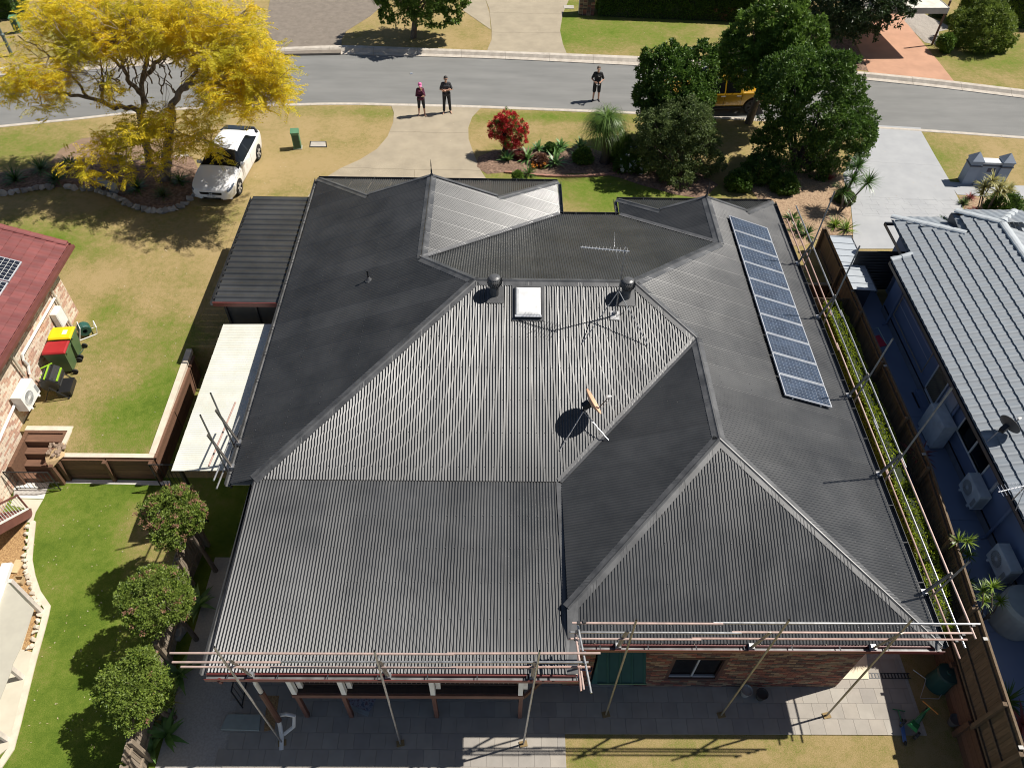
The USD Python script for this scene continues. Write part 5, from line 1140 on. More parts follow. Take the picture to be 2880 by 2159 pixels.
# security screen door
d0, d1, zz0, zz1 = 15.95, 16.8, .42, 2.15
f = put('screen_door', M().span((XWL - .05, d0, zz0), (XWL - .01, d0 + .06, zz1)).span((XWL - .05, d1 - .06, zz0), (XWL - .01, d1, zz1)).span((XWL - .05, d0, zz0), (XWL - .01, d1, zz0 + .09)).span((XWL - .05, d0, zz1 - .06), (XWL - .01, d1, zz1)), pm('door_frame_grey', (.62, .64, .67), rough=.5), RH); put('mesh_panel', M().span((XWL - .03, d0 + .05, zz0 + .08), (XWL - .004, d1 - .05, zz1 - .05)), DARKIN, f)
m = M()
for s in np.arange(-1.8, .9, .09): 
    for sg in (1, -1):
        a = np.array([(max(0, s) if sg > 0 else max(0, s)), 0.]); y0, y1 = max(s, 0), min(s + 1.58, .73)
        if y1 - y0 > .02:
            p, q = (y0, zz0 + .1 + (y0 - s)), (y1, zz0 + .1 + (y1 - s)); fy = (lambda v: d0 + .06 + v) if sg > 0 else (lambda v: d1 - .06 - v); m.bar((XWL - .036, fy(p[0]), p[1]), (XWL - .036, fy(q[0]), q[1]), .006, .008)
put('diamond_grille', m, pm('grille_gold', (.45, .38, .25), rough=.4), f)
put('door_step', M().span((XWL - .25, 15.9, .06), (XWL - .04, 16.85, .3)), BLUE, RH)
put('meter_panel', M().span((XWL - .14, 15.1, .4), (XWL - .005, 15.75, 2.2)), pm('panel_blue', (.30, .34, .40), rough=.6), RH)
for y, z0, z1 in ((20.2, .1, 2.2), (15.05, .1, 2.2), (11.35, .1, 2.2)): put('downpipe', M().path([(13.72, y, 2.2), (14.02, y, 2.0), (14.02, y, .15), (13.85, y - .05, .1)], .045, 8), BLUE, RH)
put('conduit', M().path([(14.06, 12.25, .6), (14.06, 12.25, 1.5), (14.06, 12.2, 1.9)], .05, 6), pm('pale_conduit', (.5, .52, .54), rough=.5), RH)
bw = thing('bin_store', 'black slatted side gate of the neighbouring house at the end of the grey driveway', 'gate', (13.9, 22.2, 0)); m = M()
for i in range(14): put('slat', M().span((12.95, 22.10, .1 + i * .13), (14.66, 22.13, .21 + i * .13)), STEELD, bw)
# path and shed
NP = pm('blue_grey_concrete', (.22, .27, .38), (.195, .24, .345), rough=.75, scale=1.2, detail=7, bump=.1)
FP = [(12.74, 24.7), (12.70, 13.2), (12.28, 8.8), (11.95, 5.3), (11.70, 2.8)]
fx = lambda y: np.interp(y, [p[1] for p in FP[::-1]], [p[0] for p in FP[::-1]])
SPT = UsdGeom.Xform.Define(stage, '/World/side_path'); COUNT['/World/side_path'] = 1; tag(SPT.GetPrim(), kind='structure')
for y0, y1 in ((0, 4.9), (4.91, 8.5), (8.51, 11.9), (11.91, 15.8), (15.81, 19.4), (19.41, 22.95)): put('slab', M().poly([(fx(y0) + .03, y0), (14.2, y0), (14.2, y1), (fx(y1) + .03, y1)], -1.55, .1), NP, '/World/side_path')
put('pebble_strip', M().poly([(fx(y) + .05, y) for y in (2.9, 5.3, 8.8, 13.2, 17.5)] + [(fx(y) + .42 + .05 * math.sin(y * 2.1), y) for y in np.arange(17.5, 2.8, -.6)], .08, .108), pm('pale_pebbles', (.42, .43, .43), (.16, .17, .16), rough=.9, scale=24, bump=1, bscale=26, lo=.42, hi=.58), kind='structure')
SHD = thing('lean_to_shed', 'narrow lean-to with a pale grey ribbed metal roof beside the timber fence', 'shed', (13.3, 22, 0)); m = M(); SR_ = pm('pale_metal_roof', (.36, .39, .42), (.33, .36, .39), rough=.4)
for i in range(8):
    y0 = 20.72 + i * .385; put('roof_sheet', M().hull([(x, y, z + q) for x, z in ((12.56, 1.28), (13.42, 1.22)) for y in (y0 + .004, y0 + .35) for q in (0, .012)]).hull([(x, y, z + q) for x, z in ((12.56, 1.28), (13.42, 1.22)) for y in (y0 + .35, y0 + .382) for q in (0, .035)]), SR_, SHD)
put('edge_trim', M().span((13.42, 20.7, 1.14), (13.45, 23.82, 1.25)).span((12.54, 23.8, 1.16), (13.45, 23.83, 1.31)), DG, SHD); put('end_wall', M().span((12.78, 20.95, .1), (13.36, 20.99, 1.2)).span((13.34, 20.99, .0), (13.38, 23.78, 1.18)), pm('shed_dark', (.05, .055, .07), rough=.7), SHD)
AG = 'air conditioners beside the blue grey wall'
aircon('big pale grey air conditioner on the path under the meter panel', (13.72, 15.0, .1), -88 + 180, None, w=1.0, d=.42, h=1.05, col=pm('pale_grey_case', (.60, .64, .66), rough=.5))
aircon('grey air conditioner on wall brackets between the two nearer windows', (13.82, 12.45, .45), -90, None, col=pm('pale_grey_case', (.60, .64, .66)))
aircon('grey air conditioner nearest the camera beside the round tank, right margin', (13.72, 10.15, .40), -90, None, col=pm('pale_grey_case', (.60, .64, .66)))
TK = thing('water_tank', 'low round pale tank against the blue grey wall at the right margin', 'tank', (13.5, 9.0, .1)); put('tank', M().lathe([(.55, 0), (.58, .1), (.58, .95), (.52, 1.08), (.2, 1.14), (0, 1.15)], (13.6, 8.8, .1), 24), pm('tank_grey', (.34, .36, .34), (.28, .3, .29), rough=.6), TK)
put('hose', M().path([(13.2, 9.1, .5), (13.0, 9.3, .3), (12.95, 9.1, .12), (13.1, 8.7, .12)], .02), WHITE, TK)
MT = thing('door_mat', 'dark rectangular door mat on the path in front of the screen door', 'mat', (13.85, 16.5, .1)); put('mat', M().poly([G(*p, .11) for p in ((2563, 1103), (2600, 1103), (2618, 1147), (2584, 1147))], .102, .118), pm('dark_mat', (.02, .02, .02), rough=.95, bump=.4), MT)
c = G(2458, 985, .2); RC = thing('toy_chair', 'small red folding stool with pale tube legs beside the fence', 'stool', c, 20)
put('seat', M().hull([(x, y, z) for x, y, z in ((-.22, -.2, .36), (.22, -.2, .36), (.22, .26, .42), (-.22, .26, .42), (-.22, -.2, .39), (.22, -.2, .39), (.22, .26, .45), (-.22, .26, .45))]), pm('red_plastic', (.55, .03, .06), rough=.4), RC, local=True)
put('frame', M().path([(-.24, -.22, -.1), (-.24, -.2, .36), (-.24, .45, .62), (.24, .45, .62), (.24, -.2, .36), (.24, -.22, -.1)], .014).path([(-.24, .4, -.1), (-.24, -.2, .36)], .014).path([(.24, .4, -.1), (.24, -.2, .36)], .014), pm('pale_green_tube', (.45, .58, .48), rough=.4), RC, local=True)
CLN = thing('clothes_line', 'folding clothes line frame fixed to the blue grey wall', 'clothes line', (14.0, 18.6, 1.2)); q = [AX(*p, 13.98) for p in ((2432, 850), (2497, 1040), (2553, 1082), (2600, 1000))]
put('frame', M().path([(13.98, 20.0, .75), (13.98, 17.2, .75), (13.98, 17.2, 1.9)], .02).tube((13.98, 20.0, .75), (13.98, 20.0, 1.9), .02, 6), pm('beige_tube', (.30, .25, .18), rough=.5), CLN); put('lines', M().tube((13.97, 20.0, 1.3), (13.97, 17.2, 1.3), .004, 4).tube((13.97, 20.0, 1.6), (13.97, 17.2, 1.6), .004, 4), WHITE, CLN)
# roof dish and aerial of the neighbour
bs = np.array([13.85, 14.55, rz_(13.85) + .05]); pdn = onplane(2800, 1212, (XG, 0, 2.7), (-tr, 0, 1))
mt2 = AY(2762, 1225, 13.1); mt2 = np.array([13.75, 13.05, rz_(13.75) + .42]); dish('satellite_dish', 'dark grey satellite dish on the gutter edge of the grey tiled roof', mt2 + [.22, .08, .14], (.8, .45, .4), .33, mt2, [(13.6, 13.0, rz_(13.6))], (pm('dark_dish', (.07, .07, .07), rough=.6),), arm=.5)
ae = np.array(onplane(2840, 1530, (XG, 0, 2.9), (-tr, 0, 1))); NA = thing('tv_aerial', 'bright metal television aerial over the gutter of the grey tiled roof', 'aerial', ae)
b0, b1 = G(2808, 1383, 3.1), G(2905, 1360, 3.1); put('boom', M().tube(b0, b1, .016, 6), ALU, NA); bd = unit(b1 - b0); sd_ = unit(np.cross(bd, [0, 0, 1])); m = M()
for s in np.linspace(.05, .95, 10): c = b0 + (b1 - b0) * s + [0, 0, .02]; m.tube(c - sd_ * .14 + [0, 0, .03], c + sd_ * .14 - [0, 0, .03], .006, 5)
put('elements', m, ALU, NA); bb = b0 + (b1 - b0) * .8; put('mast', M().tube((bb[0], bb[1], rz_(bb[0])), bb + [0, 0, .06], .016, 6).tube(bb, G(2856, 1435, rz_(13.9)), .01, 5), GALV, NA)

# ---------------------------------------------------------------- tall timber fence on the right boundary
BRF = [pm(f'brown_paling_{i}', c, tuple(q * .66 for q in c), rough=.9, scale=2.0, stretch=(10, 10, 1), bump=.2) for i, c in enumerate([(.15, .105, .066), (.13, .094, .058), (.17, .12, .075)])]
rfl = lambda c: 1.03
paling_fence('tall brown timber paling fence along the right hand boundary with rails and nails', FP, rfl, -.62, BRF, w=.115, gap=.006, rails=(.16, .95, 1.5), rail_side=-1, seed=5, nails=True, capr=True)
SW = thing('sleeper_wall', 'orange brown sleeper retaining wall under the tall right hand fence', 'retaining wall', (12.2, 8, -1.5))
for k in range(4):
    for j, (a, b) in enumerate(zip(FP[1:-1], FP[2:])): put('sleeper', M().bar((a[0] - .06, a[1], -1.39 + .235 * k), (b[0] - .06, b[1] + .01, -1.39 + .235 * k), .05, .228), SLP[(k + j) % 3], SW)
for y in (3.6, 4.9, 6.4, 7.9, 9.6, 11.4): put('post', M().box((fx(y) - .14, y, -1.05), (.09, .12, .95)), SLP[1], SW)
CB = thing('fence_bracket', 'pale metal post caps along the top of the tall right hand fence', 'bracket', (12.5, 10, 1))
for y in (20.9, 17.2, 13.6, 10.6, 7.9, 5.35): put('cap', M().box((fx(y) - .06, y, 1.06), (.11, .08, .02)), pm('zinc_cap', (.33, .32, .30), rough=.5), CB)
g2 = thing('side_gate', 'dark timber paling gate between the house and the right hand fence', 'gate', (11.4, 21.3, -1.2)); yy = 20.95
for i in range(16): put('paling', M().span((10.45 + i * .142, yy, -1.2), (10.58 + i * .142, yy + .02, .62 + .01 * (i % 3))), BRF[i % 3], g2)
put('top_rail', M().span((10.42, yy + .02, .5), (12.7, yy + .07, .58)).span((10.42, yy - .03, -.2), (12.7, yy, -.1)), pm('pale_rail', (.34, .28, .2), rough=.8), g2)
PW_ = thing('sleeper_wall', 'short sleeper wall holding the front garden behind the side gate', 'retaining wall', (11.3, 22.5, -1.2))
for k in range(5): put('sleeper', M().span((9.95, 22.44, -1.2 + k * .24 + .003), (12.64, 22.50, -.96 + k * .24 - .003)), SLP[k % 3], PW_)
put('cap', M().span((9.95, 22.38, .0), (12.6, 22.52, .05)), pm('pale_rail', (.34, .28, .2)), PW_)

# ---------------------------------------------------------------- things in the rear right corner
c = G(2668, 1893, -.75); CBN = thing('compost_bin', 'dark green round plastic compost bin in the shaded rear corner', 'compost bin', (c[0], c[1], -1.5))
DGR = pm('dark_green_plastic', (.012, .05, .045), rough=.4); put('body', M().lathe([(.31, 0), (.27, .65), (.26, .7), (.0, .7)], (c[0], c[1], -1.5), 24), DGR, CBN); put('lid', M().lathe([(.29, .7), (.29, .75), (.26, .79), (.07, .81), (.06, .85), (0, .85)], (c[0], c[1], -1.5), 24), DGR, CBN)
WF = thing('tube_frame', 'bent white tube frame lying around the dark green compost bin', 'frame', G(2600, 1960, -1.45)); put('tube', M().path([G(2568, 1882, -1.42), G(2604, 1908, -1.42), G(2600, 1925, -1.42), G(2588, 1962, -1.42), G(2640, 1964, -1.42), G(2655, 1940, -1.42)], .012), ALU, WF)
c = G(2572, 2032, -1.45); BK = thing('toy_trike', 'green and blue plastic toy tricycle in the shade by the lawn', 'tricycle', (c[0], c[1], -1.47), 40)
TG = pm('toy_green', (.02, .16, .06), rough=.4)
put('body', M().hull([(x, y, z) for x, y, z in ((-.3, -.08, .22), (-.3, .08, .22), (.25, -.05, .3), (.25, .05, .3), (-.3, -.08, .3), (-.3, .08, .3), (.25, 0, .38))]).hull([(x, y, z) for x, y, z in ((-.36, -.14, .3), (-.36, .14, .3), (-.1, -.1, .3), (-.1, .1, .3), (-.38, -.1, .5), (-.38, .1, .5))]).tube((.25, 0, .3), (.32, 0, .62), .025, 8), TG, BK, local=True)
put('handlebar', M().tube((.31, -.22, .62), (.31, .22, .62), .018, 8), pm('toy_orange', (.6, .22, .03), rough=.4), BK, local=True)
for nm, q, r in (('front_wheel', (.34, 0, .17), .17), ('rear_wheel', (-.3, .2, .12), .12), ('rear_wheel', (-.3, -.2, .12), .12)): put(nm, M().tube(np.array(q) - [0, .03, 0], np.array(q) + [0, .03, 0], r, 16), BLACKP, BK, local=True)
c = G(2540, 2058, -1.45); SC = thing('toy_scooter', 'thin blue and green toy scooter lying on the grass edge', 'scooter', (c[0], c[1], -1.48), 80); put('deck', M().bar((-.25, 0, .04), (.25, 0, .04), .09, .03), pm('toy_blue', (.1, .2, .5), rough=.4), SC, local=True); put('stem', M().tube((.25, 0, .05), (.55, .05, .06), .018, 6).tube((.55, -.12, .07), (.55, .2, .07), .016, 6), TG, SC, local=True)
for s in (-.28, .28): put('wheel', M().tube((s, -.015, .06), (s, .015, .06), .06, 12), RUBBER, SC, local=True)
for px, lab, col in (((2676, 2032), 'grey clay plant pot in the dark by the sleeper wall', (.10, .09, .085)), ((2137, 1960), 'small dark pot on the pavers at the brick wall foot', (.05, .045, .04)), ((2094, 1950), 'pale grey garden tap pedestal at the brick wall foot', (.32, .31, .29))):
    c = G(*px, -1.44); PP = thing('plant_pot', lab, 'pot', (c[0], c[1], -1.46)); put('pot', M().lathe([(0, .01), (.1, 0), (.15, .28), (.16, .3), (.14, .3), (.12, .26), (0, .25)], (c[0], c[1], -1.46), 16), pm('pot_%d' % px[0], col, rough=.8), PP)
# ---------------------------------------------------------------- street furniture and the far side
c = G(2756, 512, 0); LBX = thing('letterbox_wall', 'blue grey rendered letterbox wall with two pyramid capped piers', 'letterbox', (c[0], c[1], 0), -3)
LBM = pm('letterbox_render', (.25, .29, .36), (.23, .27, .33), rough=.8, scale=3)
for s in (-1, 1):
    put('pier', M().span((s * .67 - .24, -.24, 0), (s * .67 + .24, .24, 1.12)), LBM, LBX, local=True); put('band', M().span((s * .67 - .265, -.265, .9), (s * .67 + .265, .265, .96)), pm('band_dark', (.05, .06, .08), rough=.6), LBX, local=True)
    put('pyramid_cap', M().hull([(s * .67 + x * .27, y * .27, z) for x in (-1, 1) for y in (-1, 1) for z in (1.12, 1.16)] + [(s * .67, 0, 1.5)]), LBM, LBX, local=True)
put('panel', M().span((-.43, -.15, 0), (.43, .15, 1.02)), LBM, LBX, local=True); put('coping', M().span((-.44, -.19, 1.02), (.44, .19, 1.10)), pm('coping_white', (.62, .64, .66), rough=.7), LBX, local=True); put('letter_slot', M().span((-.06, -.165, .62), (.26, -.149, .80)), pm('slot_navy', (.03, .035, .07), rough=.4), LBX, local=True); put('band', M().span((-.43, -.17, .9), (.43, .17, .95)), pm('band_dark', (.05, .06, .08)), LBX, local=True); put('base_step', M().span((-.42, -.3, 0), (.42, -.15, .12)), LBM, LBX, local=True)
EB = pm('cabinet_green', (.10, .22, .12), (.08, .19, .10), rough=.5)
def cabinet(label, c, rz): 
    B = thing('electrical_pillar', label, 'electrical box', c, rz)
    put('cabinet', M().hull([(x * .17, y * .14, z) for x in (-1, 1) for y in (-1, 1) for z in (0, .78)]), EB, B, local=True); put('sloped_lid', M().hull([(x * .19, y, z) for x in (-1, 1) for y, z in ((-.17, .78), (.17, .78), (.17, .90), (-.17, .84))]), EB, B, local=True); put('door', M().span((-.13, -.146, .08), (.13, -.139, .7)), pm('cabinet_dark', (.03, .075, .045), rough=.5), B, local=True); put('base', M().span((-.2, -.17, -.05), (.2, .17, .03)), CONC, B, local=True)
cabinet('green electrical pillar standing on the dry lawn beside the driveway', G(838, 416), 8); cabinet('green electrical pillar across the street near the lamp post', G(54, 92), 10)
c = G(896, 406); PT2 = thing('pit_lid', 'pale concrete service pit lid set in the dry lawn', 'pit lid', c); put('lid', M().poly([G(*p, .0) for p in ((875, 400), (915, 400), (917, 413), (873, 413))], -.02, .022), CONC, PT2); put('surround', M().poly(Polygon([G(*p, 0)[:2] for p in ((872, 398), (918, 398), (920, 415), (870, 415))]).difference(Polygon([G(*p, 0)[:2] for p in ((874, 399.5), (916, 399.5), (918, 413.5), (872, 413.5))])), -.02, .012), STEELD, PT2)
c = G(35, 158); LPO = thing('street_lamp', 'dark green street lamp post at the far kerb, top left', 'street lamp', c); put('post', M().tube(c, c + [0, 0, 1.1], .085, 12).tube(c + [0, 0, 1.1], c + [0, 0, 4.4], .06, 12, r2=.045), pm('lamp_green', (.10, .13, .12), rough=.5), LPO); put('collar', M().lathe([(.085, 0), (.11, .04), (.11, .1), (.06, .16)], c + [0, 0, 1.05], 12), pm('lamp_green', (.1, .13, .12)), LPO); put('lantern', M().hull([c + [x, y, z] for x, y, z in ((-.16, -.16, 4.75), (.16, -.16, 4.75), (.16, .16, 4.75), (-.16, .16, 4.75), (-.09, -.09, 4.4), (.09, .09, 4.4), (0, 0, 4.95))]), WHITE, LPO)
# brick pillar letterbox across the street
c = G(1648, 38); BP = thing('brick_letterbox', 'brown brick letterbox pillar beside the dark hedge across the street', 'letterbox', c)
rng = np.random.default_rng(12)
for r in range(15):
    for s, (a, b) in enumerate(((-.45, -.24), (-.22, 0), (.02, .22), (.24, .45))): put('brick', M().span((c[0] + a + .005 * (r % 2), c[1] - .32, r * .086), (c[0] + b, c[1] - .22 + rng.uniform(-.006, .002), r * .086 + .076)), PALR[rng.integers(6)], BP)
put('core', M().span((c[0] - .44, c[1] - .29, 0), (c[0] + .44, c[1] + .3, 1.27)), MORTAR, BP); put('letter_box_front', M().span((c[0] + .05, c[1] - .34, .75), (c[0] + .36, c[1] - .3, 1.05)), STEELD, BP); put('cap', M().span((c[0] - .5, c[1] - .36, 1.29), (c[0] + .5, c[1] + .36, 1.36)), CONC, BP)
c = G(1600, 21); MH = thing('pit_lid', 'square concrete pit lid in the grass beside the brick letterbox pillar', 'pit lid', c); put('lid', M().span((c[0] - .3, c[1] - .22, -.02), (c[0] + .3, c[1] + .22, .03)), CONC, MH)
# carport roof top right
CPT = thing('street_carport', 'cream flat carport roof on a brown post across the street, top right', 'carport', G(2600, 60)); c0 = G(2668, 26, 2.5)
put('roof', M().poly([(c0[0] - 4.6, c0[1] - .2), (c0[0], c0[1]), (c0[0] - .55, c0[1] + 5), (c0[0] - 5, c0[1] + 5)], 2.42, 2.55), pm('cream_roof', (.68, .64, .56), rough=.5), CPT); put('fascia', M().bar((c0[0] - 4.6, c0[1] - .22, 2.42), (c0[0] + .02, c0[1] - .02, 2.42), .04, .3).bar((c0[0] + .03, c0[1], 2.42), (c0[0] - .52, c0[1] + 5, 2.42), .04, .3), pm('grey_fascia', (.32, .30, .28), rough=.5), CPT)
pf = G(2620, 128); put('post', M().tube(pf, pf + [0, 0, 2.45], .06, 8), pm('brown_post', (.10, .06, .045), rough=.6), CPT)
# ---------------------------------------------------------------- plants
def leafquads(rng, P, D, L, W, flat=.5, upb=.35):
    """One bent diamond per leaf at P, pointing along D."""
    n = len(P); D = D / np.maximum(np.linalg.norm(D, axis=1), 1e-9)[:, None]; r = rng.normal(size=(n, 3)) + np.array([0, 0, upb]); S = np.cross(D, r); S /= np.maximum(np.linalg.norm(S, axis=1), 1e-9)[:, None]; Nn = np.cross(S, D)
    L = L * rng.uniform(.7, 1.25, n)[:, None]; W = W * rng.uniform(.75, 1.2, n)[:, None]
    V = np.stack([P, P + D * L * .5 + S * W * .5 + Nn * W * .12, P + D * L - Nn * L * .12, P + D * L * .5 - S * W * .5 + Nn * W * .12], 1).reshape(-1, 3); k = np.arange(n) * 4
    return V, np.vstack([np.stack([k, k + 1, k + 2], 1), np.stack([k, k + 2, k + 3], 1)])


def sphere_pts(rng, n):
    d = rng.normal(size=(n, 3)); return d / np.linalg.norm(d, axis=1)[:, None]


def blob_leaves(rng, blobs, n, L, W, clump=.16, per=26, bottom=-.75, shell=(.72, 1.06)):
    """Leaves in clumps over the outside of several overlapping lobes, with gaps between the clumps."""
    C = np.array([b[0] for b in blobs]); R = np.array([np.ones(3) * b[1] for b in blobs]); w = (R.prod(1)) ** (2 / 3); k = n // per
    out = []
    while len(out) < k:
        i = rng.choice(len(C), p=w / w.sum()); d = sphere_pts(rng, 1)[0]
        if d[2] < bottom: continue
        s = rng.uniform(*shell) * (1 + .22 * (meshkit.noise(d[None] * 2.3 + i * 7.7)[0] - .5) * 2); p = C[i] + d * R[i] * s
        if (np.linalg.norm((p - C) / R, axis=1) < .62).any(): continue
        out.append((p, d, R[i].mean()))
    cp = np.array([o[0] for o in out]); cd = np.array([o[1] for o in out]); cr = np.array([o[2] for o in out])
    idx = np.repeat(np.arange(k), per); m = len(idx); off = sphere_pts(rng, m) * (rng.random(m) ** .5)[:, None] * (cr[idx] * clump + .03)[:, None]
    P = cp[idx] + off * np.array([1, 1, .8]); D = cd[idx] * .7 + sphere_pts(rng, m) * .9 + np.array([0, 0, .15])
    return leafquads(rng, P, D, L, W)


def bl(lst, y, sq=1.0):
    """Lobes from (px, py, radius in px[, y]) at distance y."""
    o = []
    for q in lst:
        yy = q[3] if len(q) > 3 else y; c = AY(q[0], q[1], yy); r = q[2] * np.linalg.norm(c - CAM) / FOC; o.append((c, np.array([r, r * 1.0, r * sq])))
    return o


def tree(name, label, base, blobs, mats, n, L, W, tr_=.14, cat='tree', group=None, seed=0, bark=None, extra=None, forks=True, **kw):
    rng = np.random.default_rng(seed + 100); T = thing(name, label, cat, base, 0, group); base = np.asarray(base, float)
    cc = np.mean([b[0] for b in blobs], 0); lo = min(b[0][2] - b[1][2] for b in blobs); fk = base + (cc - base) * np.array([.35, .35, 0]); fk[2] = max(base[2] + .3, min(lo + .3 * (cc[2] - lo), base[2] + .6 * (cc[2] - base[2])))
    m = M().path([base - [0, 0, .1], base + (fk - base) * .5 + rng.normal(size=3) * .05 * [1, 1, 0], fk], [tr_ * 1.25, tr_, tr_ * .8], 9)
    if forks:
        for c, r in blobs:
            e = c - (c - fk) * .1; mid = (fk + e) / 2 + rng.normal(size=3) * .1; m.path([fk - [0, 0, .1], mid, e, c + r * .5 * unit(c - fk)], [tr_ * .6, tr_ * .38, tr_ * .2, .01], 6)
    put('trunk', m, bark or BARK, T, smooth=True)
    if n >= 20000:
        sat = []
        for c, r in blobs:
            for _ in range(4): d = sphere_pts(rng, 1)[0] * [1, 1, .8] + [0, 0, .25]; sat.append((c + unit(d) * r * .78, r * rng.uniform(.30, .52)))
        blobs = [(c, r * .9) for c, r in blobs] + sat
    put('crown', blob_leaves(rng, blobs, n, L, W, **kw), mats, T, per=4)
    if extra: nm, mt, nn_, l2, w2, kk = extra; put(nm, blob_leaves(rng, blobs, nn_, l2, w2, **kk), mt, T, kind='stuff', per=4)
    return T


BARK = pm('bark', (.16, .125, .095), (.085, .065, .05), rough=.95, scale=6, stretch=(3, 3, .6), bump=.8, bscale=25)
BARKD = pm('dark_bark', (.07, .055, .045), (.04, .03, .025), rough=.95, scale=6, bump=.8, bscale=25)
LDARK = leafmat('leaf_dark_green', (.022, .058, .010), (.14, .24, .035), (.07, .14, .02), trans=.28, rough=.45, spec=.35)
LOLIVE = leafmat('leaf_olive_green', (.045, .075, .022), (.19, .25, .08), (.11, .15, .045), trans=.3, rough=.5, spec=.35)
LMID = leafmat('leaf_mid_green', (.035, .085, .012), (.20, .31, .05), (.12, .21, .03), trans=.33, rough=.45, spec=.35)
LFRESH = leafmat('leaf_fresh_green', (.09, .17, .02), (.26, .36, .04), (.17, .25, .025), trans=.35)
LHEDGE = leafmat('hedge_lime', (.13, .22, .012), (.44, .50, .03), (.30, .38, .02), trans=.35)
LSHRUB = leafmat('shrub_leaf', (.05, .10, .014), (.28, .36, .06), (.18, .24, .045), trans=.33, rough=.42, spec=.35, cscale=2.0)
LPINK = leafmat('pink_new_leaf', (.24, .11, .07), (.42, .24, .15), (.34, .20, .12), trans=.3)
LSTRAP = leafmat('strap_leaf', (.03, .075, .015), (.10, .20, .035), (.06, .13, .02), trans=.25, rough=.35)
LAGAVE = leafmat('agave_leaf', (.05, .13, .035), (.20, .34, .10), (.12, .24, .06), trans=.2, rough=.4)
LPALE = leafmat('pale_yellow_leaf', (.28, .27, .08), (.45, .42, .16), (.35, .32, .10), trans=.3)
LRED = leafmat('red_bracts', (.42, .015, .02), (.75, .07, .07), (.55, .04, .04), trans=.35)
LBRONZE = leafmat('bronze_leaf', (.10, .045, .03), (.26, .13, .08), (.2, .1, .05), trans=.2)
LPURP = leafmat('wine_leaf', (.14, .03, .03), (.38, .13, .11), (.28, .08, .07), trans=.3)

tree('dense_dark_tree', 'dense dark green tree, the taller one left of the yellow pickup, by the near kerb', G(1905, 420, 0), bl([(1868, 190, 58), (1958, 192, 52), (1905, 250, 92), (1838, 285, 52), (1950, 275, 46), (1880, 335, 72), (1930, 350, 60)], 32.2), LDARK, 34000, .15, .075, .13, seed=1, bark=BARKD)
tree('olive_tree', 'lighter olive green bushy tree in front of the taller dark tree', G(1925, 520, 0), bl([(1848, 360, 58), (1930, 348, 70), (1978, 400, 46), (1885, 425, 84), (1962, 448, 58), (1838, 410, 52), (1905, 480, 50)], 29.9), LOLIVE, 34000, .11, .05, .11, seed=2)
tree('street_tree', 'large leafy green street tree beside the near kerb, over the yellow pickup', G(2105, 345, 0), bl([(2120, 95, 62), (2185, 62, 68), (2265, 105, 52), (2085, 168, 72), (2195, 155, 85), (2120, 185, 50), (2058, 168, 36), (2290, 130, 30), (2230, 190, 60)], 34.0), LMID, 42000, .16, .08, .16, seed=3)
tree('round_dense_tree', 'big glossy dark green tree between the pickup and the grey driveway', G(2220, 512, 0), bl([(2235, 222, 78), (2330, 228, 66), (2205, 305, 60), (2305, 310, 96), (2395, 330, 56), (2235, 395, 84), (2350, 395, 84), (2290, 445, 52), (2398, 400, 50), (2190, 250, 40)], 30.4), LDARK, 52000, .13, .068, .14, seed=4, bark=BARKD)
tree('verge_tree', 'dark leafy street tree across the street in front of the brown driveway', G(1162, 106, 0), bl([(1120, 8, 52), (1195, -5, 66), (1268, -2, 46), (1180, -50, 80), (1100, -30, 52), (1260, -60, 60)], 43.0), LMID, 26000, .17, .085, .15, seed=5)
tree('tall_dark_tree', 'tall dark tree leaning over the orange driveway across the street', G(2325, 158, 0), bl([(2290, 15, 84), (2400, 5, 92), (2498, 10, 56), (2345, 55, 60), (2440, 58, 48), (2240, 45, 50), (2350, -55, 120), (2470, -50, 80)], 42.0), leafmat('leaf_very_dark', (.012, .03, .008), (.05, .09, .02), (.03, .06, .012), trans=.18), 42000, .18, .085, .2, seed=6)
tree('red_flowering_tree', 'small tree covered in red bracts beside our driveway', G(1416, 428, 0), bl([(1398, 365, 24), (1432, 338, 25), (1456, 362, 23), (1440, 388, 28), (1404, 340, 15), (1470, 385, 17), (1420, 372, 24), (1436, 402, 17)], 31.3), LRED, 9000, .07, .05, .10, seed=7, bark=BARKD, clump=.24, per=34, extra=('leaves', LMID, 3500, .08, .04, dict(shell=(.6, 1.1))))
tree('flowering_shrub', 'dark shrub dotted with pale white flower heads under the trees', G(1770, 480, 0), bl([(1765, 455, 26), (1795, 462, 24), (1780, 440, 22), (1748, 470, 18)], 30.0), LDARK, 9000, .1, .06, .04, cat='shrub', seed=8, extra=('flowers', pm('pale_petals', (.62, .66, .66), rough=.7), 900, .07, .07, dict(per=14, clump=.10, shell=(.95, 1.1))))
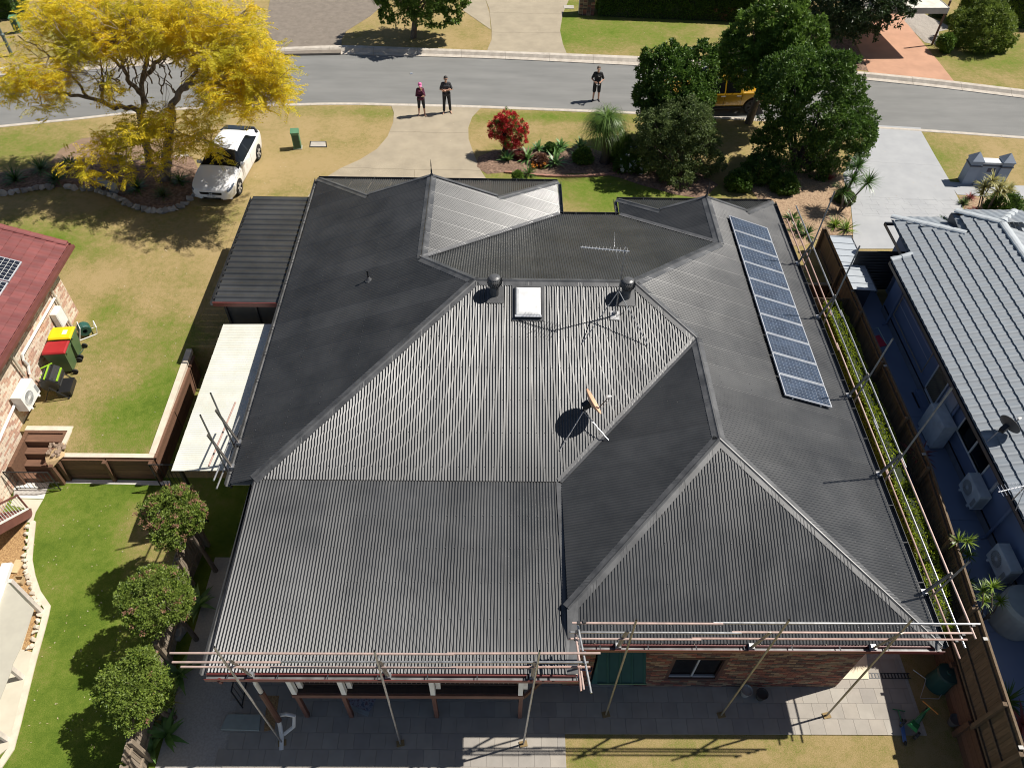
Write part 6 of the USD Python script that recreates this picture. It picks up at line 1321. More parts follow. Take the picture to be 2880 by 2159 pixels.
for i, (px, r, y, lab, mt) in enumerate((((1758, 420), 30, 30.6, 'dark rounded shrub behind the white flowering shrub', LDARK), ((2130, 505), 42, 29.5, 'dark shrub in the shade under the big glossy tree', LDARK), ((2070, 540), 30, 28.8, 'low dark shrub beside the front gablet in deep shade', LDARK), ((2200, 540), 30, 28.6, 'dark shrub at the shaded end of the wood chip bed', LDARK), ((1640, 440), 22, 30.7, 'dark leafy shrub left of the drooping ponytail palm', LMID), ((1519, 452), 18, 30.4, 'bronze brown leafed shrub between two agaves', LBRONZE), ((1460, 437), 13, 30.9, 'small wine coloured shrub at the foot of the red tree', LPURP), ((1548, 418), 14, 31.5, 'thin upright green shrub at the back of the front bed', LSTRAP), ((2375, 555), 20, 27.9, 'grey green mounded shrub on the wood chips by the driveway', LOLIVE), ((2820, 580), 34, 27.0, 'dark rounded shrub under the yellow cordylines', LDARK), ((1455, 495), 12, 28.9, 'low green shrub on the lawn edge beside the front gablet', LMID))):
    c = AY(*px, y); rr = r * np.linalg.norm(c - CAM) / FOC; b0 = np.array([c[0], c[1], 0.0]); tree('shrub', lab, b0, [(np.array([c[0], c[1], max(c[2], rr * .7)]), np.array([rr, rr, rr * .9])), (np.array([c[0] + rr * .4, c[1] - .1, rr * .6]), np.ones(3) * rr * .7), (np.array([c[0] - rr * .45, c[1], rr * .55]), np.ones(3) * rr * .65)], mt, int(2600 + 160 * r), .09, .05, .03, cat='shrub', seed=20 + i)
# three round shrubs along the left paling fence
FS = 'three rounded shrubs along the grey paling fence'
for i, (px, r, lab, ntip) in enumerate((((485, 1445), 92, 'rounded shrub with many pinkish tips, the one farthest along the paling fence', 2600), ((437, 1680), 102, 'largest rounded shrub with pinkish tips, in the middle along the paling fence', 900), ((380, 1932), 98, 'rounded bright green shrub nearest the camera by the paling fence', 250))):
    c = AX(*px, -8.75); c0 = c + np.array([0, 0, 0]); rr = .94 * r * np.linalg.norm(c - CAM) / FOC
    bb = [(c0, np.array([rr * .8, rr * .8, rr * .72])), (c0 + [-rr * .45, .05, -.05], np.ones(3) * rr * .55), (c0 + [rr * .42, -.05, -.1], np.ones(3) * rr * .55), (c0 + [0, rr * .45, .0], np.ones(3) * rr * .52), (c0 + [0, -rr * .45, -.1], np.ones(3) * rr * .55)]
    tree('fence_shrub', lab, (c0[0] + .3, c0[1], -1.5), bb, LSHRUB, 20500, .062, .036, .06, cat='shrub', group=FS, seed=40 + i, clump=.14, per=18, extra=('pink_tips', LPINK, ntip, .06, .035, dict(per=20, clump=.12, shell=(.98, 1.12))))


def hedge(name, label, pts, w, z0, z1, mat, n, L=.07, W=.035, seed=0, dark=None):
    """A clipped hedge: a lumpy dark core with leaves standing all over it."""
    rng = np.random.default_rng(seed); H = thing(name, label, 'hedge', (*pts[0], z0)); P = [np.array(p, float) for p in pts]; core = M(); LP_, LD = [], []
    tot = sum(np.linalg.norm(b - a) for a, b in zip(P[:-1], P[1:]))
    for a, b in zip(P[:-1], P[1:]):
        d = (b - a) / np.linalg.norm(b - a); nrm = np.array([-d[1], d[0]]); L_ = np.linalg.norm(b - a)
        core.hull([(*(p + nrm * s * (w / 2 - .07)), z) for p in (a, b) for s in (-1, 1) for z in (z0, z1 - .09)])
        k = int(n * L_ / tot); s = rng.random(k) * L_; f = rng.random(k); h = z1 - z0; ptot = w + 2 * h
        top = f < w / ptot; side = np.where(rng.random(k) < .5, -1, 1); off = np.where(top, rng.uniform(-.5, .5, k) * w, side * w / 2); z = np.where(top, z1, z0 + rng.random(k) ** .7 * h)
        q = a + d * s[:, None] + nrm * off[:, None]; nz = meshkit.fbm(np.c_[q * 1.8, z * 1.8]) - .5
        dirv = np.where(top[:, None], [[0, 0, 1.]], np.c_[nrm[0] * side, nrm[1] * side, np.full(k, .25)]); pos = np.c_[q, z] + dirv * (nz[:, None] * .3 - .05); LP_.append(pos); LD.append(dirv * .8 + sphere_pts(rng, k) * .8)
    for a, s in ((P[0], 1), (P[-1], -1)):
        d = unit((P[1] - P[0]) if s > 0 else (P[-1] - P[-2])) * -s; nrm = np.array([-d[1], d[0]]); k = int(n * .05); u = rng.uniform(-.5, .5, k) * w; z = rng.uniform(z0, z1, k); q = a + d * .02 + nrm * u[:, None]; LP_.append(np.c_[q, z] + sphere_pts(rng, k) * .05); LD.append(np.c_[np.tile(d, (k, 1)), np.zeros(k)] + sphere_pts(rng, k) * .8)
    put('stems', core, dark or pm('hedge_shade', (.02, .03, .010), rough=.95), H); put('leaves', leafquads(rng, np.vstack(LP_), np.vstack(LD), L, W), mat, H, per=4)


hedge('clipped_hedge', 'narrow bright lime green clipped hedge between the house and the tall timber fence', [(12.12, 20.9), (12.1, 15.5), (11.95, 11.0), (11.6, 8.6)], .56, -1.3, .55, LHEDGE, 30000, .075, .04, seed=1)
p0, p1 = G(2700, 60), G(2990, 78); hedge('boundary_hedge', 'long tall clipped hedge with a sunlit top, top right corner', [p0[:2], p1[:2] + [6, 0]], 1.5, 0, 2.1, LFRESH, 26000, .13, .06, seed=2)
p0, p1 = G(1690, 45), G(2110, 62); hedge('dark_hedge', 'dark thick hedge behind the lawn across the street', [p0[:2] + [0, .7], p1[:2] + [0, .7]], 1.7, 0, 1.6, LDARK, 26000, .13, .06, seed=3)
p0, p1 = G(-40, 40), G(62, 42); hedge('dark_hedge', 'dark hedge behind the street lamp at the top left corner', [p0[:2], p1[:2]], 1.4, 0, 1.2, LDARK, 7000, .13, .06, seed=4)
tree('bushy_shrub', 'big rounded green bush beside the orange driveway, top right', G(2760, 140), bl([(2765, 85, 58), (2800, 70, 40), (2735, 100, 40), (2780, 115, 45), (2815, 100, 30)], 43.0), LSHRUB, 22000, .13, .06, .1, cat='shrub', seed=60)
for i, (px, r, y, lab, mt) in enumerate((((2660, 118), 17, 42.3, 'low clipped shrub at the corner of the gravel bed, top right', LMID), ((2640, 40), 12, 47, 'small pale shrub by the carport post', LOLIVE), ((2678, 62), 11, 46, 'round light green shrub in front of the tall hedge', LFRESH), ((2030, 30), 34, 46.5, 'rounded shrub with reddish leaves behind the far lawn', LBRONZE), ((2080, 22), 30, 47, 'dark green shrub beside the tall dark tree', LMID), ((25, 20), 30, 46, 'large leafed dark shrub at the top left corner', LDARK), ((1700, 22), 22, 47, 'bright leafed shrub beside the brick letterbox pillar', LFRESH))):
    c = AY(*px, y); rr = r * np.linalg.norm(c - CAM) / FOC; tree('shrub', lab, (c[0], c[1], 0), [(np.array([c[0], c[1], max(c[2], rr * .7)]), np.array([rr, rr, rr * .9])), (np.array([c[0] + rr * .5, c[1], rr * .5]), np.ones(3) * rr * .7)], mt, 4200, .12, .06, .04, cat='shrub', seed=70 + i)


# strap-leaved plants
def rosette(rng, c, n, L, W, up=(.2, 1.2), droop=.5, segs=4, taper=True, curl=0):
    V, F = [], []; k = 0
    for i in range(n):
        a = rng.uniform(0, 2 * math.pi); e = rng.uniform(*up); l = L * rng.uniform(.75, 1.15); h = np.array([math.cos(a), math.sin(a), 0]); s = np.array([-h[1], h[0], 0]); p = np.array(c, float); pts = []
        for j in range(segs + 1):
            t = j / segs; w = W * (math.sin(math.pi * min(t * .75 + .22, 1)) if taper else (1 - t * .8)); w = max(w * (1 - t ** 3), .002); pts += [p + s * w / 2, p - s * w / 2]; e2 = max(e - droop * 2.2 * t, -1.5); p = p + (h * math.cos(e2) + np.array([0, 0, math.sin(e2)])) * l / segs
        V += pts; F += [[k + 2 * j, k + 2 * j + 2, k + 2 * j + 3, k + 2 * j + 1] for j in range(segs)]; k += 2 * segs + 2
    return np.array(V), np.array(F)


def clump(name, label, c, mat, n, L, W, seed, cat='plant', heads=None, group=None, stem=None, **kw):
    rng = np.random.default_rng(seed); P = thing(name, label, cat, c, 0, group)
    if heads is None: put('leaves', M().add(*rosette(rng, np.asarray(c) + [0, 0, .04], n, L, W, **kw)), mat, P, per=10)
    else:
        for h in heads:
            h = np.asarray(h, float); put('stem', M().path([np.asarray(c) - [0, 0, .03], (np.asarray(c) + h) / 2 + rng.normal(size=3) * .06, h], [.05, .035, .03] if stem is None else stem, 7), BARK, P); put('leaf_head', M().add(*rosette(rng, h, n, L, W, **kw)), mat, P, per=10)
    return P


for i, (px, L, lab) in enumerate((((1428, 455), .62, 'green agave at the left end of the front bed'), ((1483, 450), .72, 'big pale green agave in the front row of the bed'), ((1561, 463), .76, 'largest green agave, right of the bronze shrub'), ((1513, 424), .55, 'green agave in the back row behind the bronze shrub'), ((1565, 433), .5, 'green agave just behind the largest one'), ((1577, 419), .5, 'small agave at the back edge of the front bed'), ((1634, 420), .55, 'pale green agave near the ponytail palm'), ((1628, 452), .6, 'shaded blue green agave below the ponytail palm'))):
    clump('agave', lab, G(*px, 0), LAGAVE, 30, L, .13, 200 + i, up=(.15, 1.35), droop=.25)
clump('spiky_plant', 'spiky green plant beside the brick edging of the front bed', G(1488, 492), LSTRAP, 46, .55, .045, 210, up=(.1, 1.3), droop=.3)
for i, (px, lab) in enumerate((((1502, 477), 'small plant with orange flowers, left of two by the edging'), ((1527, 476), 'small plant with orange flowers, right of two by the edging'))):
    c = G(*px); P = clump('flower_plant', lab, c, LPALE, 20, .25, .05, 220 + i, up=(.3, 1.3)); put('flowers', blob_leaves(np.random.default_rng(i), [(c + [0, 0, .24], np.ones(3) * .13)], 160, .06, .05), pm('orange_petals', (.65, .26, .03), rough=.6), P, kind='stuff')
for i, (px, L, lab) in enumerate((((47, 512), .75, 'dark strap leaved clump at the left margin of the mulch bed'), ((119, 482), .75, 'dark strap leaved clump at the back of the mulch bed'), ((160, 512), .78, 'strap leaved clump hanging over the border stones'), ((390, 534), .7, 'glossy strap leaved clump right of the grey boulder'), ((507, 515), .65, 'strap leaved clump beside the yellow tree trunk'), ((336, 456), .55, 'grey green clump behind the grey boulder'), ((200, 470), .6, 'dark clump in the tree shade behind the boulder'))):
    clump('strap_leaf_plant', lab, G(*px, 0), LSTRAP, 70, L, .055, 230 + i, up=(.25, 1.45), droop=.5)
clump('grassy_plant', 'fine pale green grassy plant at the front of the mulch bed', G(461, 556), LOLIVE, 160, .6, .02, 240, up=(.3, 1.5), droop=.45)
# ponytail palm
c = G(1700, 460); hd = AY(1706, 340, c[1]); rng = np.random.default_rng(7); PPm = thing('ponytail_palm', 'drooping ponytail palm with long hanging leaves in the front bed', 'palm', c)
put('trunk', M().path([c - [0, 0, .05], c + [0, 0, .5], (c + hd) / 2, hd], [.28, .2, .12, .1], 10), BARKD, PPm, smooth=True)
m = M().add(*rosette(rng, hd, 560, 1.75, .024, up=(.1, 1.25), droop=1.5, segs=9, taper=False)).add(*rosette(rng, hd + [.25, 0, -.35], 280, 1.5, .024, up=(.1, 1.2), droop=1.5, segs=9, taper=False)).add(*rosette(rng, hd + [-.25, -.1, -.45], 220, 1.5, .022, up=(.0, 1.1), droop=.85, segs=7, taper=False)); put('leaves', m, leafmat('ponytail_leaf', (.035, .085, .012), (.13, .22, .03), (.08, .14, .02), trans=.2), PPm, per=20)
# chip bed and right bed plants
b = G(2358, 600); hs = [AY(2398, 505, b[1] + .1), AY(2440, 515, b[1] + .2), AY(2372, 540, b[1] - .1), AY(2412, 470, b[1] + .5)]
clump('yucca', 'branching spiky headed plant leaning over the grey driveway', b, LSTRAP, 90, .62, .035, 250, heads=hs, up=(-.4, 1.4), droop=.25, cat='plant')
for i, (px, L, mt, lab, z) in enumerate((((2378, 650), .6, LFRESH, 'bright green spiky clump at the driveway end of the chip bed', 0), ((2345, 640), .5, LFRESH, 'small bright spiky clump beside the shed roof', 0), ((2240, 650), .6, LSTRAP, 'green strap leaved clump nearest the house gutter', 0), ((2265, 665), .6, LSTRAP, 'green strap leaved clump by the sleeper wall cap', 0), ((2225, 620), .55, LSTRAP, 'green clump in the shade beside the right gutter', 0), ((2330, 510), .4, LPURP, 'small reddish clump on the wood chips', 0), ((2860, 590), .75, LSTRAP, 'green yucca clump at the right margin near the path', 0), ((2845, 640), .85, LFRESH, 'big bright yucca clump behind the grey roof hip', 0), ((2800, 645), .5, LFRESH, 'smaller bright yucca clump behind the grey roof', 0), ((2726, 562), .35, LPURP, 'dark red low plant at the corner of the right bed', 0), ((2738, 600), .35, LPURP, 'dark red low plant in the middle of the right bed', 0), ((2708, 575), .35, LOLIVE, 'grey green low plant at the driveway edge of the right bed', 0), ((2645, 628), .35, LSTRAP, 'dark spiky palm tip beside the grey roof gable', 0))):
    clump('spiky_plant', lab, G(*px, z), mt, 60, L, .045, 260 + i, up=(.1, 1.45), droop=.3)
for i, (b, hs, lab) in enumerate((((2752, 618), [(2768, 528), (2790, 510), (2760, 545)], 'pale yellow cordyline with thin grey stems, left of two'), ((2770, 615), [(2812, 525), (2822, 545), (2835, 535), (2805, 540)], 'pale yellow cordyline with thin grey stems, right of two'))):
    c = G(*b); clump('cordyline', lab, c, LPALE, 42, .5, .05, 280 + i, heads=[AY(*h, c[1] + .1) for h in hs], up=(.0, 1.4), droop=.4, stem=[.03, .025, .02])
# plants along the side path and the rear corner
for i, (b, hs, z, lab, mt, L) in enumerate((((2690, 1590), [(2695, 1520), (2720, 1522), (2722, 1560), (2690, 1562)], .1, 'spiky lime headed dracaena growing through by the timber fence', LFRESH, .34), ((2760, 1745), [(2765, 1660), (2790, 1650), (2812, 1690), (2838, 1720), (2770, 1690)], .1, 'bare stemmed spiky dracaena on the blue grey path', LFRESH, .30))):
    c = G(*b, z); clump('dracaena', lab, c, mt, 34, L, .03, 300 + i, heads=[AY(*h, c[1] + .05) for h in hs], up=(-.2, 1.4), droop=.15, stem=[.02, .018, .015])
for i, (px, mt, L, lab) in enumerate((((2700, 1650), LSTRAP, .55, 'green fan leaved clump behind the fence top'), ((2822, 1975), LSTRAP, .6, 'green strap clump at the right margin behind the fence'), ((2880, 2120), LSTRAP, .5, 'dark clump at the lower right corner behind the fence'))): clump('strap_leaf_plant', lab, G(*px, .1), mt, 55, L, .05, 310 + i, up=(.2, 1.4), droop=.4)
for i, (px, lab, L) in enumerate((((2580, 1285), 'pinkish red bromeliad sticking up behind the timber fence', .62), ((2872, 2035), 'wine red cordyline at the right margin behind the fence', .6))): clump('red_cordyline', lab, G(*px, .3), LPURP, 30, L, .09, 320 + i, up=(.2, 1.3), droop=.35)
# shaded plants along the left fence
for i, (px, L, W, n, lab, mt) in enumerate((((520, 1590), .5, .03, 40, 'tan spiky cordyline beside the middle fence shrub', LPALE), ((470, 1975), .5, .03, 40, 'tan spiky cordyline near the lower fence shrub', LPALE), ((430, 2030), .5, .03, 40, 'tan spiky cordyline at the foot of the paling fence', LPALE), ((505, 1900), .7, .16, 16, 'broad leaved dark plant in the shade of the paling fence', LAGAVE), ((470, 2070), .7, .16, 18, 'broad leaved plant nearest the camera by the paved yard', LAGAVE), ((430, 2110), .6, .15, 16, 'broad leaved plant at the bottom edge of the picture', LAGAVE), ((560, 1700), .6, .14, 14, 'broad leaved plant in deep shade beside the middle shrub', LAGAVE))):
    clump('shade_plant', lab, G(*px, -1.4), mt, n, L, W, 330 + i, up=(.1, 1.2), droop=.35)
rng = np.random.default_rng(31)
for i, (px, r) in enumerate((((555, 1500), .32), ((505, 1775), .3), ((455, 2000), .28))): c = G(*px, -1.35); t = thing('boulder', ['grey boulder in the shade beside the farthest fence shrub', 'grey boulder behind the middle fence shrub', 'grey boulder beside the tan cordylines'][i], 'rock', c); put('rock', stone(rng, c, (r * .8, r, r * .7)), pm('grey_stone', (.30, .29, .27), (.2, .19, .18), rough=.9, bump=.4, bscale=12), t)

# ---------------------------------------------------------------- the yellow tree
rng = np.random.default_rng(77); YT = thing('yellow_tree', 'large spreading tree with feathery yellow autumn leaves over the white car', 'tree', G(465, 507, 0))
limbs = []


def limb(pts, r0, r1):
    P = [AY(a, b, y) if z is None else G(a, b, z) for a, b, y, z in [(q + (None,))[:4] for q in pts]]
    P = np.array(P); t = np.linspace(0, len(P) - 1, 4 * len(P)); Q_ = np.stack([np.interp(t, np.arange(len(P)), P[:, k]) for k in range(3)], 1)
    Q_[1:-1] += rng.normal(size=(len(Q_) - 2, 3)) * .035; rr = np.linspace(r0, r1, len(Q_)); limbs.append((Q_, rr)); return Q_


limb([(465, 510, 0, 0.), (470, 430, 28.9), (478, 360, 28.9), (484, 300, 28.9), (510, 253, 28.8), (560, 225, 28.6), (640, 190, 28.4)], .24, .05)
limb([(424, 476, 0, 0.), (412, 400, 29.8), (395, 330, 29.8), (402, 300, 29.9), (402, 215, 30.2), (420, 150, 30.6), (440, 70, 31)], .19, .04)
limb([(398, 310, 29.8), (330, 300, 29.6), (250, 275, 29.4), (160, 262, 29.2), (70, 235, 29)], .12, .03)
limb([(402, 270, 29.9), (372, 240, 30.0), (345, 190, 30.2), (290, 140, 30.4), (230, 90, 30.6), (140, 60, 30.8)], .11, .03)
limb([(402, 225, 30.1), (445, 170, 30.3), (500, 140, 30.5), (580, 95, 30.8), (660, 70, 31)], .10, .03)
limb([(510, 253, 28.8), (545, 215, 28.6), (570, 150, 28.8), (600, 110, 29)], .09, .03)
limb([(560, 225, 28.6), (640, 245, 28.0), (720, 260, 27.8), (790, 275, 27.6)], .07, .02)
limb([(345, 190, 30.2), (330, 120, 30.8), (330, 50, 31.2)], .07, .02)
limb([(250, 275, 29.4), (190, 200, 29.8), (130, 150, 30.2), (50, 100, 30.4)], .06, .02)
limb([(478, 360, 28.9), (440, 380, 28.2), (400, 400, 27.8), (320, 420, 27.5), (250, 465, 27.4)], .06, .02)
limb([(470, 390, 28.9), (520, 380, 28.2), (580, 395, 27.8), (640, 420, 27.6)], .05, .02)
for _k in range(46):
    _x, _y = rng.uniform(285, 520), rng.uniform(120, 290); _d = rng.uniform(-1.6, .3); _a = rng.normal(0, .55); _l = rng.uniform(45, 110)
    limb([(_x, _y, 29.6 + _d * .4), (_x + _l * .4 * math.sin(_a) + rng.normal(0, 8), _y - _l * .5 * math.cos(_a), 29.4 + _d * .8), (_x + _l * math.sin(_a * 1.3), _y - _l * math.cos(_a), 29.2 + _d)], .032, .010)
limb([(285, 290, 29.5), (290, 230, 29.6), (280, 150, 29.9)], .07, .02)
LPt = np.vstack([l[0] for l in limbs]); LPr = np.concatenate([l[1] for l in limbs])
regs = [(135, 50, 72, 30.6, 30), (210, 50, 90, 30.8, 46), (330, 45, 95, 31.0, 60), (440, 60, 95, 30.8, 60), (550, 70, 100, 30.4, 64), (640, 90, 90, 30.0, 56), (700, 150, 75, 29.2, 48), (745, 205, 60, 28.6, 40), (775, 265, 34, 28.0, 18), (660, 210, 75, 28.8, 40), (610, 265, 55, 28.4, 26), (590, 180, 55, 28.8, 26), (520, 120, 60, 29.6, 26), (690, 270, 50, 28.0, 18),
        (40, 210, 40, 29.4, 14), (95, 225, 50, 29.4, 18), (25, 245, 36, 29.2, 10), (155, 240, 45, 29.4, 14), (195, 175, 40, 29.8, 14), (235, 118, 60, 30.0, 26), (205, 115, 50, 30.2, 18), (300, 120, 60, 30.2, 20), (380, 84, 60, 30.2, 20), (300, 262, 45, 29.4, 10), (120, 290, 30, 29.0, 4), (80, 130, 30, 30.4, 2), (455, 92, 50, 30.0, 14),
        (400, 350, 48, 28.0, 18), (370, 385, 40, 27.8, 14), (440, 330, 30, 28.2, 10), (300, 420, 45, 27.6, 14), (225, 470, 28, 27.4, 6), (335, 470, 36, 27.6, 6), (430, 455, 24, 27.8, 5), (515, 375, 40, 28.0, 10), (580, 392, 38, 27.8, 5), (610, 420, 22, 27.6, 2), (560, 330, 36, 28.2, 7), (250, 500, 22, 27.4, 3), (480, 430, 30, 28.0, 4)]
CL = []
for px, py, r, y, k in regs:
    for _ in range(int(k * .8 + .5)):
        a, s = rng.uniform(0, 2 * math.pi), rng.random() ** .5; CL.append(AY(px + r * s * math.cos(a), py + r * s * math.sin(a) * .85, y + (rng.uniform(-2.6, .6) if py < 300 else rng.uniform(-1.4, .4))))
CL = np.array(CL); br = M()
for q, rr in limbs: br.path(list(q), list(rr), 7)
put('trunk', br, pm('grey_brown_bark', (.24, .19, .15), (.12, .095, .075), rough=.95, scale=5, bump=.7, bscale=22), YT, smooth=True)
tw = M(); tips = []
for c in CL:
    d = np.linalg.norm(LPt - c, axis=1) + .15 * (c[2] < LPt[:, 2]); i = int(np.argmin(d)); a = LPt[i]; mid = (a + c) / 2 + rng.normal(size=3) * .12 * d[i] + [0, 0, -.05 * d[i]]; r = min(LPr[i] * .6, .012 + .012 * d[i]); tw.path([a, mid, c], [r, r * .7, .007], 5)
    for _ in range(3): e = c + sphere_pts(rng, 1)[0] * rng.uniform(.2, .5); tw.path([(mid + c) / 2, (mid + c) / 2 * .3 + e * .7 + [0, 0, .04], e], [.009, .007, .004], 4); tips.append(e)
    tips.append(c)
put('twigs', tw, pm('pale_twig', (.38, .33, .28), (.26, .21, .18), rough=.9), YT, kind='stuff')
tips = np.array(tips); nf, per = 4, 15; base = np.repeat(tips, nf, 0) + rng.normal(size=(len(tips) * nf, 3)) * .10; fd = sphere_pts(rng, len(base)) * [1, 1, .45]; fd /= np.linalg.norm(fd, axis=1)[:, None]
t = np.tile(np.linspace(.08, 1, per), len(base)); B = np.repeat(base, per, 0); D = np.repeat(fd, per, 0); side = np.tile(np.where(np.arange(per) % 2, 1., -1.), len(base)); S = np.cross(D, [0, 0, 1.]); S /= np.linalg.norm(S, axis=1)[:, None]
P = B + D * (t * .42)[:, None] + np.c_[np.zeros((len(t), 2)), -.10 * t * t]; V, F = leafquads(rng, P, S * side[:, None] + D * .5 + np.array([0, 0, -.15]), .105, .036, upb=1.5)
put('crown', (V, F), leafmat('yellow_leaf', (.68, .50, .015), (.92, .73, .045), (.48, .46, .04), trans=.5, rough=.5, spec=.3, cscale=.7), YT, per=4)
# border stones, boulder bench, fallen leaves
rng = np.random.default_rng(41); ST1, ST2 = pm('pale_stone', (.50, .46, .41), (.36, .33, .29), rough=.9, scale=5, bump=.4, bscale=15), pm('dark_stone', (.30, .28, .25), (.22, .2, .18), rough=.9, scale=5, bump=.4, bscale=15)
for i, px in enumerate([(10, 543), (32, 541), (48, 537), (68, 535), (85, 530), (103, 528), (120, 527), (138, 526), (190, 526), (210, 528), (235, 529), (255, 532), (270, 535), (285, 540), (298, 544), (312, 548), (325, 553), (335, 558), (345, 564), (355, 570), (366, 576), (378, 580), (391, 584), (404, 588), (418, 590), (432, 592), (447, 593), (463, 592), (479, 590), (493, 586), (507, 579), (521, 569), (533, 558), (544, 547), (551, 538)]):
    c = G(*px, .08); t = thing('border_stone', f'rough grey stone, {ORD[i].replace("topmost", "first")} from the left in the curved border under the yellow tree', 'stone', c, 0, 'stones of the curved garden border'); put('rock', stone(rng, c, rng.uniform(.85, 1.2) * np.array([.19, .15, .14])), (ST1, ST1, ST2)[rng.integers(3)], t)
for i, px in enumerate([(400, 442), (420, 440), (495, 441), (510, 440), (525, 439)]): c = G(*px, .05); t = thing('border_stone', f'pale stone, {ORD[i].replace("topmost", "first")} from the left behind the yellow tree trunk', 'stone', c, 0, 'pale stones behind the trunk'); put('rock', stone(rng, c, (.14, .1, .1)), ST1, t)
c = G(298, 523, .25); BO = thing('stone_seat', 'grey flat stone seat slab on a rough rock at the bed edge', 'rock', G(298, 535)); put('slab', M().hull([G(*p, z) for p in ((262, 505), (275, 498), (328, 516), (330, 528), (318, 538), (272, 514)) for z in (.36, .48)]), pm('grey_slab', (.36, .37, .37), (.27, .28, .28), rough=.85, scale=5, bump=.4, bscale=12), BO); put('foot', stone(rng, G(318, 535, .2), (.28, .22, .3)), ST2, BO); put('foot', stone(rng, G(280, 520, .18), (.2, .2, .25)), ST2, BO)
rng = np.random.default_rng(55); nn_ = 1500; xs = np.concatenate([rng.uniform(-15.2, -9.3, 150), rng.uniform(-15, -6.8, 220), rng.uniform(-22, 20, 500)]); ysf = np.concatenate([rng.uniform(6, 14, 150), rng.uniform(14.5, 30, 220), rng.uniform(28, 48, 500)]); ok = ~((xs > -11.1) & (ysf < 26.5) & (xs < 12)) | ((xs < -9.3) & (ysf < 13.6))
P = np.c_[xs, ysf, gh(xs, ysf) + .022][ok]; V, F = leafquads(rng, P, np.c_[rng.normal(size=(len(P), 2)), np.zeros(len(P))], .055, .028, upb=6); put('fallen_leaves', (V, F), pm('dry_leaf', (.55, .50, .40), (.40, .30, .16), rough=.9, scale=.8), kind='stuff', label='small pale dry leaves scattered over the lawns', cat='leaves')
# ---------------------------------------------------------------- vehicles
from scipy.interpolate import PchipInterpolator


class Loft:
    """A car body: sections along x from (x, z bottom, z belt, z top, half width at sill, at belt, at roof edge)."""
    def __init__(s, st):
        a = np.array(sorted(st), float); s.x0, s.x1 = a[0, 0], a[-1, 0]; s.f = [PchipInterpolator(a[:, 0], a[:, k]) for k in range(1, 7)]

    def sec(s, x):
        zb, ze, zt, ws, wb, wr = [float(f(x)) for f in s.f]; h = ze - zb
        return np.array([(x, 0, zb), (x, ws * .86, zb), (x, ws, zb + .06), (x, ws + (wb - ws) * .5 + .012, zb + h * .35), (x, wb + .012, zb + h * .62), (x, wb + .01, ze - h * .12), (x, wb - .02, ze), (x, wr + .02, zt - (zt - ze) * .12), (x, wr - .06, zt - (zt - ze) * .02), (x, wr * .5, zt + .012), (x, 0, zt + .016)])

    def body(s, n=60):
        xs = np.r_[np.linspace(s.x0, s.x0 + .25, 8), np.linspace(s.x0 + .3, s.x1 - .3, n), np.linspace(s.x1 - .25, s.x1, 8)]; R = []
        for x in xs:
            c = s.sec(x); t = np.arange(len(c)); u = np.linspace(0, len(c) - 1, 31); half = np.stack([PchipInterpolator(t, c[:, k])(u) for k in range(3)], 1); o = half[-2:0:-1] * [1, -1, 1]; R.append(np.vstack([half, o]))
        m = len(R[0]); V = np.vstack(R); F = []
        j = np.arange(m); jn = (j + 1) % m
        for i in range(len(R) - 1): F += [np.stack([i * m + j, i * m + jn, (i + 1) * m + jn], 1), np.stack([i * m + j, (i + 1) * m + jn, (i + 1) * m + j], 1)]
        k = len(V); V = np.vstack([V, R[0].mean(0), R[-1].mean(0)]); e = (len(R) - 1) * m; F += [np.stack([jn, j, np.full(m, k)], 1), np.stack([e + j, e + jn, np.full(m, k + 1)], 1)]
        F = np.vstack(F); t = trimesh.Trimesh(V, F, process=True)
        if t.volume < 0: t.invert()
        return m3.Manifold(m3.Mesh(np.asarray(t.vertices, np.float32), np.asarray(t.faces, np.uint32)))

    def patch(s, x0, x1, r0, r1, side, off=.008, n=12, k=6, trim=None):
        """A piece of skin between two rows of the section, lifted off by off."""
        V = []
        for x in np.linspace(x0, x1, n):
            c = s.sec(x); t = np.arange(len(c)); a, b = (r0, r1) if trim is None else trim(x); u = np.linspace(a, b, k); p = np.stack([PchipInterpolator(t, c[:, q])(u) for q in range(3)], 1); V.append(p * [1, side, 1])
        V = np.array(V); du = np.gradient(V, axis=0); dv = np.gradient(V, axis=1); nn = np.cross(du, dv); nn /= np.maximum(np.linalg.norm(nn, axis=2), 1e-9)[..., None]
        cen = V.mean((0, 1)) * [1, 0, 1] - [0, 0, .6]
        if ((V - cen) * nn).sum() < 0: nn = -nn
        V = V + nn * off; i, j = np.meshgrid(np.arange(n - 1), np.arange(k - 1), indexing='ij'); a = (i * k + j).ravel(); F = np.stack([a, a + k, a + k + 1, a + 1], 1); W = V.reshape(-1, 3)
        g = np.cross(W[F[:, 1]] - W[F[:, 0]], W[F[:, 3]] - W[F[:, 0]]).sum(0)
        return (W, F if np.dot(g, nn.reshape(-1, 3).sum(0)) > 0 else F[:, ::-1])


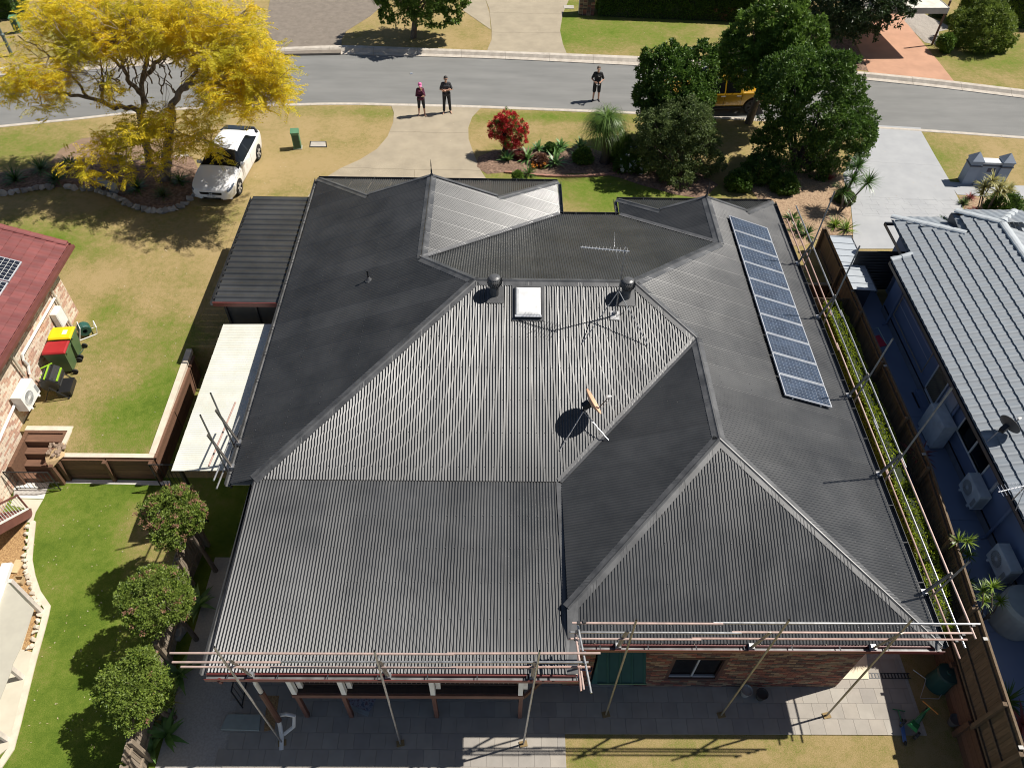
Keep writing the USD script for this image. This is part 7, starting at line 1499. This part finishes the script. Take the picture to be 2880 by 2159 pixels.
def wheel(owner, c, r, w, side, rimmat, spokes=5):
    c = np.asarray(c, float); d = np.array([0, side, 0.]); W = put('wheel', M().lathe([(r * .62, -w / 2), (r * .93, -w / 2), (r, -w * .36), (r, w * .36), (r * .93, w / 2), (r * .66, w / 2)], c, 28, axis=d), RUBBER, owner, local=True, smooth=40)
    m = M().lathe([(r * .68, w * .46), (r * .64, w * .5), (r * .62, w * .35), (r * .60, -w * .3), (0, -w * .3)], c, 28, axis=d); put('rim', m, STEELD, W, local=True, smooth=40)
    k = M()
    for i in range(spokes):
        a = i * 2 * math.pi / spokes + .3
        for da in (-.13, .13): e = lambda R_, an: c + d * w * .44 + np.array([math.cos(an), 0, math.sin(an)]) * R_; k.bar(e(r * .10, a), e(r * .64, a + da), .035, .03, up=d)
    k.tube(c + d * w * .3, c + d * w * .47, r * .14, 12); put('spokes', k, rimmat, W, local=True)


PAINTW = pm('white_car_paint', (.80, .80, .80), (.79, .79, .79), rough=.28, spec=.5, coat=1.0); PAINTY = pm('yellow_car_paint', (.46, .25, .012), (.44, .24, .012), rough=.3, coat=1.0)
CGLASS = pm('car_glass', (.008, .009, .010), rough=.07, coat=0.0, spec=.35); TRIMB = pm('gloss_black_trim', (.010, .010, .011), rough=.2, coat=.6); LAMPG = pm('lamp_lens', (.10, .13, .18), (.05, .06, .09), rough=.08, scale=14, coat=1.0)
w1, w2 = G(677, 543, .0), G(732, 442, .0); hd = unit((w1 - w2) * [1, 1, 0]); rz = math.degrees(math.atan2(hd[1], hd[0])); left = np.array([-hd[1], hd[0], 0]); cc_ = (w1 + w2) / 2 - left * .84 + hd * .08
CAR = thing('white_car', 'white five door hatchback parked on the dry lawn with its nose to the garden', 'car', (cc_[0], cc_[1], float(gh(cc_[0], cc_[1]))), rz)
lf = Loft([(2.25, .34, .60, .635, .50, .54, .46), (2.18, .24, .655, .72, .68, .735, .66), (2.0, .2, .725, .80, .80, .85, .76), (1.6, .19, .80, .905, .855, .893, .80), (1.15, .19, .865, .985, .865, .895, .79), (.98, .19, .885, 1.015, .87, .895, .76), (.55, .19, .905, 1.21, .872, .895, .655), (.12, .19, .92, 1.375, .875, .895, .585), (-.35, .19, .935, 1.425, .875, .895, .575), (-.9, .19, .95, 1.415, .873, .895, .56), (-1.4, .19, .975, 1.34, .868, .89, .54), (-1.78, .2, .995, 1.20, .855, .88, .56), (-2.02, .24, 1.0, 1.075, .82, .855, .66), (-2.17, .32, .92, .985, .74, .79, .64), (-2.26, .42, .80, .84, .62, .66, .54)])
bd = lf.body(); WB = 1.35; wr_ = .325
for x in (WB, -WB):
    for s in (-1, 1): bd = bd - m3.Manifold.cylinder(.34, wr_ + .045, wr_ + .045, 36).rotate([90, 0, 0]).translate([x, s * .78 + .17, wr_ + .005])
put('body', bd, PAINTW, CAR, local=True, smooth=38)
for x in (WB, -WB):
    for s in (-1, 1): wheel(CAR, (x, s * .79, wr_), wr_, .22, s, ALU if True else STEELD)
put('windscreen', M().add(*lf.patch(.93, .17, 6.25, 10, 1, .005, 10, 12)).add(*lf.patch(.93, .17, 6.25, 10, -1, .005, 10, 12)), CGLASS, CAR, local=True, smooth=True)
put('rear_window', M().add(*lf.patch(-1.5, -1.98, 7.4, 10, 1, .005, 8, 10)).add(*lf.patch(-1.5, -1.98, 7.4, 10, -1, .005, 8, 10)), CGLASS, CAR, local=True, smooth=True)
for s in (-1, 1):
    top = lambda x: (6.06, 6.06 + .82 * np.clip(min((.80 - x) / .62, (x + 1.62) / .55), 0.02, 1)); put('side_window', M().add(*lf.patch(.78, -1.6, 0, 0, s, .006, 26, 6, trim=top)), CGLASS, CAR, local=True, smooth=True)
    put('door_pillar', M().add(*lf.patch(-.36, -.46, 6.05, 6.9, s, .009, 3, 5)), TRIMB, CAR, local=True)
    put('headlight', M().add(*lf.patch(2.19, 1.72, 0, 0, s, .007, 10, 5, trim=lambda x: (5.15 + .35 * (2.19 - x) / .47, 6.5 - .35 * (2.19 - x) / .47))), LAMPG, CAR, local=True, smooth=True)
    put('mirror', M().hull([(.62 + a * .07, s * (.93 + b * .09), .99 + c_ * .05) for a in (-1, 1) for b in (-.8, 1) for c_ in (-1, 1)] + [(.72, s * .98, .99)]).bar((.60, s * .86, .93), (.62, s * .92, .96), .05, .05), PAINTW, CAR, local=True, smooth=30)
    put('fog_intake', M().hull([(2.20, s * .50, .36), (2.06, s * .80, .33), (2.02, s * .81, .47), (2.19, s * .52, .40), (2.10, s * .5, .36), (1.98, s * .78, .4)]), TRIMB, CAR, local=True)
    put('bumper_blade', M().hull([(2.26, s * .45, .27), (2.24, s * .46, .31), (2.10, s * .80, .24), (2.08, s * .81, .29), (2.14, s * .46, .26), (2.0, s * .76, .25)]), PAINTW, CAR, local=True)
    put('door_seam', M().add(*lf.patch(.70, .712, 2.2, 6, s, .003, 2, 8)).add(*lf.patch(-.40, -.412, 2.2, 6, s, .003, 2, 8)), TRIMB, CAR, local=True)
    put('door_handle', M().box((-.18, s * .905, .80), (.2, .03, .03)), PAINTW, CAR, local=True); put('tail_light', M().add(*lf.patch(-2.05, -2.2, 5.2, 6.6, s, .008, 5, 5)), pm('tail_red', (.25, .01, .01), rough=.2), CAR, local=True)
put('grille', M().hull([(2.265, y, z) for y in (-.42, .42) for z in (.50, .59)] + [(2.20, y, z) for y in (-.64, .64) for z in (.58, .655)] + [(2.15, 0, .52)]), TRIMB, CAR, local=True); put('lower_intake', M().hull([(2.255, y, z) for y in (-.38, .38) for z in (.27, .36)] + [(2.1, 0, .3)]), TRIMB, CAR, local=True)
put('emblem', M().bar((2.275, -.045, .50), (2.275, -.05, .60), .02, .015).bar((2.275, .045, .50), (2.275, .05, .60), .02, .015).bar((2.275, -.045, .55), (2.275, .045, .55), .02, .015), ALU, CAR, local=True)
pl = put('number_plate', M().box((2.275, 0, .42), (.012, .37, .11)), WHITE, CAR, local=True)
try:
    tx = meshkit.text_mesh('051 XB3', .075); tv = np.array(tx.vertices); tv = tv - (tv.min(0) + tv.max(0)) / 2; put('plate_lettering', (np.c_[tv[:, 2] * .02 + 2.283, tv[:, 0] * min(1, .33 / np.ptp(tv[:, 0])), tv[:, 1] + .42], np.array(tx.faces)), TRIMB, pl, local=True)
except Exception: pass
put('rear_spoiler', M().hull([(-1.42, y, 1.375) for y in (-.5, .5)] + [(-1.86, y, 1.30) for y in (-.56, .56)] + [(-1.84, y, 1.25) for y in (-.56, .56)]).hull([(-2.05, y, 1.12) for y in (-.66, .66)] + [(-2.2, y, 1.09) for y in (-.6, .6)] + [(-2.0, y, 1.06) for y in (-.74, .74)] + [(-1.75, y, 1.08) for y in (-.86, .86)] + [(-1.95, y, 1.0) for y in (-.86, .86)]), TRIMB, CAR, local=True)
# yellow pickup, half hidden by the trees, nose to the left along the near kerb
rw = G(2106, 313, 0.0); ry = float(np.interp(rw[0], CX, NR)) + 1.2; UT = thing('yellow_pickup', 'yellow double cab pickup with a ladder rack, half hidden behind the kerb trees', 'pickup', (rw[0] - 1.6, ry, -.08), 184)
lu = Loft([(2.62, .5, .85, .9, .62, .70, .6), (2.5, .42, .95, 1.0, .8, .86, .8), (1.9, .4, 1.02, 1.10, .88, .92, .84), (1.3, .4, 1.06, 1.16, .9, .93, .82), (1.12, .4, 1.07, 1.2, .9, .93, .8), (.55, .4, 1.08, 1.76, .9, .93, .66), (0, .4, 1.09, 1.82, .9, .93, .65), (-.7, .4, 1.1, 1.8, .9, .93, .65), (-.92, .4, 1.1, 1.72, .9, .93, .64), (-1.0, .4, 1.1, 1.15, .9, .93, .78), (-1.1, .4, 1.1, 1.12, .9, .93, .84), (-2.5, .42, 1.1, 1.12, .9, .93, .84), (-2.66, .5, 1.05, 1.08, .86, .9, .8)])
bd = lu.body() - m3.Manifold.cube([1.4, 1.5, .6], True).translate([-1.85, 0, 1.0])
for x in (1.6, -1.6):
    for s in (-1, 1): bd = bd - m3.Manifold.cylinder(.36, .47, .47, 32).rotate([90, 0, 0]).translate([x, s * .80 + .18, .42])
put('body', bd, PAINTY, UT, local=True, smooth=38)
for x in (1.6, -1.6):
    for s in (-1, 1): wheel(UT, (x, s * .80, .39), .39, .25, s, STEELD, 6)
put('windscreen', M().add(*lu.patch(1.08, .58, 6.3, 10, 1, .006, 8, 10)).add(*lu.patch(1.08, .58, 6.3, 10, -1, .006, 8, 10)), CGLASS, UT, local=True)
for s in (-1, 1):
    for a, b in ((.62, -.06), (-.14, -.86)): put('side_window', M().add(*lu.patch(a, b, 0, 0, s, .006, 12, 6, trim=lambda x: (6.08, 6.08 + .8 * np.clip((.95 - x) / .5, .05, 1)))), CGLASS, UT, local=True)
    put('door_seam', M().add(*lu.patch(-.10, -.115, 2.2, 6, s, .003, 2, 8)).add(*lu.patch(-.95, -.965, 2.2, 6, s, .003, 2, 8)), TRIMB, UT, local=True); put('door_handle', M().box((-.02, s * .945, .96), (.22, .03, .04)).box((-.8, s * .945, .96), (.22, .03, .04)), ALU, UT, local=True); put('side_step', M().tube((1.0, s * .9, .36), (-1.05, s * .9, .36), .05, 8), STEELD, UT, local=True)
m = M()
for y in (-.6, .6): m.tube((1.0, y, 2.02), (-2.4, y, 2.02), .022, 6)
for x in (.3, -.6, -1.3, -2.3): m.tube((x, -.7, 2.0), (x, .7, 2.0), .02, 6).tube((x, -.66, 2.0), (x, -.68, 1.78 if x > -1 else 1.12), .018, 6).tube((x, .66, 2.0), (x, .68, 1.78 if x > -1 else 1.12), .018, 6)
for y in (-.25, .12): m.tube((1.1, y, 2.07), (-2.5, y, 2.07), .025, 6)
for x in np.arange(-2.4, 1.1, .3): m.tube((x, -.25, 2.07), (x, .12, 2.07), .014, 5)
put('ladder_rack', m, ALU, UT, local=True)

# ---------------------------------------------------------------- people
SKIN = pm('skin', (.50, .29, .20), (.45, .25, .17), rough=.5, scale=8)


def chain(bones):
    o = m3.Manifold()
    for a, b, ra, rb in bones:
        o = o + m3.Manifold.batch_hull([m3.Manifold.sphere(ra, 20).translate([*map(float, a)]), m3.Manifold.sphere(rb, 20).translate([*map(float, b)])])
    return o


def soft(mani, ln=.03, it=6):
    q = mani.refine_to_length(ln).to_mesh(); t = trimesh.Trimesh(q.vert_properties[:, :3], q.tri_verts, process=True); trimesh.smoothing.filter_taubin(t, iterations=it); return t


def hand(w, d, side, curl=.5):
    """Palm, four bent fingers of unequal length and a thumb that leaves the side of the palm."""
    w = np.asarray(w, float); d = unit(d); s = unit(side); n = np.cross(d, s); B = [(w, w + d * .05, .026, .030), (w + d * .05 - s * .02, w + d * .075 + s * .022, .024, .022)]
    for k, (o, l) in enumerate(((-.030, .062), (-.010, .076), (.010, .080), (.029, .070))):
        a = w + d * .08 + s * o; b = a + (d * math.cos(curl) - n * math.sin(curl)) * l * .55; c = b + (d * math.cos(curl * 2.1) - n * math.sin(curl * 2.1)) * l * .45; B += [(a, b, .0105, .0095), (b, c, .0095, .008)]
    a = w + d * .025 + s * .03; b = a + unit(d * .6 + s * .8 - n * .3) * .038; c = b + unit(d * .9 + s * .3 - n * .4) * .032; return B + [(a, b, .014, .011), (b, c, .011, .009)]


def person(label, loc, rz, S, J, shirt, bottom, top_kind, leg_kind, shoe, hair, cap=None, logo=False, sleeve=.75, female=False, turn=0.0):
    """J: wrists, elbows, shoulder slope and hand directions in body space (facing -y, z up, metres for a 1.80 m figure)."""
    P = thing('person', label, 'person', loc, rz); v = lambda *a: np.array(a, float) * S; sw = .165 if not female else .138; hip = .095 if not female else .10; stance = J.get('stance', .11)
    hipc, sh = v(0, 0, .95), v(0, .01, 1.46); B = []
    ank = [v(s * stance, .02 + J.get('step', 0) * s, .085) for s in (-1, 1)]; kn = [v(s * (stance * .5 + hip * .5) * 1.02, -.02 + J.get('step', 0) * s * .5, .50) for s in (-1, 1)]; hp = [v(s * hip, 0, .92) for s in (-1, 1)]
    thigh, knee, calf, ankr = .083 * S, .056 * S, .052 * S, .037 * S
    legs = []
    for a, k, h in zip(ank, kn, hp): legs += [(h, k, thigh, knee), (k, k * .62 + a * .38 + v(0, .012, 0), knee * .95, calf), (k * .62 + a * .38 + v(0, .012, 0), a, calf, ankr)]
    feet = []
    for i, (a, s) in enumerate(zip(ank, (-1, 1))): t = unit(np.array([s * .28, -1, 0])); feet += [(a - v(0, 0, .035) - t * .03 * S * -1 * -1, a - v(0, 0, .035) + t * .02 * S, .036 * S, .038 * S), (a - v(0, 0, .04), a + t * .14 * S - v(0, 0, .055), .034 * S, .026 * S), (a + t * .14 * S - v(0, 0, .055), a + t * .19 * S - v(0, 0, .06), .027 * S, .020 * S)]
    torso = [(v(-.07, 0, .95), v(.07, 0, .95), .115 * S, .115 * S), (v(0, 0, .95), v(0, -.005, 1.10), .118 * S, .108 * S), (v(-.05, 0, 1.10), v(-.085, .0, 1.32), .095 * S, .105 * S), (v(.05, 0, 1.10), v(.085, .0, 1.32), .095 * S, .105 * S), (v(-.085, 0, 1.32), v(.085, 0, 1.32), .105 * S, .105 * S), (v(-sw + .03, .01, 1.43), v(sw - .03, .01, 1.43), .062 * S, .062 * S), (v(-.07, 0, 1.32), v(-.11, .01, 1.43), .10 * S, .065 * S), (v(.07, 0, 1.32), v(.11, .01, 1.43), .10 * S, .065 * S)]
    if female: torso += [(v(-.065, -.075, 1.29), v(.065, -.075, 1.29), .06 * S, .06 * S)]
    SH = [v(-sw, .01, 1.43), v(sw, .01, 1.43)]; EL = [v(*J['el'][0]), v(*J['el'][1])]; WR = [v(*J['wr'][0]), v(*J['wr'][1])]
    arms = []; upper = []
    for s, e, w in zip(SH, EL, WR): upper.append((s, e, .054 * S, .042 * S)); arms += [(s, e, .048 * S, .038 * S), (e, e * .6 + w * .4, .039 * S, .037 * S), (e * .6 + w * .4, w, .037 * S, .025 * S)]
    hb = sum((hand(w, d, s_, c) for w, (d, s_, c) in zip(WR, J['hand'])), [])
    hc = v(0, -.025, 1.665); tilt = J.get('nod', 0); fwd = unit([math.sin(turn), -math.cos(turn), -tilt]); rt = unit(np.cross(fwd, [0, 0, 1])); upv = np.cross(rt, fwd)
    hpt = lambda f, r_, u: hc + (fwd * f + rt * r_ + upv * u) * S
    head = [(hpt(-.02, 0, .035), hpt(.0, 0, .02), .088 * S, .082 * S), (hpt(.01, 0, .02), hpt(.038, 0, -.062), .074 * S, .045 * S), (hpt(.03, 0, -.065), hpt(.055, 0, -.085), .04 * S, .026 * S), (hpt(.075, 0, .015), hpt(.098, 0, -.022), .012 * S, .015 * S), (hpt(.07, -.028, .028), hpt(.07, .028, .028), .017 * S, .017 * S), (hpt(.078, -.018, -.052), hpt(.078, .018, -.052), .011 * S, .011 * S), (hpt(-.01, .082, .01), hpt(-.02, .088, -.03), .014 * S, .010 * S), (hpt(-.01, -.082, .01), hpt(-.02, -.088, -.03), .014 * S, .010 * S), (v(0, .0, 1.44), hpt(-.02, 0, -.06), .058 * S, .052 * S)]
    put('body', soft(chain(legs + torso + arms + head + (feet if shoe is None else feet[:0])), .028, 4) + (soft(chain(hb), .008, 2) if True else 0) if False else trimesh.util.concatenate([soft(chain(legs + torso + arms + head + (feet if shoe is None else [])), .028, 4), soft(chain(hb + [(w, w - unit(d[0]) * .03, .025 * S, .026 * S) for w, d in zip(WR, J['hand'])]), .012, 2)]), SKIN, P, local=True, smooth=70)
    grow = lambda L, g: [(a, b, ra + g, rb + g) for a, b, ra, rb in L]
    sl = []
    for s, e, w in zip(SH, EL, WR):
        sl.append((s, s + (e - s) * min(sleeve, 1), .066 * S, .058 * S))
        if sleeve > 1: sl += [(e, e + (w - e) * (sleeve - 1), .052 * S, .036 * S)]
    put('shirt', soft(chain(grow(torso, .014) + sl + [(v(0, .0, 1.44), v(0, 0, 1.47), .078 * S, .066 * S)]), .03, 4), shirt, P, local=True, smooth=70)
    lg = []
    for h, k, a in zip(hp, kn, ank):
        if leg_kind == 'long': lg += [(h, k, .100 * S, .072 * S), (k, a + v(0, 0, .03), .072 * S, .058 * S)]
        else: e = h + (k - h) * (.92 if leg_kind == 'shorts' else 1.12); lg += [(h, e, .105 * S, (.088 if leg_kind == 'shorts' else .066) * S)]
    put('trousers' if leg_kind == 'long' else 'shorts', soft(chain(lg + [(v(-.07, 0, .96), v(.07, 0, .96), .128 * S, .128 * S)]), .03, 4), bottom, P, local=True, smooth=70)
    if shoe is not None: put('shoes', soft(chain(grow(feet, .007)), .02, 3), shoe, P, local=True, smooth=60)
    hr = chain([(hpt(-.03, 0, .045), hpt(-.005, 0, .050), .094 * S, .082 * S), (hpt(-.05, 0, .0), hpt(-.05, 0, -.03), .072 * S, .06 * S)] + ([(hpt(-.08, 0, 0), hpt(-.11, 0, -.16), .05 * S, .03 * S)] if female else [])); put('hair', soft(hr, .025, 3), hair, P, local=True, smooth=70)
    for s in (-1, 1): put('eye', M().ball(hpt(.075, s * .03, .012), .011 * S, 1), pm('eye_dark', (.03, .02, .02), rough=.2), P, local=True)
    if cap: put('cap', M().hull([hpt(f, r_, u) for f, r_, u in [(.08 * math.cos(a) * q, .092 * math.sin(a) * q, h) for a in np.arange(0, 6.28, .4) for q, h in ((1.15, .045), (1.0, .11), (.5, .145))]]).hull([hpt(f, r_, u) for f, r_, u in ((.05, -.075, .055), (.05, .075, .055), (.17, -.05, .035), (.17, .05, .035), (.19, 0, .03), (.05, 0, .075), (.17, 0, .045))]), cap, P, local=True, smooth=50)
    if J.get('glasses'): put('sunglasses', M().ball(hpt(.082, -.033, .016), np.array([.026, .02, .02]) * S, 1).ball(hpt(.082, .033, .016), np.array([.026, .02, .02]) * S, 1).bar(hpt(.09, -.03, .018), hpt(.09, .03, .018), .008, .008), TRIMB, P, local=True)
    if logo: put('chest_logo', M().hull([v(.05 + a * .045, -.118 - .006 * b, 1.335 + c_ * .012) for a in (-1, 1) for b in (0, 1) for c_ in (-1, 1)]), WHITE, P, local=True)
    return P


BLACKC = pm('black_cloth', (.014, .014, .016), (.02, .02, .022), rough=.85, scale=8); GREYC = pm('charcoal_cloth', (.035, .036, .042), (.045, .046, .052), rough=.9, scale=8); MARC = pm('maroon_cloth', (.085, .012, .04), (.065, .010, .032), rough=.85, scale=8)
HAIRD = pm('dark_hair', (.02, .014, .011), rough=.6); HAIRG = pm('short_grey_hair', (.11, .08, .06), rough=.7)
fa = G(1258, 316, 0.02); person('man in charcoal t-shirt and black trousers, arms folded, barefoot on the driveway', (fa[0], fa[1], .016), 4, 1.03, dict(el=[(-.27, -.03, 1.17), (.27, -.03, 1.17)], wr=[(.075, -.20, 1.22), (-.06, -.22, 1.18)], hand=[((.9, .1, .1), (0, 0, 1), .4), ((-.9, .1, .1), (0, 0, 1), .4)], stance=.15, step=.02, glasses=True), GREYC, pm('black_denim', (.014, .015, .018), rough=.8), 'tee', 'long', None, HAIRD, sleeve=.8)
fb = G(1187, 323, 0.02); person('woman in a pink cap and maroon top, hand at her chin, on the driveway', (fb[0], fb[1], .016), 8, .92, dict(el=[(-.22, -.06, 1.13), (.20, -.13, 1.15)], wr=[(.06, -.19, 1.12), (.05, -.15, 1.45)], hand=[((.9, -.1, .1), (0, 0, 1), .5), ((-.2, .1, .9), (1, 0, 0), .9)], stance=.15, step=-.03, nod=.25), MARC, BLACKC, 'top', 'bike', None, pm('brown_hair', (.09, .05, .03), rough=.6), cap=pm('pink_cap', (.62, .16, .36), (.55, .13, .31), rough=.8), sleeve=1.85, female=True, turn=.25)
fc = G(1675, 283, -.09); person('man in a black polo shirt and black shorts on the road holding a small controller', (fc[0], fc[1], -.095), -4, 1.0, dict(el=[(-.29, .02, 1.14), (.29, .02, 1.14)], wr=[(-.12, -.20, 1.06), (.12, -.20, 1.06)], hand=[((.5, -.85, .1), (.3, .2, .9), .7), ((-.5, -.85, .1), (-.3, .2, .9), .7)], stance=.14, step=.02, nod=-.1), BLACKC, pm('black_shorts', (.012, .012, .013), rough=.85), 'polo', 'shorts', pm('black_shoe', (.012, .012, .013), rough=.6), HAIRG, logo=True, sleeve=.8)
RCc = thing('controller', 'small pale grey remote controller in the hands of the man on the road', 'controller', np.array(fc) + [0, -.28, .98]); q0 = np.array(fc) + [.0, -.285, .985]; put('case', M().hull([q0 + [x * .08, y * .045, z * .018] for x in (-1, 1) for y in (-1, 1) for z in (-1, 1)]), pm('controller_grey', (.45, .45, .46), rough=.5), RCc); put('antenna', M().tube(q0 + [-.05, -.04, .01], q0 + [-.05, -.12, .05], .006, 5).tube(q0 + [.05, -.04, .01], q0 + [.05, -.12, .05], .006, 5), BLACKP, RCc)
bt = G(1157, 209, -.06); LT = thing('litter', 'tiny crumpled pale can lying on the road behind the couple', 'litter', bt); put('can', M().tube(bt + [-.06, 0, .03], bt + [.06, .02, .03], .033, 10), pm('can_blue', (.45, .5, .6), rough=.4), LT)
